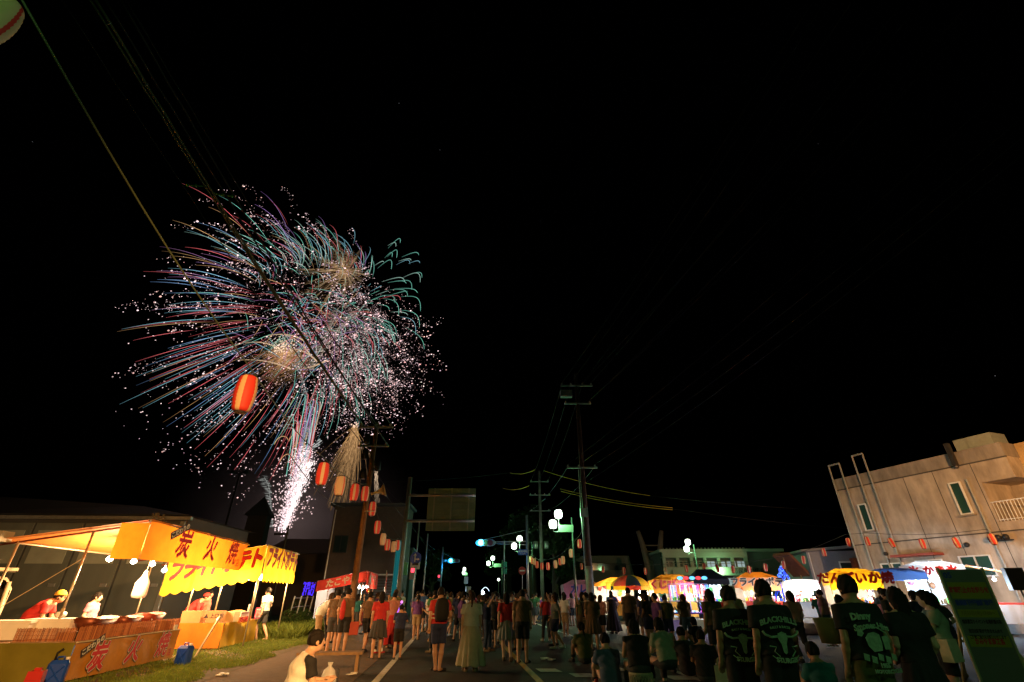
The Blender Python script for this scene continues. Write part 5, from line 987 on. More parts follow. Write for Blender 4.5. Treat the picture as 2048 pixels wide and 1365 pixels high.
# ---- the great coloured chrysanthemum
Cc = at(612, 652, FD); F1 = thing('firework_burst', 'huge multicoloured chrysanthemum firework with curved red, blue and teal streaks drifting left', 'firework', Cc)
wind = Vector((-62 * PXM, 0, -12 * PXM))
extra = Sparks()
for i in range(420):
    d = rdir()
    rr = 285 * PXM * R.uniform(.72, 1.1) * (1.13 if d.z > .35 else 1)
    flat = math.hypot(d.x, d.z)
    if d.x > .25 and d.z < .35: pool = ('teal', 'teal', 'teal', 'mint', 'teal', 'red')
    elif d.z > .3 and d.x > -.5: pool = ('teal', 'mint', 'cyan', 'orange', 'pur', 'mint', 'cyan', 'red')
    elif d.z < -.2: pool = ('red', 'red', 'cyan', 'blue', 'red', 'orange', 'cyan')
    else: pool = ('blue', 'red', 'blue', 'orange', 'mag', 'teal', 'red', 'cyan')
    c = PAL[R.choice(pool)]; t0 = R.uniform(.36, .62); t1 = R.uniform(.88, 1.0)
    if d.x < -.45: rr *= .90
    if d.x > .2: rr *= .86; t0 = max(t0, .5)
    n = 11; pts = []; rad_ = []; cols = []; bri = R.uniform(.5, 1.15)
    for k in range(n):
        t = t0 + (t1 - t0) * k / (n - 1); pts.append(d * rr * ease(t, 1.3) + wind * t ** 2.2 + Vector((0, 0, -30 * PXM * t ** 2.5)))
        q = k / (n - 1); e = min(1, q / .25) * (1 if q < .6 else 1 - .75 * (q - .6) / .4); rad_.append((.038 + .036 * math.sin(math.pi * q)) * SIZE); cols.append(mul(c, (.1 + .9 * e) * bri))
    s = Sparks() if i < 110 else extra; s.streak(pts, rad_, cols)
    if i < 110: s.make('streak', F1)
for i in range(150):                                 # shorter stars still burning inside the ball
    d = rdir(); o = Vector((R.gauss(0, 52), 0, R.gauss(-5, 50))) * PXM; l = R.uniform(30, 85) * PXM; c = PAL[R.choice(('red', 'mag', 'teal', 'pur', 'orange', 'teal', 'cyan', 'red'))]; bend = Vector((R.uniform(-14, 6), 0, R.uniform(-22, -4))) * PXM
    pts = [o + d * l * (k / 7) + bend * (k / 7) ** 2 for k in range(8)]; s = Sparks(); s.streak(pts, [.05, .09, .11, .11, .1, .1, .08, .04], [mul(c, R.uniform(.5, .9))] * 8); s.make('streak', F1)
for i in range(44):                                  # hooked teal stars on the right, curling over and down
    a = R.uniform(-1.25, 1.15); r_ = R.uniform(75, 175) * PXM; o = at(690, 600, FD) - Cc + Vector((math.cos(a) * r_ * .95, 0, math.sin(a) * r_)); l = R.uniform(26, 62) * PXM; drp = R.uniform(.25, 1.0); d = Vector((math.cos(a * .8), 0, math.sin(a * .8) + R.uniform(-.25, .4))).normalized(); c = PAL[R.choice(('teal', 'teal', 'mint', 'teal', 'cyan', 'red'))]
    pts = [o + d * l * ease(k / 9, 2.2) + Vector((-.1, 0, -1)) * l * drp * (k / 9) ** 2.2 for k in range(10)]; s = Sparks(); s.streak(pts, [.05, .09, .11, .12, .12, .12, .12, .11, .1, .05], [mul(c, .3 + .7 * k / 9) for k in range(10)]); s.make('streak', F1)
for i in range(60):                                  # tall stars arching up and over to the left at the top of the ball
    x = R.uniform(-140, 125); y0 = 165 - .0022 * (x - 10) ** 2 + R.uniform(-25, 10); l = R.uniform(60, 150) * (1 if x < 60 else .75); c = PAL[R.choice(('teal', 'mint', 'teal', 'cyan', 'mint', 'orange', 'pur', 'cyan', 'red'))]; lean = R.uniform(.25, .75) + max(0, -x) * .004 - max(0, x - 60) * .006
    pts = [Vector(((x - lean * l * (k / 10) ** 2.0 + .12 * l * k / 10), 0, y0 + l * (k / 10) - .12 * l * (k / 10) ** 3)) * PXM for k in range(11)]; s = Sparks(); s.streak(pts, [.03] + [.09] * 8 + [.07, .03], [mul(c, q) for q in (.1, .3, .55, .75, .9, 1, 1, .95, .8, .6, .35)]); s.make('streak', F1)
extra.make('fine_streaks', F1, True)
# ---- crackling stars: chains of white pink sparks
PK = [(1.5, 1.05, 1.05), (1.2, .85, .9), (.8, .55, .6), (1.0, .55, .5)]
def crackle(s, c, n, rmin, rmax, t0, cnt, dx, jit, size, squash=1, wind_=None):
    for i in range(n):
        d = rdir(); rr = R.uniform(rmin, rmax) * PXM
        if d.x * dx < -.2: rr *= .7
        for k in range(cnt):
            t = t0 + (1 - t0) * R.random() ** .8; p = c + Vector((d.x * rr * ease(t), d.y * rr, d.z * rr * ease(t) * squash)) + (wind_ or wind) * t * t * .8
            p += Vector((R.gauss(0, jit), 0, R.gauss(0, jit))) * PXM * (.5 + t)
            far = t ** 3; s.dot(p, size * (.45 + 1.5 * R.random() ** 5) * (.7 + .7 * far), mul(R.choice(PK), R.uniform(.5, 1.3) * (.7 + .7 * far)), 1.35)
C2 = at(655, 690, FD); F2 = thing('firework_burst', 'crackling firework of white pink spark chains, widest on the right of the burst', 'firework', C2)
s = Sparks(); O = Vector((0, 0, 0))
crackle(s, O, 300, 190, 335, .08, 30, -1, 3.0, .155); s.make('spark_chains', F2, True)
s = Sparks(); Q = at(735, 700, FD) - C2
crackle(s, Q, 200, 90, 192, .12, 24, 1, 5, .14, 1.05, Vector((-14 * PXM, 0, -30 * PXM))); crackle(s, Q + Vector((-60 * PXM, 0, 10 * PXM)), 150, 60, 190, .05, 18, 1, 14, .13, 1, Vector((0, 0, -20 * PXM))); s.make('dense_sparks', F2, True)
s = Sparks()
for i in range(420):
    a = R.uniform(2.1, 4.4); r_ = R.uniform(150, 385) * PXM; s.dot(Vector((math.cos(a) * r_ * 1.0, R.uniform(-20, 20), math.sin(a) * r_ * .85)), R.uniform(.07, .25), mul(PK[R.randint(0, 1)], R.uniform(.5, 1.1)), 1.6)
s.make('scattered_sparks', F2, True)
# ---- golden palm with feathered rays
def brush(s, p0, p1, w0, w1, n, length, col, hang, thick=.10, curve=None):
    for i in range(n):
        q = R.random(); p = p0.lerp(p1, q)
        if curve is not None: p = p + curve * (q * q)
        w = (w0 + (w1 - w0) * q) * R.uniform(-1, 1); pr = (p1 - p0).orthogonal()
        side = Vector((-(p1 - p0).z, 0, (p1 - p0).x)).normalized(); p = p + side * w
        l = length * R.uniform(.4, 1.2); e = hang * l; c = mul(col, R.uniform(.25, 1.15) * (1.75 * (1 - q) ** 1.3 + .18))
        s.streak([p, p + e * .5 + Vector((0, 0, -.05 * l)), p + e], [thick, thick * .8, thick * .3], [c, mul(c, .8), mul(c, .25)], 3)
C3 = at(690, 542, FD); F3 = thing('firework_burst', 'golden brown feathered palm firework near the top of the burst', 'firework', C3)
left = Vector((-1, 0, -.15)).normalized()
for k in range(26):
    a = 2 * math.pi * k / 26 + R.uniform(-.1, .1); l = R.uniform(45, 105) * PXM * (1.1 if math.cos(a) < 0 else .75); s = Sparks()
    e = Vector((math.cos(a) * l, R.uniform(-5, 5), math.sin(a) * l)); brush(s, O, e, .3, 2.2, 52, 2.6, (.36, .20, .09), left, .075, Vector((-2.5, 0, -2.5))); brush(s, O, e, .1, .5, 16, 4.5, (.55, .37, .2), e.normalized(), .12, Vector((-2.5, 0, -2.5))); s.make('feather_ray', F3, True)
s = Sparks(); [s.dot(Vector((R.gauss(0, 1.2), 0, R.gauss(0, 1.2))), .3, (1.1, .7, .45)) for _ in range(30)]; s.make('core', F3, True)
C4 = at(575, 708, FD); F4 = thing('firework_burst', 'dense golden brocade firework at the heart of the burst above the pale lantern', 'firework', C4)
for k in range(24):
    a = 2 * math.pi * k / 24; l = R.uniform(35, 78) * PXM; s = Sparks(); e = Vector((math.cos(a) * l, R.uniform(-4, 4), math.sin(a) * l * .9)); brush(s, O, e, .5, 2.8, 75, 2.6, (.58, .30, .13), Vector((-.8, 0, -.6)), .08, Vector((-2, 0, -5))); s.make('feather_ray', F4, True)
s = Sparks(); [s.dot(Vector((R.gauss(0, 2.6), R.uniform(-6, -4), R.gauss(.6, 2.0))), R.uniform(.1, .3), (1.3, .95, .65)) for _ in range(160)]; s.make('core', F4, True)
for (a, b_, h) in (((-95, 25), (-15, 8), 18), ((-15, 8), (65, -18), 26), ((-100, -15), (15, -35), 16), ((15, -35), (85, -15), -14), ((-60, 40), (30, 30), 22), ((-20, 45), (50, -5), 20)):
    p0, p1 = Vector((a[0] * PXM, 0, a[1] * PXM)), Vector((b_[0] * PXM, 0, b_[1] * PXM)); pts = [p0.lerp(p1, i / 10) + Vector((0, 0, h * PXM * 4 * (i / 10) * (1 - i / 10) * .5)) for i in range(11)]
    s = Sparks(); s.streak(pts, [.15 + .2 * (i / 10) for i in range(11)], [mul((.75, .5, .3), .4 + .6 * i / 10) for i in range(11)]); s.make('golden_arc', F4)
# ---- rising comets with feathered silver tails
def comet(label, pts_px, w, col, n, hang, dens=2.2):
    P = [at(*p, FD) for p in pts_px]; t = thing('comet_tail', label, 'firework', P[0]); s = Sparks()
    fine = []
    for i in range(len(P) - 1):
        for k in range(n): fine.append(P[i].lerp(P[i + 1], k / n) - P[0])
    for i in range(len(fine) - 1):
        q = i / len(fine); brush(s, fine[i], fine[i + 1], w * (.3 + .7 * q), w * (.3 + .7 * q), max(2, int(dens * 3)), w * 1.5, mul(col, 1.2 - .5 * q), hang, .09)
    s.streak(fine, [.1] * len(fine), [mul(col, .8)] * len(fine)); o = s.make('tail', t, True); return t
comet('wide smoky silver comet tail leaning right above the golden brocade, left of two', [(618, 742), (655, 670), (668, 640), (678, 612)], 2.0, (.34, .29, .22), 8, left)
comet('wide smoky silver comet tail leaning right above the golden brocade, right of two', [(625, 738), (668, 672), (700, 636), (716, 622)], 1.9, (.36, .31, .24), 8, left)
comet('long thin silver comet tail winding down to the fountain', [(592, 930), (612, 850), (614, 790), (600, 740), (596, 690)], .75, (.42, .42, .4), 10, left)
comet('short silver comet tail curling right at its top', [(594, 925), (612, 880), (618, 858), (626, 850)], .9, (.4, .42, .4), 10, left)
comet('bright white hooked comet tail right of the fountain', [(598, 950), (612, 915), (625, 895), (646, 880)], 1.2, (.75, .78, .75), 10, Vector((-.7, 0, -.5)))
comet('pale curled comet tail left of the fountain', [(545, 1055), (541, 1000), (537, 970), (528, 954)], 1.3, (.32, .33, .31), 10, Vector((-1, 0, .15)))
# ---- fountain at the ground
Cf = at(562, 1062, FD); F5 = thing('firework_fountain', 'white hot fountain of sparks rising from behind the low house roof', 'firework', Cf)
s = Sparks()
for i in range(2000):
    q = R.random() ** .8; h = q * 142 * PXM; axis = (3 + 26 * q) * PXM; wdt = (3 + 14 * q) * PXM
    x = axis * (.45 + R.gauss(0, .12)) + R.gauss(0, .55) * wdt; s.dot(Vector((x, R.uniform(-3, 3), h + R.gauss(0, 1))), R.uniform(.09, .26), mul((1.6, 1.2, 1.25), R.uniform(.35, 1.2)), 1.1)
s.make('spark_column', F5, True); s = Sparks()
for i in range(620):
    q = R.random() ** .9; h = q * 118 * PXM; x = (4 + 20 * q) * PXM + R.gauss(0, 1) * (1.4 + 5 * q) * PXM; e = Vector((R.gauss(.15, .12), 0, 1)).normalized() * R.uniform(.5, 1.5); p = Vector((x, R.uniform(-1, 1), h)); s.streak([p, p + e], [.14, .06], [(1.7, 1.5, 1.45), (.9, .7, .7)], 3)
s.make('white_core', F5, True); s = Sparks()
for i in range(240):
    sd = R.choice((-1, 1)); q = R.random(); x = sd * (10 + 40 * q * R.random()) * PXM + 8 * q * PXM; s.dot(Vector((x, 0, q * 150 * PXM * R.uniform(.2, 1))), R.uniform(.14, .3), mul(PK[0], R.uniform(.4, 1)))
s.make('side_sparks', F5, True)
cm = ['red', 'mag', 'teal', 'red', 'cyan', 'mag', 'red', 'orange', 'pur', 'teal', 'red', 'red', 'mag', 'orange', 'cyan', 'red']
for k in range(26):
    x0 = R.uniform(-14, 24); x1 = x0 * 1.15 + R.uniform(-16, 8); h0, h1 = R.uniform(85, 130), R.uniform(175, 265); c = PAL[cm[k % 16]]
    if k % 6 == 0: c = (.8, .75, .72)
    n = 10; pts = [Vector(((x0 + (x1 - x0) * (i / 9)) * PXM - 12 * PXM * max(0, i / 9 - .7) ** 2 * 11, 0, (h0 + (h1 - h0) * math.sin(i / 9 * 1.72) / 1) * PXM)) for i in range(n)]
    s = Sparks(); s.streak(pts, [.14] * 7 + [.13, .11, .06], [mul(c, .9)] * 7 + [mul(c, .8), mul(c, .5), mul(c, .2)]); s.make('coloured_jet', F5)
for (x, h) in ((-48, 152), (-22, 158), (-30, 118), (-12, 140)):
    pts = [Vector(((x + 26 * (1 - math.cos(i / 9 * 2.6)) * .5) * PXM, 0, (h + 16 * math.sin(i / 9 * 2.6)) * PXM)) for i in range(10)]; s = Sparks(); s.streak(pts, [.06] + [.13] * 8 + [.05], [mul(PAL['orange'], 1.0)] * 10); s.make('orange_hook', F5)
# ---- golden spark fall
Cw = at(711, 852, FD); F6 = thing('firework_fall', 'narrow golden waterfall of sparks hanging beside the brown pole', 'firework', Cw)
s = Sparks()
for i in range(170):
    x1 = R.gauss(2, 15); L = R.uniform(60, 150) * (1 if x1 > -26 else .8); x0 = R.gauss(0, 3); st = R.uniform(0, 40) + abs(x0); c = mul((.62, .34, .14), R.uniform(.3, 1.0)); pts = []
    for k in range(16): q = k / 15; pts.append(Vector(((x0 + (x1 - x0) * q ** .7 - 6 * q * q) * PXM, R.uniform(-.2, .2), -(st * .4 + L * q) * PXM)))
    s.streak(pts, [.04] + [.075] * 14 + [.03], [mul(c, R.uniform(.25, 1.3) * (1.5 - 1.1 * k / 15)) for k in range(16)], 3)
brush(s, O, Vector((-10 * PXM, 0, -120 * PXM)), 1.0, 5.0, 380, 1.8, (.42, .21, .08), Vector((-.75, 0, -.65)), .08); s.make('spark_strands', F6, True)
s = Sparks(); [s.dot(Vector((R.gauss(0, .6), 0, R.gauss(-.3, .6))), .3, (1.2, .8, .55)) for _ in range(14)]; s.make('core', F6, True)
s = Sparks(); p0, p1 = at(752, 930, FD) - Cw, at(755, 1008, FD) - Cw; brush(s, p0, p1, .5, .9, 160, 2.2, (.6, .42, .27), Vector((.05, 0, -1)), .1); s.make('stray_strand', F6, True)
# ---- stars that stand alone
s = Sparks()
for px, py in ((65, 284), (1636, 288), (1990, 752), (1081, 443), (798, 207), (880, 300)): s.dot(at(px, py, 600), .35, (.5, .5, .55))
st_o = s.make('stars', None, True)
# ---- smoke lit by the fountain: a soft bank behind the roofs
sm = bpy.data.materials.new('firework_smoke'); sm.use_nodes = True; n = sm.node_tree.nodes; L = sm.node_tree.links; n.remove(n['Principled BSDF'])
pv = n.new('ShaderNodeVolumePrincipled'); pv.inputs['Color'].default_value = (.75, .7, .75, 1); tc = n.new('ShaderNodeTexCoord'); nz = n.new('ShaderNodeTexNoise'); nz.inputs['Scale'].default_value = .045; nz.inputs['Detail'].default_value = 3
gr = n.new('ShaderNodeTexGradient'); gr.gradient_type = 'SPHERICAL'; mp = n.new('ShaderNodeMapping'); mp.inputs['Scale'].default_value = (1 / 55, 1 / 14, 1 / 42); L.new(tc.outputs['Object'], mp.inputs[0]); L.new(mp.outputs[0], gr.inputs[0])
mu = n.new('ShaderNodeMath'); mu.operation = 'MULTIPLY'; L.new(tc.outputs['Object'], nz.inputs[0]); L.new(nz.outputs[0], mu.inputs[0]); L.new(gr.outputs[1], mu.inputs[1]); mu2 = n.new('ShaderNodeMath'); mu2.operation = 'MULTIPLY'; mu2.inputs[1].default_value = .02; L.new(mu.outputs[0], mu2.inputs[0]); L.new(mu2.outputs[0], pv.inputs['Density']); L.new(pv.outputs[0], n['Material Output'].inputs['Volume'])
b = MB(); b.ball((0, 0, 0), (55, 14, 42), 20, 12); smk = b.build('smoke', sm, None, False, at(575, 1060, FD + 26)); smk['kind'] = 'stuff'
lamp(at(566, 1030, FD + 6), 26000, (1, .72, .62), 'fountain_light', 3)
# ================================================================== people
def smin(a, b, k):
    h = np.clip(.5 + .5 * (b - a) / k, 0, 1); return b * (1 - h) + a * h - k * h * (1 - h)
class SDF:
    def __init__(s, lo, hi, res):
        s.lo = np.array(lo, float); s.res = res; s.n = np.ceil((np.array(hi) - s.lo) / res).astype(int) + 1; s.F = np.full(s.n, 1.0, np.float32)
    def _sl(s, lo, hi):
        a = np.maximum(np.floor((np.array(lo) - s.lo) / s.res).astype(int), 0); b = np.minimum(np.ceil((np.array(hi) - s.lo) / s.res).astype(int) + 1, s.n)
        if (b <= a).any(): return None
        g = [s.lo[i] + s.res * np.arange(a[i], b[i]) for i in range(3)]; X, Y, Z = np.meshgrid(*g, indexing='ij'); return tuple(slice(a[i], b[i]) for i in range(3)), X, Y, Z
    def cap(s, a, b, r1, r2=None, k=.03, wx=1.0, flat=False, cut=False):
        """tapered limb from a to b; wx widens it across the body; flat ends it squarely at b"""
        r2 = r1 if r2 is None else r2; a = np.array(a, float); b = np.array(b, float); m = max(r1, r2) * max(wx, 1) + k + .02
        q = s._sl(np.minimum(a, b) - m, np.maximum(a, b) + m)
        if q is None: return
        sl, X, Y, Z = q; d = b - a; L2 = max(d @ d, 1e-9); px, py, pz = X - a[0], Y - a[1], Z - a[2]
        t = (px * d[0] + py * d[1] + pz * d[2]) / L2; tc = np.clip(t, 0, 1); ex, ey, ez = px - d[0] * tc, py - d[1] * tc, pz - d[2] * tc
        D = np.sqrt((ex / wx) ** 2 + ey ** 2 + ez ** 2) - (r1 + (r2 - r1) * tc)
        if flat: D = np.maximum(D, (t - 1) * math.sqrt(L2))
        s.F[sl] = np.minimum(s.F[sl], D) if k <= 0 else smin(s.F[sl], D.astype(np.float32), k)
    def ell(s, c, r, k=.02, sub=False):
        c = np.array(c, float); r = np.array(r, float); q = s._sl(c - r - k - .02, c + r + k + .02)
        if q is None: return
        sl, X, Y, Z = q; f = np.sqrt(((X - c[0]) / r[0]) ** 2 + ((Y - c[1]) / r[1]) ** 2 + ((Z - c[2]) / r[2]) ** 2); D = (f - 1) * r.min()
        s.F[sl] = np.maximum(s.F[sl], -D) if sub else smin(s.F[sl], D.astype(np.float32), k)
    def plane(s, p, nrm):                            # keep the side the normal points away from
        X, Y, Z = np.meshgrid(*[s.lo[i] + s.res * np.arange(s.n[i]) for i in range(3)], indexing='ij'); s.F = np.maximum(s.F, (X - p[0]) * nrm[0] + (Y - p[1]) * nrm[1] + (Z - p[2]) * nrm[2])
    def mesh(s, name):
        F = s.F; I = F < 0; F[0], F[-1], F[:, 0], F[:, -1], F[:, :, 0], F[:, :, -1] = 1, 1, 1, 1, 1, 1; I = F < 0
        o = [(i, j, k) for i in (0, 1) for j in (0, 1) for k in (0, 1)]; nx, ny, nz = s.n
        cs = sum(I[i:nx - 1 + i, j:ny - 1 + j, k:nz - 1 + k].astype(np.int8) for i, j, k in o); act = (cs > 0) & (cs < 8); ix = np.argwhere(act)
        if len(ix) == 0: return None
        V = np.stack([F[ix[:, 0] + i, ix[:, 1] + j, ix[:, 2] + k] for i, j, k in o], 1); acc = np.zeros((len(ix), 3)); cnt = np.zeros(len(ix))
        for e in range(8):
            for ax, bit in ((0, 4), (1, 2), (2, 1)):
                if e & bit: continue
                f = e | bit; m = (V[:, e] < 0) != (V[:, f] < 0); t = V[:, e] / np.where(m, V[:, e] - V[:, f], 1); p = np.tile(np.array(o[e], float), (len(ix), 1)); p[:, ax] += t; acc[m] += p[m]; cnt[m] += 1
        P = (ix + acc / cnt[:, None]) * s.res + s.lo; idx = np.full(act.shape, -1, np.int64); idx[act] = np.arange(len(ix)); Q = []
        for ax in range(3):
            A = [slice(0, n_ - 1) if i == ax else slice(1, n_ - 1) for i, n_ in enumerate(s.n)]; B = [slice(1, n_) if i == ax else slice(1, n_ - 1) for i, n_ in enumerate(s.n)]
            ia, ib = I[tuple(A)], I[tuple(B)]; e = np.argwhere(ia != ib); sg = ia[tuple(e.T)]
            e = e + np.array([0 if i == ax else 1 for i in range(3)]); u, w = [(1, 2), (2, 0), (0, 1)][ax]; du = np.eye(3, dtype=int)[u]; dw = np.eye(3, dtype=int)[w]
            q = np.stack([idx[tuple((e - du - dw).T)], idx[tuple((e - dw).T)], idx[tuple(e.T)], idx[tuple((e - du).T)]], 1); q[~sg] = q[~sg][:, ::-1]; Q.append(q)
        Q = np.concatenate(Q); Q = Q[(Q >= 0).all(1)]; me = bpy.data.meshes.new(name); me.vertices.add(len(P)); me.vertices.foreach_set('co', P.astype(np.float32).ravel()); me.loops.add(len(Q) * 4); me.loops.foreach_set('vertex_index', Q.ravel().astype(np.int32)); me.polygons.add(len(Q)); me.polygons.foreach_set('loop_start', np.arange(0, len(Q) * 4, 4, dtype=np.int32)); me.polygons.foreach_set('use_smooth', np.ones(len(Q), bool)); me.update(calc_edges=True); me.validate(); me.materials.append(None); return me
def base():
    J = dict(head=(0, .015, 1.585), neck=(0, -.015, 1.44), chest=(0, -.01, 1.27), waist=(0, .005, 1.07), pelvis=(0, -.01, .94))
    for s, n in ((-1, 'l'), (1, 'r')):
        J.update({'sh' + n: (s * .175, -.015, 1.385), 'el' + n: (s * .225, -.045, 1.11), 'wr' + n: (s * .225, .04, .875), 'hd' + n: (s * .22, .07, .80), 'hp' + n: (s * .088, -.005, .90), 'kn' + n: (s * .1, .02, .49), 'an' + n: (s * .105, -.03, .085), 'to' + n: (s * .125, .13, .035)})
    return J
def POSES():
    P = {}
    P['stand'] = base()
    J = base(); J.update(knl=(-.09, .05, .5), anl=(-.08, .0, .085), tol=(-.1, .16, .035), wrr=(.19, .13, .95), hdr=(.14, .2, .97), wrl=(-.19, .12, .93), hdl=(-.13, .19, .95), head=(0, .03, 1.58)); P['hands_front'] = J
    J = base(); J.update(elr=(.24, .13, 1.17), wrr=(.13, .3, 1.36), hdr=(.10, .32, 1.45), ell=(-.23, .1, 1.15), wrl=(-.12, .28, 1.32), hdl=(-.09, .31, 1.41)); P['photo'] = J
    J = base(); J.update(knl=(-.08, .16, .5), anl=(-.06, .06, .1), tol=(-.06, .21, .04), knr=(.1, -.02, .49), anr=(.1, -.28, .13), tor=(.1, -.16, .03), ell=(-.23, -.12, 1.13), wrl=(-.23, -.12, .9), hdl=(-.23, -.1, .82), wrr=(.22, .16, .93), hdr=(.21, .21, .87)); P['walk'] = J
    J = base(); J.update(head=(0, .40, 1.42), neck=(0, .27, 1.33), chest=(0, .17, 1.2), waist=(0, .02, 1.06)); 
    for s, n in ((-1, 'l'), (1, 'r')): J.update({'sh' + n: (s * .17, .26, 1.27), 'el' + n: (s * .21, .30, 1.0), 'wr' + n: (s * .15, .46, .92), 'hd' + n: (s * .1, .53, .93)})
    P['lean'] = J
    J = base(); J.update(head=(.03, .03, 1.585), pelvis=(.05, -.01, .935), waist=(.035, 0, 1.07), hpl=(-.035, 0, .905), hpr=(.14, 0, .885), knl=(-.09, .05, .49), anl=(-.14, -.01, .085), tol=(-.19, .13, .035), knr=(.13, .0, .48), elr=(.3, .0, 1.13), wrr=(.17, .1, 1.0), hdr=(.11, .13, .96), ell=(-.25, .06, 1.14), wrl=(-.2, .25, 1.2), hdl=(-.17, .32, 1.25)); P['hip'] = J
    J = base(); J.update(elr=(.29, .14, 1.36), wrr=(.2, .26, 1.58), hdr=(.18, .29, 1.66), head=(0, .0, 1.59), ell=(-.26, -.03, 1.13), wrl=(-.24, .12, .95), hdl=(-.2, .2, .93), anl=(-.15, .08, .085), tol=(-.19, .23, .035), knl=(-.13, .08, .49)); P['raise'] = J
    J = base(); dz = -.50                               # sitting on a kerb, knees up, forearms on the thighs
    for k in ('head', 'neck', 'chest', 'waist', 'pelvis'): x, y, z = J[k]; J[k] = (x, y + (z - .94) * .28 - .02, z + dz - (z - .94) * .06)
    for s, n in ((-1, 'l'), (1, 'r')): J.update({'sh' + n: (s * .175, .1, .855), 'el' + n: (s * .22, .17, .60), 'wr' + n: (s * .12, .38, .60), 'hd' + n: (s * .07, .45, .63), 'hp' + n: (s * .09, .01, .40), 'kn' + n: (s * .14, .42, .46), 'an' + n: (s * .13, .40, .085), 'to' + n: (s * .15, .56, .035)})
    P['sit'] = J
    J = base(); J.update(head=(0, .06, .80), neck=(0, .0, .655), chest=(0, -.05, .48), waist=(0, -.11, .27), pelvis=(0, -.12, .135))
    for s, n in ((-1, 'l'), (1, 'r')): J.update({'sh' + n: (s * .175, -.01, .60), 'el' + n: (s * .23, .12, .37), 'wr' + n: (s * .13, .33, .40), 'hd' + n: (s * .07, .39, .42), 'hp' + n: (s * .09, -.08, .13), 'kn' + n: (s * .15, .27, .47), 'an' + n: (s * .13, .40, .085), 'to' + n: (s * .15, .56, .035)})
    P['floor'] = J
    J = base(); J.update(anl=(-.02, .05, .085), tol=(-.03, .2, .035), knl=(-.06, .07, .49), anr=(.06, -.05, .085), tor=(.16, .07, .035), wrr=(.2, .1, 1.0), elr=(.26, -.08, 1.12), hdr=(.17, .16, 1.04)); P['cross'] = J
    return P
POSE = POSES(); RES = .0115; CACHE = {}
def V3(*a): return np.array(a, float)
def mixp(a, b, t): return tuple(np.array(a) * (1 - t) + np.array(b) * t)
def bbox(J, m=.17): A = np.array(list(J.values())); return A.min(0) - m, A.max(0) + m
def hand(S_, wr, hd, side, curl=.5):
    wr, hd = V3(*wr), V3(*hd); f = hd - wr; f /= np.linalg.norm(f); ref = V3(0, 0, 1) if abs(f[2]) < .7 else V3(0, 1, 0)
    a = np.cross(f, ref); a /= np.linalg.norm(a); n_ = np.cross(a, f); kn = wr + f * .085
    S_.cap(wr, wr + f * .05, .026, .030, .012, 1); S_.cap(wr + f * .04 - a * .018, kn - a * .022, .018, .017, .012); S_.cap(wr + f * .04 + a * .018, kn + a * .022, .018, .017, .012)
    for i, (o, l) in enumerate(((-.031, .030), (-.0105, .038), (.0105, .035), (.031, .026))):
        p = kn + a * o; m = p + f * l + n_ * .008 * curl; e = m + f * l * .75 - n_ * .028 * curl; S_.cap(p, m, .0098, .0092, .004); S_.cap(m, e, .0092, .008, .003)
    t0 = wr + f * .03 - a * side * .026; t1 = t0 - a * side * .026 + f * .03; S_.cap(t0, t1, .0125, .011, .006); S_.cap(t1, t1 + f * .032 - n_ * .012, .0108, .009, .004)
def body_mesh(pn):
    J = POSE[pn]; S_ = SDF(*bbox(J), RES); h = V3(*J['head']); nk = V3(*J['neck'])
    S_.cap(J['chest'], J['waist'], .125, .105, .05, 1.28); S_.cap(J['waist'], J['pelvis'], .105, .118, .05, 1.38); S_.cap(nk, J['chest'], .065, .115, .05, 1.3); S_.cap(nk, h + V3(0, -.01, -.04), .053, .05, .02)
    S_.ell(h, (.076, .096, .117), .02); S_.ell(h + V3(0, .035, -.06), (.055, .055, .058), .03); S_.cap(h + V3(0, .09, .012), h + V3(0, .112, -.022), .010, .016, .01)
    for s in (-1, 1): S_.ell(h + V3(s * .078, -.005, -.01), (.013, .024, .032), .006); S_.ell(h + V3(s * .03, .088, .022), (.022, .012, .008), .008)
    S_.ell(h + V3(0, .088, -.058), (.024, .012, .009), .004)
    for s, n in ((-1, 'l'), (1, 'r')):
        sh, el, wr, hd = (J[k + n] for k in ('sh', 'el', 'wr', 'hd')); S_.cap(mixp(J['neck'], sh, .35), sh, .05, .052, .05); S_.cap(sh, el, .05, .038, .03); S_.cap(el, mixp(el, wr, .35), .036, .039, .015); S_.cap(mixp(el, wr, .35), wr, .039, .025, .015); hand(S_, wr, hd, s)
        hp, kn, an, to = (J[k + n] for k in ('hp', 'kn', 'an', 'to')); S_.cap(hp, kn, .088, .055, .04); S_.cap(kn, mixp(kn, an, .35), .05, .057, .02); S_.cap(mixp(kn, an, .35), an, .057, .034, .02); S_.cap(an, (an[0], an[1] - .015, .04), .034, .034, .02); S_.cap((an[0], an[1] - .02, .038), to, .034, .026, .02)
    return S_.mesh('body')
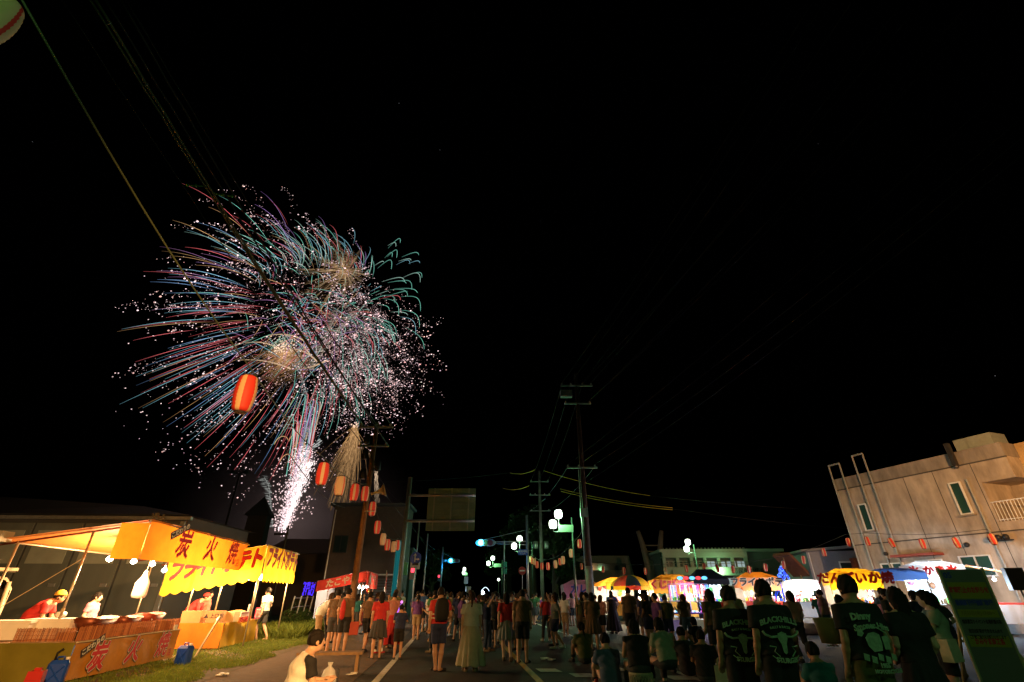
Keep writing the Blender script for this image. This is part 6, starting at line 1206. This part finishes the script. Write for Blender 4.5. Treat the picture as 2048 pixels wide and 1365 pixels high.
def top_mesh(pn, ty):
    J = POSE[pn]; S_ = SDF(*bbox(J), .014); a = .034 if ty in ('loose', 'vest') else .022
    pel = mixp(J['pelvis'], J['waist'], -.05 if ty != 'crop' else .35)
    S_.cap(J['chest'], J['waist'], .125 + a, .112 + a, .05, 1.28); S_.cap(J['waist'], pel, .112 + a, .122 + a, .05, 1.36, True); S_.cap(mixp(J['neck'], J['chest'], .22), J['chest'], .075 + a * .6, .118 + a, .05, 1.3)
    for s, n in ((-1, 'l'), (1, 'r')):
        sh, el, wr = J['sh' + n], J['el' + n], J['wr' + n]; S_.cap(mixp(J['neck'], sh, .42), sh, .055 + a * .4, .056 + a * .5, .04)
        if ty == 'long': S_.cap(sh, el, .06, .052, .03); S_.cap(el, mixp(el, wr, .92), .05, .042, .02, 1, True)
        elif ty in ('tank', 'vest'): pass
        else: S_.cap(sh, mixp(sh, el, .68), .062 + a * .3, .064 + a * .3, .03, 1, True)
    # the hem and the neckline are cut clean
    d = V3(*J['pelvis']) - V3(*J['waist']); d /= np.linalg.norm(d); p = V3(*J['pelvis']) + d * (.06 if ty != 'crop' else -.07); S_.plane(p, d)
    nk = V3(*J['neck']); h = V3(*J['head']); u = h - nk; u /= np.linalg.norm(u); S_.plane(nk + u * -.005, u); S_.ell(nk + u * .02, (.066, .066, .05), 0.01, True)
    # folds
    X, Y, Z = np.meshgrid(*[S_.lo[i] + S_.res * np.arange(S_.n[i]) for i in range(3)], indexing='ij'); S_.F += (.005 * np.sin(Z * 38 + X * 22 + 2 * np.sin(X * 17)) * np.sin(X * 31 + Z * 9)).astype(np.float32)
    return S_.mesh('shirt')
def bottom_mesh(pn, ty):
    J = POSE[pn]; S_ = SDF(*bbox(J, .3 if 'skirt' in ty else .17), .014); w = mixp(J['pelvis'], J['waist'], .55)
    if 'skirt' in ty:
        X, Y, Z = np.meshgrid(*[S_.lo[i] + S_.res * np.arange(S_.n[i]) for i in range(3)], indexing='ij'); zb = {'long_skirt': .12, 'skirt': .52}[ty]; zt = w[2]; t = np.clip((zt - Z) / (zt - zb), 0, 1); cx, cy = w[0], w[1] + (.12 if pn == 'lean' else 0) * 0
        th_ = np.arctan2(Y - cy, X - cx); r0, r1 = .14, {'long_skirt': .31, 'skirt': .235}[ty]; rr = r0 + (r1 - r0) * t ** .75; rr = rr * (1 + .10 * t * np.sin(th_ * 11 + 1.3 * np.sin(th_ * 3)) + .04 * t * np.sin(th_ * 5 + 2)); D = (np.hypot((X - cx) / 1.15, Y - cy) - rr) * .8
        S_.F = np.maximum(np.maximum(D, Z - zt), zb - Z + .012 * np.sin(th_ * 7)).astype(np.float32); return S_.mesh('skirt')
    S_.cap(w, J['pelvis'], .122, .132, .04, 1.36); q = {'shorts': .86, 'short_shorts': .5, 'trousers': 1}[ty]
    for n in 'lr':
        hp, kn, an = J['hp' + n], J['kn' + n], J['an' + n]
        if ty == 'trousers': S_.cap(hp, kn, .102, .074, .03); S_.cap(kn, mixp(kn, an, .9), .072, .064, .02, 1, True)
        else: S_.cap(hp, mixp(hp, kn, q), .104, .092, .03, 1, True)
    X, Y, Z = np.meshgrid(*[S_.lo[i] + S_.res * np.arange(S_.n[i]) for i in range(3)], indexing='ij'); S_.F += (.004 * np.sin(Z * 45 + X * 30) * np.sin(X * 40 + Y * 20)).astype(np.float32)
    d = V3(*J['waist']) - V3(*J['pelvis']); d /= np.linalg.norm(d); S_.plane(w, d); return S_.mesh('trousers')
def hair_mesh(pn, ty):
    J = POSE[pn]; h = V3(*J['head']); lo, hi = h - V3(.2, .25, .62), h + V3(.2, .2, .22); S_ = SDF(lo, hi, .010); S_.ell(h + V3(0, -.012, .022), (.09, .108, .118), .01)
    if ty in ('long', 'bob'): S_.cap(h + V3(0, -.045, .0), h + V3(0, -.075 if pn != 'lean' else -.02, -.16 if ty == 'bob' else -.40), .075, .06 if ty == 'bob' else .045, .03, 1.35)
    if ty == 'bun': S_.ell(h + V3(0, -.09, .10), (.05, .05, .05), .015)
    if ty == 'tail': S_.cap(h + V3(0, -.11, .04), h + V3(0, -.17, -.2), .034, .018, .02)
    X, Y, Z = np.meshgrid(*[S_.lo[i] + S_.res * np.arange(S_.n[i]) for i in range(3)], indexing='ij'); S_.F += (.004 * np.sin(X * 130 + 3 * np.sin(Z * 25)) + .003 * np.sin(Y * 110 + Z * 30)).astype(np.float32)
    S_.ell(h + V3(0, .115, -.045), (.072, .09, .10), 0, True)                       # the face stays free
    if ty == 'short': S_.plane(h + V3(0, 0, -.062), (0, -.25, -1)); 
    return S_.mesh('hair')
def cap_mesh(pn):
    h = V3(*POSE[pn]['head']); S_ = SDF(h - .25, h + .25, .010); S_.ell(h + V3(0, -.01, .045), (.097, .113, .105), .01); S_.plane(h + V3(0, 0, .035), (0, 0, -1)); S_.cap(h + V3(0, .07, .045), h + V3(0, .16, .035), .012, .008, .02, 5); return S_.mesh('cap')
def shoe_mesh(pn, n):
    J = POSE[pn]; an, to = J['an' + n], J['to' + n]; S_ = SDF(np.minimum(an, to) - .1, np.maximum(an, to) + .1, .010); S_.cap((an[0], an[1] - .02, .04), (to[0], to[1] + .01, .034), .044, .036, .02, 1.1); S_.cap(an, (an[0], an[1], .05), .045, .045, .02); S_.plane((0, 0, an[2] - .005), (0, 0, 1)); S_.plane((0, 0, .004), (0, 0, -1)); return S_.mesh('shoe')
def sandal_mesh(pn, n):
    J = POSE[pn]; an, to = J['an' + n], J['to' + n]; S_ = SDF(np.minimum(an, to) - .1, np.maximum(an, to) + .1, .009); S_.cap((an[0], an[1] - .03, .008), (to[0], to[1] + .025, .008), .045, .045, .0, 1.0); S_.plane((0, 0, .02), (0, 0, 1)); S_.plane((0, 0, .001), (0, 0, -1)); S_.cap((to[0] - .045, to[1] - .04, .03), (to[0] + .045, to[1] - .04, .03), .034, .034, .0); S_.plane((0, 0, .075), (0, 0, 1)); return S_.mesh('sandal')
def cm_(key, fn, *a):
    k = (key,) + a
    if k not in CACHE: CACHE[k] = fn(*a)
    return CACHE[k]
skin = [mat('skin_warm', (.50, .27, .17), .55), mat('skin_light', (.58, .36, .25), .55), mat('skin_tan', (.40, .21, .12), .55)]
hairm = mat('black_hair', (.012, .010, .009), .75, spec=.15); hairb = mat('brown_hair', (.045, .024, .013), .75, spec=.15)
CLOTH = dict(white=(.68, .66, .62), cream=(.60, .52, .38), grey=(.25, .25, .25), black=(.014, .014, .016), charcoal=(.05, .05, .055), navy=(.02, .03, .09), red=(.5, .03, .03), orange=(.6, .17, .03), salmon=(.5, .2, .16), brown=(.13, .075, .04), olive=(.09, .09, .03), teal=(.02, .14, .15), blue=(.05, .12, .32), pink=(.55, .2, .28), purple=(.14, .05, .22), tan=(.36, .24, .13), denim=(.07, .11, .2), green=(.05, .17, .07), yellow=(.6, .42, .05), sage=(.28, .32, .24))
def fab(c): return mat('fabric_' + c, CLOTH[c], .85, noise=.15, nscale=9, bump=.15, bscale=60)
def setm(o, m): o.material_slots[0].link = 'OBJECT'; o.material_slots[0].material = m; return o
def person(label, loc, rz, pose='stand', top=('tee', 'grey'), bot=('shorts', 'navy'), hair='short', h=1.68, shoe='charcoal', sk=0, group=None, hm=None, cap=None, eyes=False, sandals=False):
    t = thing('person', label, 'person', loc, rz, group); t.scale = (h / 1.70 * R.uniform(.97, 1.05),) * 2 + (h / 1.70,)
    setm(put('body', cm_('b', body_mesh, pose), t), skin[sk]); setm(put('shirt', cm_('t', top_mesh, pose, top[0]), t), fab(top[1]))
    setm(put('skirt' if 'skirt' in bot[0] else ('shorts' if 'short' in bot[0] else 'trousers'), cm_('w', bottom_mesh, pose, bot[0]), t), fab(bot[1]))
    if hair: setm(put('hair', cm_('h', hair_mesh, pose, hair), t), hm or hairm)
    if cap: setm(put('cap', cm_('c', cap_mesh, pose), t), fab(cap))
    for n in 'lr': setm(put('sandal' if sandals else 'shoe', cm_('s', sandal_mesh if sandals else shoe_mesh, pose, n), t), fab(shoe))
    if eyes:
        hd = Vector(POSE[pose]['head'])
        for s in (-1, 1): e = MB(); e.ball(hd + Vector((s * .031, .086, .006)), (.013, .010, .009), 8, 6); eo = e.build('eye', mat('eye_white', (.7, .68, .65), .3), t, True); MB().ball(hd + Vector((s * .031, .094, .006)), (.006, .005, .006), 8, 5).build('iris', black, eo, True)
        MB().ball(hd + Vector((0, .097, -.058)), (.022, .006, .007), 8, 5).build('lips', mat('lips', (.4, .12, .1), .5), t, True)
    return t
AW = 0.0
def spot(px, d, z=0.0): p = at(px, 1190, d); p.z = z; return p
# ---- people one can single out
P1 = person('woman in white tee and long pale pleated skirt, back turned, standing on the road', spot(945, 13.1), .05, 'stand', ('loose', 'white'), ('long_skirt', 'cream'), 'tail', 1.60, 'tan', 1, None, hairb, None, False, True)
P2 = person('man in red vest and dark knee shorts with bare crossed legs and sandals, back turned', spot(882, 13.1), .25, 'cross', ('tee', 'red'), ('shorts', 'navy'), 'short', 1.70, 'black', 0, None, None, None, False, True)
bk = MB(); bk.lathe([(.02, -.26), (.14, -.24), (.17, -.1), (.165, .1), (.12, .2), (.02, .23)], 12, (0, 0, 0), sx=1.0, sy=.6); tag(bk.build('backpack', fab('black'), None, True, P2.location + Matrix.Rotation(.25, 3, 'Z') @ Vector((.02, -.23, 1.26)), .25), 'black backpack worn by the man in the red vest', 'backpack')
wb_ = MB(); [wb_.lathe([(.178, z), (.184, z + .012), (.178, z + .024)], 20, sx=1.25, sy=.95) for z in (1.05, 1.13)]; tag(wb_.build('reflective_belt', mat('reflective_tape', (.8, .75, .65), .3), None, True, P2.location), 'pale reflective bands round the waist of the man in the red vest', 'belt')
person('woman in red tee and grey knee skirt stepping forward beside the centre line', spot(1013, 15.0), .1, 'walk', ('tee', 'red'), ('skirt', 'grey'), 'bob', 1.6, 'brown', 1)
person('man in brown shirt and black shorts standing right of the woman in red', spot(1044, 14.6), -.1, 'stand', ('tee', 'brown'), ('shorts', 'black'), 'short', 1.66, 'black', 0)
person('person in salmon tee and dark trousers behind the woman in the long skirt', spot(992, 20), .2, 'hands_front', ('tee', 'salmon'), ('trousers', 'charcoal'), 'short', 1.66)
person('person in white tee and grey backstraps walking up the middle of the street', spot(1025, 26), .0, 'walk', ('tee', 'white'), ('shorts', 'navy'), 'short', 1.68)
SL = person('man in white vest over black tee sitting low on a block with phone in hand', spot(622, 7.4, -.06), rad(-58), 'sit', ('vest', 'white'), ('shorts', 'black'), 'short', 1.72, 'charcoal', 1, None, None, None, True)
setm(put('undershirt', cm_('t', top_mesh, 'sit', 'tee'), SL), fab('black'))
sl2 = Matrix.Rotation(rad(-58), 3, 'Z')
ph = MB(); ph.box((0, 0, 0), (.075, .012, .15)); pho = ph.build('smartphone', black, None, False, SL.location + sl2 @ Vector((0, .53, .66)), rad(-58)); tag(pho, 'black phone held by the man sitting on the kerb', 'phone')
kb = MB(); kb.box((0, 0, .12), (.36, .7, .28)); tag(kb.build('kerb_block', mat('dark_concrete', (.12, .11, .1), .9, noise=.3), None, False, spot(620, 7.4) + Vector((-.03, 0, 0)), rad(32)), 'concrete block the man in the white vest sits on', 'block')
wbag = MB(); wbag.lathe([(.02, 0), (.12, .02), (.15, .2), (.1, .34), (.03, .4), (.05, .46)], 10, sx=1, sy=.7); tag(wbag.build('carrier_bag', bagm, None, True, spot(682, 10.4), 0), 'white carrier bag standing beside the plain wooden bench', 'plastic bag')
gw_ = thing('glow_wand', 'glowing purple toy wand held up in the left lane crowd', 'glow wand', spot(800, 15.3) + Vector((0, 0, 1.0)), 0); MB().tube([(-.06, 0, 0), (.06, 0, .32)], .014, 6).build('light_tube', glow('led_purple', (.45, .12, 1), 2), gw_); MB().ball((.07, 0, .37), .035, 8, 6).build('light_head', glow('led_magenta', (1, .2, .9), 2), gw_)
bench = thing('bench', 'plain wooden bench in front of the standing group by the brown pole', 'bench', spot(680, 12.6), rad(10)); MB().box((0, 0, .40), (1.4, .38, .05)).build('seat', wood, bench); [MB().box((x, 0, .19), (.07, .34, .38)).build('leg', wood, bench) for x in (-.6, .6)]
person('person in white shirt leaning forward left of the brown pole', spot(647, 17.5), rad(-70), 'lean', ('tee', 'white'), ('shorts', 'tan'), 'short', 1.74, 'charcoal', 1)
person('long haired woman in blue blouse beside the leaning person in white', spot(664, 17.8), rad(-60), 'hands_front', ('tee', 'denim'), ('trousers', 'charcoal'), 'long', 1.60, 'tan', 1, None, hairb)
B1 = person('man in brown shirt with red bag on his back in front of the brown pole', spot(697, 16.6), rad(-8), 'stand', ('tee', 'brown'), ('shorts', 'black'), 'short', 1.72, 'tan', 0)
rbg = MB(); rbg.lathe([(.015, -.28), (.075, -.22), (.085, 0), (.06, .2), (.01, .28)], 10, sx=1, sy=.55); tag(rbg.build('red_bag', fab('red'), None, True, B1.location + Vector((-.05, -.185, 1.16)), 0), 'narrow red bag hanging on the back of the man in brown', 'bag')
rb2 = MB(); rb2.box((0, 0, 0), (.26, .12, .34)); tag(rb2.build('red_shopping_bag', mat('red_paper', (.42, .05, .03), .6), None, False, B1.location + Vector((.30, .05, .66)), .2), 'red shopping bag carried by the man in brown', 'bag')
person('person in dark brown tee between the leaning person and the man with the red bag', spot(677, 17.0), rad(8), 'stand', ('tee', 'brown'), ('shorts', 'charcoal'), 'short', 1.68, 'tan', 0)
person('customer in white tee and dark shorts at the far end of the yellow potato stall', spot(536, 21.4), rad(70), 'walk', ('tee', 'white'), ('shorts', 'charcoal'), 'short', 1.78, 'tan', 1, None, None, None, False, True)
person('seller in red shirt and yellow cap behind the foam boxes of the grill stall', on1(-2.75, 1.35, 0), rad(-70), 'lean', ('tee', 'red'), ('trousers', 'charcoal'), 'short', 1.80, 'black', 0, None, None, 'yellow', True)
person('helper in patterned pink shirt with blue apron at the far end of the grill stall', on1(-2.6, 3.3, 0), rad(-80), 'hands_front', ('tee', 'pink'), ('trousers', 'blue'), 'tail', 1.60, 'black', 1, None, None, None, True)
person('seller in red apron behind the cartons of the yellow potato stall', on2(-1.9, 1.15, 0), rad(-75), 'lean', ('long', 'red'), ('trousers', 'charcoal'), 'short', 1.76, 'black', 0, None, None, 'red', True)
person('second seller in salmon shirt at the frier of the yellow potato stall', on2(-1.8, 2.1, 0), rad(-85), 'hands_front', ('tee', 'salmon'), ('trousers', 'brown'), 'short', 1.68, 'black', 1, None, None, None, True)
# two men in printed black tees
PR = mat('tee_print', (.30, .42, .30), .8, noise=.35, nscale=25)
def on_back(t, rz, body, size, x, z, bold=.004, arch=0, sx=1.0):
    M = Matrix.Translation((0, -.185, z))
    def fn(px, py, pz):
        X = px + x; zc = py + arch * -(X * X) * 3.2
        return (X, .45 * X * X - pz * 2 + .012 * abs(zc) + (.10 * max(0, zc + z - 1.30)) , zc)
    return text(body, size, PR, t, M, bold, None, 'shirt_print', sx, fn)
def poly_print(t, pts, z):
    b = MB(); vs = [(x, -.193 + .45 * x * x + .10 * max(0, z + y - 1.30), z + y) for x, y in pts]; cx = sum(v[0] for v in vs) / len(vs); cz = sum(v[2] for v in vs) / len(vs)
    vs.append((cx, -.196 + .45 * cx * cx + .10 * max(0, cz - 1.3), cz)); n = len(pts); b.add(vs, [(i, (i + 1) % n, n) for i in range(n)]); b.build('shirt_print', PR, t)
def stroke(t, pts, w, z):
    b = MB(); b.tube([(x, -.186 + .45 * x * x + .10 * max(0, z + y - 1.3), z + y) for x, y in pts], w, 5); b.build('shirt_print', PR, t)
def skull_tee(label, loc, rz, hgt):
    t = person(label, loc, rz, 'stand', ('loose', 'black'), ('shorts', 'black'), 'short', hgt, 'black', 2)
    on_back(t, rz, 'BLACKHILLS', .075, 0, 1.30, .003, .28, 1.05); on_back(t, rz, 'RALLY & RACES', .034, 0, 1.225, .001, .3, 1.0)
    poly_print(t, [(-.05, .05), (0, .07), (.05, .05), (.055, .0), (.03, -.05), (.022, -.13), (0, -.15), (-.022, -.13), (-.03, -.05), (-.055, .0)], 1.11)
    for s in (-1, 1): stroke(t, [(s * .05, .02), (s * .12, .015), (s * .18, .04), (s * .205, .075)], .013, 1.11); stroke(t, [(s * .07, -.12), (s * .12, -.07), (s * .09, -.03), (s * .16, -.02)], .006, 1.06); stroke(t, [(s * .03, -.16), (s * .1, -.13), (s * .15, -.09)], .005, 1.04)
    on_back(t, rz, 'STURGIS', .062, 0, .90, .003, -.25, 1.0); return t
skull_tee('man in black tee printed with a pale bull skull, right one of the two', spot(1528, 6.5), .06, 1.70)
skull_tee('man in black tee printed with a pale bull skull, left one partly behind the other', spot(1456, 6.9), .02, 1.64)
K = person('man in black tee with big pale lettering and 1955 on the back', spot(1700, 5.9), .02, 'stand', ('loose', 'black'), ('shorts', 'olive'), 'short', 1.73, 'black', 2)
on_back(K, 0, 'Dinny', .085, -.08, 1.33, .004, .1); on_back(K, 0, 'Smoner Hiss', .076, .0, 1.245, .003, .25, .92)
poly_print(K, [(-.1, .05), (-.06, .09), (.0, .10), (.05, .08), (.055, 0), (.04, -.06), (-.05, -.07), (-.09, -.02)], 1.09); poly_print(K, [(.07, .06), (.12, .07), (.14, .03), (.13, -.05), (.07, -.05)], 1.09); poly_print(K, [(-.16, .1), (-.12, .12), (-.1, .08), (-.13, .05), (-.17, .06)], 1.1)
stroke(K, [(-.12, .14), (-.05, .17), (.05, .17), (.13, .12), (.15, .04)], .008, 1.06)
for k in range(5): x = -.14 + .07 * k; poly_print(K, [(x - .028, -.02), (x + .02, -.035), (x + .03, .02), (x - .02, .035)], .975 - .02 * (k % 2) )
on_back(K, 0, '1955', .05, .02, .905, .003, -.1); on_back(K, 0, 'MOTORCYCLE', .042, .04, .855, .002, -.1)
person('woman in plain black dress standing right of the man in the lettered tee', spot(1792, 6.2), -.05, 'hands_front', ('tee', 'black'), ('skirt', 'black'), 'bob', 1.62, 'black', 1)
W1 = person('woman in sage tunic turned left holding a phone to her face, right foreground', spot(1848, 8.4), rad(62), 'photo', ('loose', 'sage'), ('shorts', 'black'), 'bob', 1.60, 'tan', 1, None, None, None, True)
pz = MB(); pz.box((0, 0, 0), (.08, .012, .16)); pz = pz.build('smartphone', black, None, False, W1.location + Matrix.Rotation(rad(62), 3, 'Z') @ Vector((0, .36, 1.42)), rad(62)); tag(pz, 'phone with a lit screen held up by the woman in the sage tunic', 'phone'); MB().box((0, -.008, 0), (.07, .004, .14)).build('screen', glow('phone_screen', (.2, .6, 1), 1.2), pz)
hb_ = MB(); hb_.box((0, 0, 0), (.3, .14, .28), taper=.92); tag(hb_.build('shoulder_bag', fab('cream'), None, False, W1.location + Vector((-.12, -.26, .84)), .5), 'pale shoulder bag at the hip of the woman in the sage tunic', 'bag')
person('man in dark shirt standing before the squid stall', spot(1771, 14.5), .3, 'stand', ('tee', 'charcoal'), ('trousers', 'black'), 'short', 1.68)
person('man in tan tee standing before the navy tent', spot(1462, 13.5), .1, 'hands_front', ('tee', 'tan'), ('shorts', 'charcoal'), 'short', 1.72)
person('person in patterned brown shirt left of the man in tan', spot(1418, 13), .2, 'stand', ('loose', 'brown'), ('shorts', 'black'), 'bob', 1.66)
person('young woman in white sleeveless top before the orange fried potato stall', spot(1513, 22, .0), -.1, 'stand', ('tank', 'white'), ('trousers', 'black'), 'bun', 1.58)
person('young person in black beside the woman in the white sleeveless top', spot(1527, 22.4, .0), .1, 'walk', ('tee', 'black'), ('shorts', 'black'), 'short', 1.66)
person('woman in black dress with hair bun at the left end of the orange stall', spot(1222, 25, .0), .2, 'hands_front', ('tank', 'black'), ('long_skirt', 'black'), 'bun', 1.60)
person('broad man in brown tee seen from behind before the orange stall', spot(1256, 19.5), 0, 'stand', ('loose', 'brown'), ('shorts', 'black'), 'short', 1.76)
person('woman in grey violet blouse beside the broad man before the orange stall', spot(1272, 22), -.4, 'stand', ('tee', 'purple'), ('skirt', 'charcoal'), 'tail', 1.58)
person('seller in green shirt behind the lottery stall counter', spot(1338, 31.2, Z0) + Vector((0, 1.3, 0)), math.pi, 'hands_front', ('tee', 'green'), ('trousers', 'black'), 'short', 1.7, 'black', 1, None, None, None, True)
person('crouched person in black before the glowing toy rack', spot(1380, 18, 0), .4, 'floor', ('tee', 'black'), ('trousers', 'black'), 'long', 1.66)
# seated onlookers on the dark road at the right
SEAT = [(1204, 10.6, 'person in washed blue tee sitting on the road, leftmost of the seated row', 'denim', 'tee', 'short', .2), (1264, 10.0, 'person in black vest sitting on a wicker stool in front of the orange stall', 'black', 'tank', 'bob', 0), (1318, 10.8, 'long haired woman in pale sage top sitting right of the wicker stool', 'sage', 'tee', 'long', .3), (1388, 11.5, 'person in black sitting with a pale bag beside them', 'black', 'tee', 'short', -.3), (1352, 12.5, 'person in charcoal tee sitting behind the long haired woman', 'charcoal', 'tee', 'short', .1), (1600, 8.6, 'child in teal tee sitting between the two printed tees', 'teal', 'tee', 'short', .1), (1160, 14.5, 'person in olive tee sitting on the road left of the seated row', 'olive', 'tee', 'tail', .3)]
for px, d, lab, c, ty, hr, rz in SEAT: person(lab, spot(px, d, .0), rz, 'sit' if 'wicker' in lab else 'floor', (ty, c), ('trousers', 'charcoal'), hr, 1.66, 'charcoal', R.randint(0, 2))
ws = thing('wicker_stool', 'pale wicker stool under the person in the black vest', 'stool', spot(1264, 10.0) + Vector((0, -.02, 0)), 0)
b = MB(); 
for k in range(24): a = k * math.pi / 12; b.tube([(.2 * math.cos(a), .2 * math.sin(a), 0), (.2 * math.cos(a + .5), .2 * math.sin(a + .5), .33)], .009, 4); b.tube([(.2 * math.cos(a), .2 * math.sin(a), 0), (.2 * math.cos(a - .5), .2 * math.sin(a - .5), .33)], .009, 4)
o = b.build('wicker_strands', mat('wicker', (.42, .38, .26), .8), ws); o['kind'] = 'stuff'; MB().lathe([(.2, .32), (.21, .34), (.2, .36)], 20).build('seat', mat('wicker', (.42, .38, .26), .8), ws)
hb2 = MB(); hb2.box((0, 0, .17), (.34, .14, .3), taper=.95); hb2.tube([(-.1, 0, .32), (-.07, 0, .44), (.07, 0, .44), (.1, 0, .32)], .012, 6); tag(hb2.build('handbag', fab('cream'), None, False, spot(1420, 11.2), -.3), 'pale two tone handbag on the road beside the seated person in black', 'bag')
for px, d, lab, c in ((1232, 9.6, 'clear drink bottle on the road left of the wicker stool', 'clear'), (1352, 10.2, 'dark drink bottle on the road beside the long haired woman in sage', 'dark'), (1180, 10.9, 'red drink bottle by the person in washed blue', 'red')): bottle(lab, spot(px, d), c, .22)
ptb = MB(); ptb.lathe([(.10, 0), (.13, .25), (.12, .25), (.02, .02)], 12); tag(ptb.build('popcorn_tub', mat('tan_tub', (.4, .25, .1), .7), None, True, spot(1640, 6.3) + Vector((.04, .1, 1.06)), 0), 'tan paper tub held at the left arm of the man in the lettered tee', 'tub')
for px, d, rz, lab, tp in ((765, 15.6, .3, 'woman in red tee and dark skirt just left of the white notice on the road', 'red'), (742, 17.2, -.2, 'man in red brown tee by the octopus stall end of the footpath', 'brown'), (790, 18.5, .1, 'person in salmon tee and long red skirt beside the white edge line', 'salmon')):
    person(lab, spot(px, d), rz, 'walk' if 'man in red brown' in lab else 'stand', ('tee', tp), ('skirt', 'charcoal') if 'dark skirt' in lab else (('long_skirt', 'red') if 'long red' in lab else ('shorts', 'black')), 'bob' if 'woman' in lab else 'short', 1.62)
# ---- the crowd down the street and before the stalls
TOPS = ['charcoal', 'brown', 'black', 'grey', 'olive', 'navy', 'red', 'tan', 'teal', 'denim', 'salmon', 'purple', 'green', 'white', 'blue', 'pink', 'cream']
BOTS = [('shorts', 'black'), ('trousers', 'charcoal'), ('shorts', 'navy'), ('skirt', 'charcoal'), ('trousers', 'denim'), ('shorts', 'tan'), ('skirt', 'brown')]
HAIR = [('short', 'short haired'), ('bob', 'bob haired'), ('tail', 'ponytailed'), ('short', 'short haired'), ('long', 'long haired')]
combos = [(t_, b_, h_) for t_ in TOPS for b_ in BOTS for h_ in (0, 1, 2, 4)]; R.shuffle(combos)
placed = []
for nm_, px_, d_ in (('wand', 806, 15.3),): person('child in navy tee holding up the glowing purple wand', spot(px_, d_), .1, 'photo', ('tee', 'navy'), ('shorts', 'black'), 'short', 1.3)
def crowd(n, area, zone, poses):
    k = 0; tries = 0
    while k < n and tries < 4000:
        tries += 1; x, y, z = area()
        if any((x - a) ** 2 + (y - c) ** 2 < .5 for a, c in placed): continue
        placed.append((x, y)); t_, b_, h_ = combos.pop(); w = t_
        bn = {'shorts': 'shorts', 'trousers': 'trousers', 'skirt': 'knee skirt'}[b_[0]]
        person(f'{HAIR[h_][1]} person in {w} tee and {b_[1]} {bn}, {zone}', (x, y, z), (R.gauss(0, .35) if R.random() < .5 else R.uniform(-1.9, 1.9)) + ROAD * .5, R.choice(poses), ('tee', w), b_, HAIR[h_][0], R.uniform(1.52, 1.76) if h_ in (0, 3) else R.uniform(1.48, 1.64), R.choice(('black', 'charcoal', 'white', 'tan')), R.randint(0, 2), 'people in the street crowd', hairb if R.random() < .35 else None)
        k += 1
def road_zone(x0, x1, y0, y1):
    def f():
        y = y0 + (y1 - y0) * R.random() ** 1.25; p = rdp(R.uniform(x0, x1), y); return p.x, p.y, 0
    return f
for t_ in [o for o in COL.objects if o.get('category') == 'person']: placed.append((t_.location.x, t_.location.y))
crowd(34, road_zone(-1.6, 1.9, 17, 34), 'in the left lane crowd', ('hip', 'hands_front', 'walk', 'stand', 'photo', 'raise', 'cross'))
crowd(38, road_zone(2.0, 8.5, 16.5, 34), 'in the right lane crowd', ('hip', 'hands_front', 'walk', 'stand', 'raise', 'cross'))
crowd(26, road_zone(-3.5, 6.5, 34, 60), 'far down the street', ('stand', 'walk', 'raise', 'hip'))
crowd(9, road_zone(-4.6, -2.2, 19, 34), 'near the octopus stall', ('hip', 'hands_front', 'walk', 'raise'))
crowd(22, lambda: (R.uniform(6.5, 14.5), R.uniform(12, 24), 0), 'before the bright right stalls', ('hip', 'hands_front', 'stand', 'walk', 'cross', 'photo'))
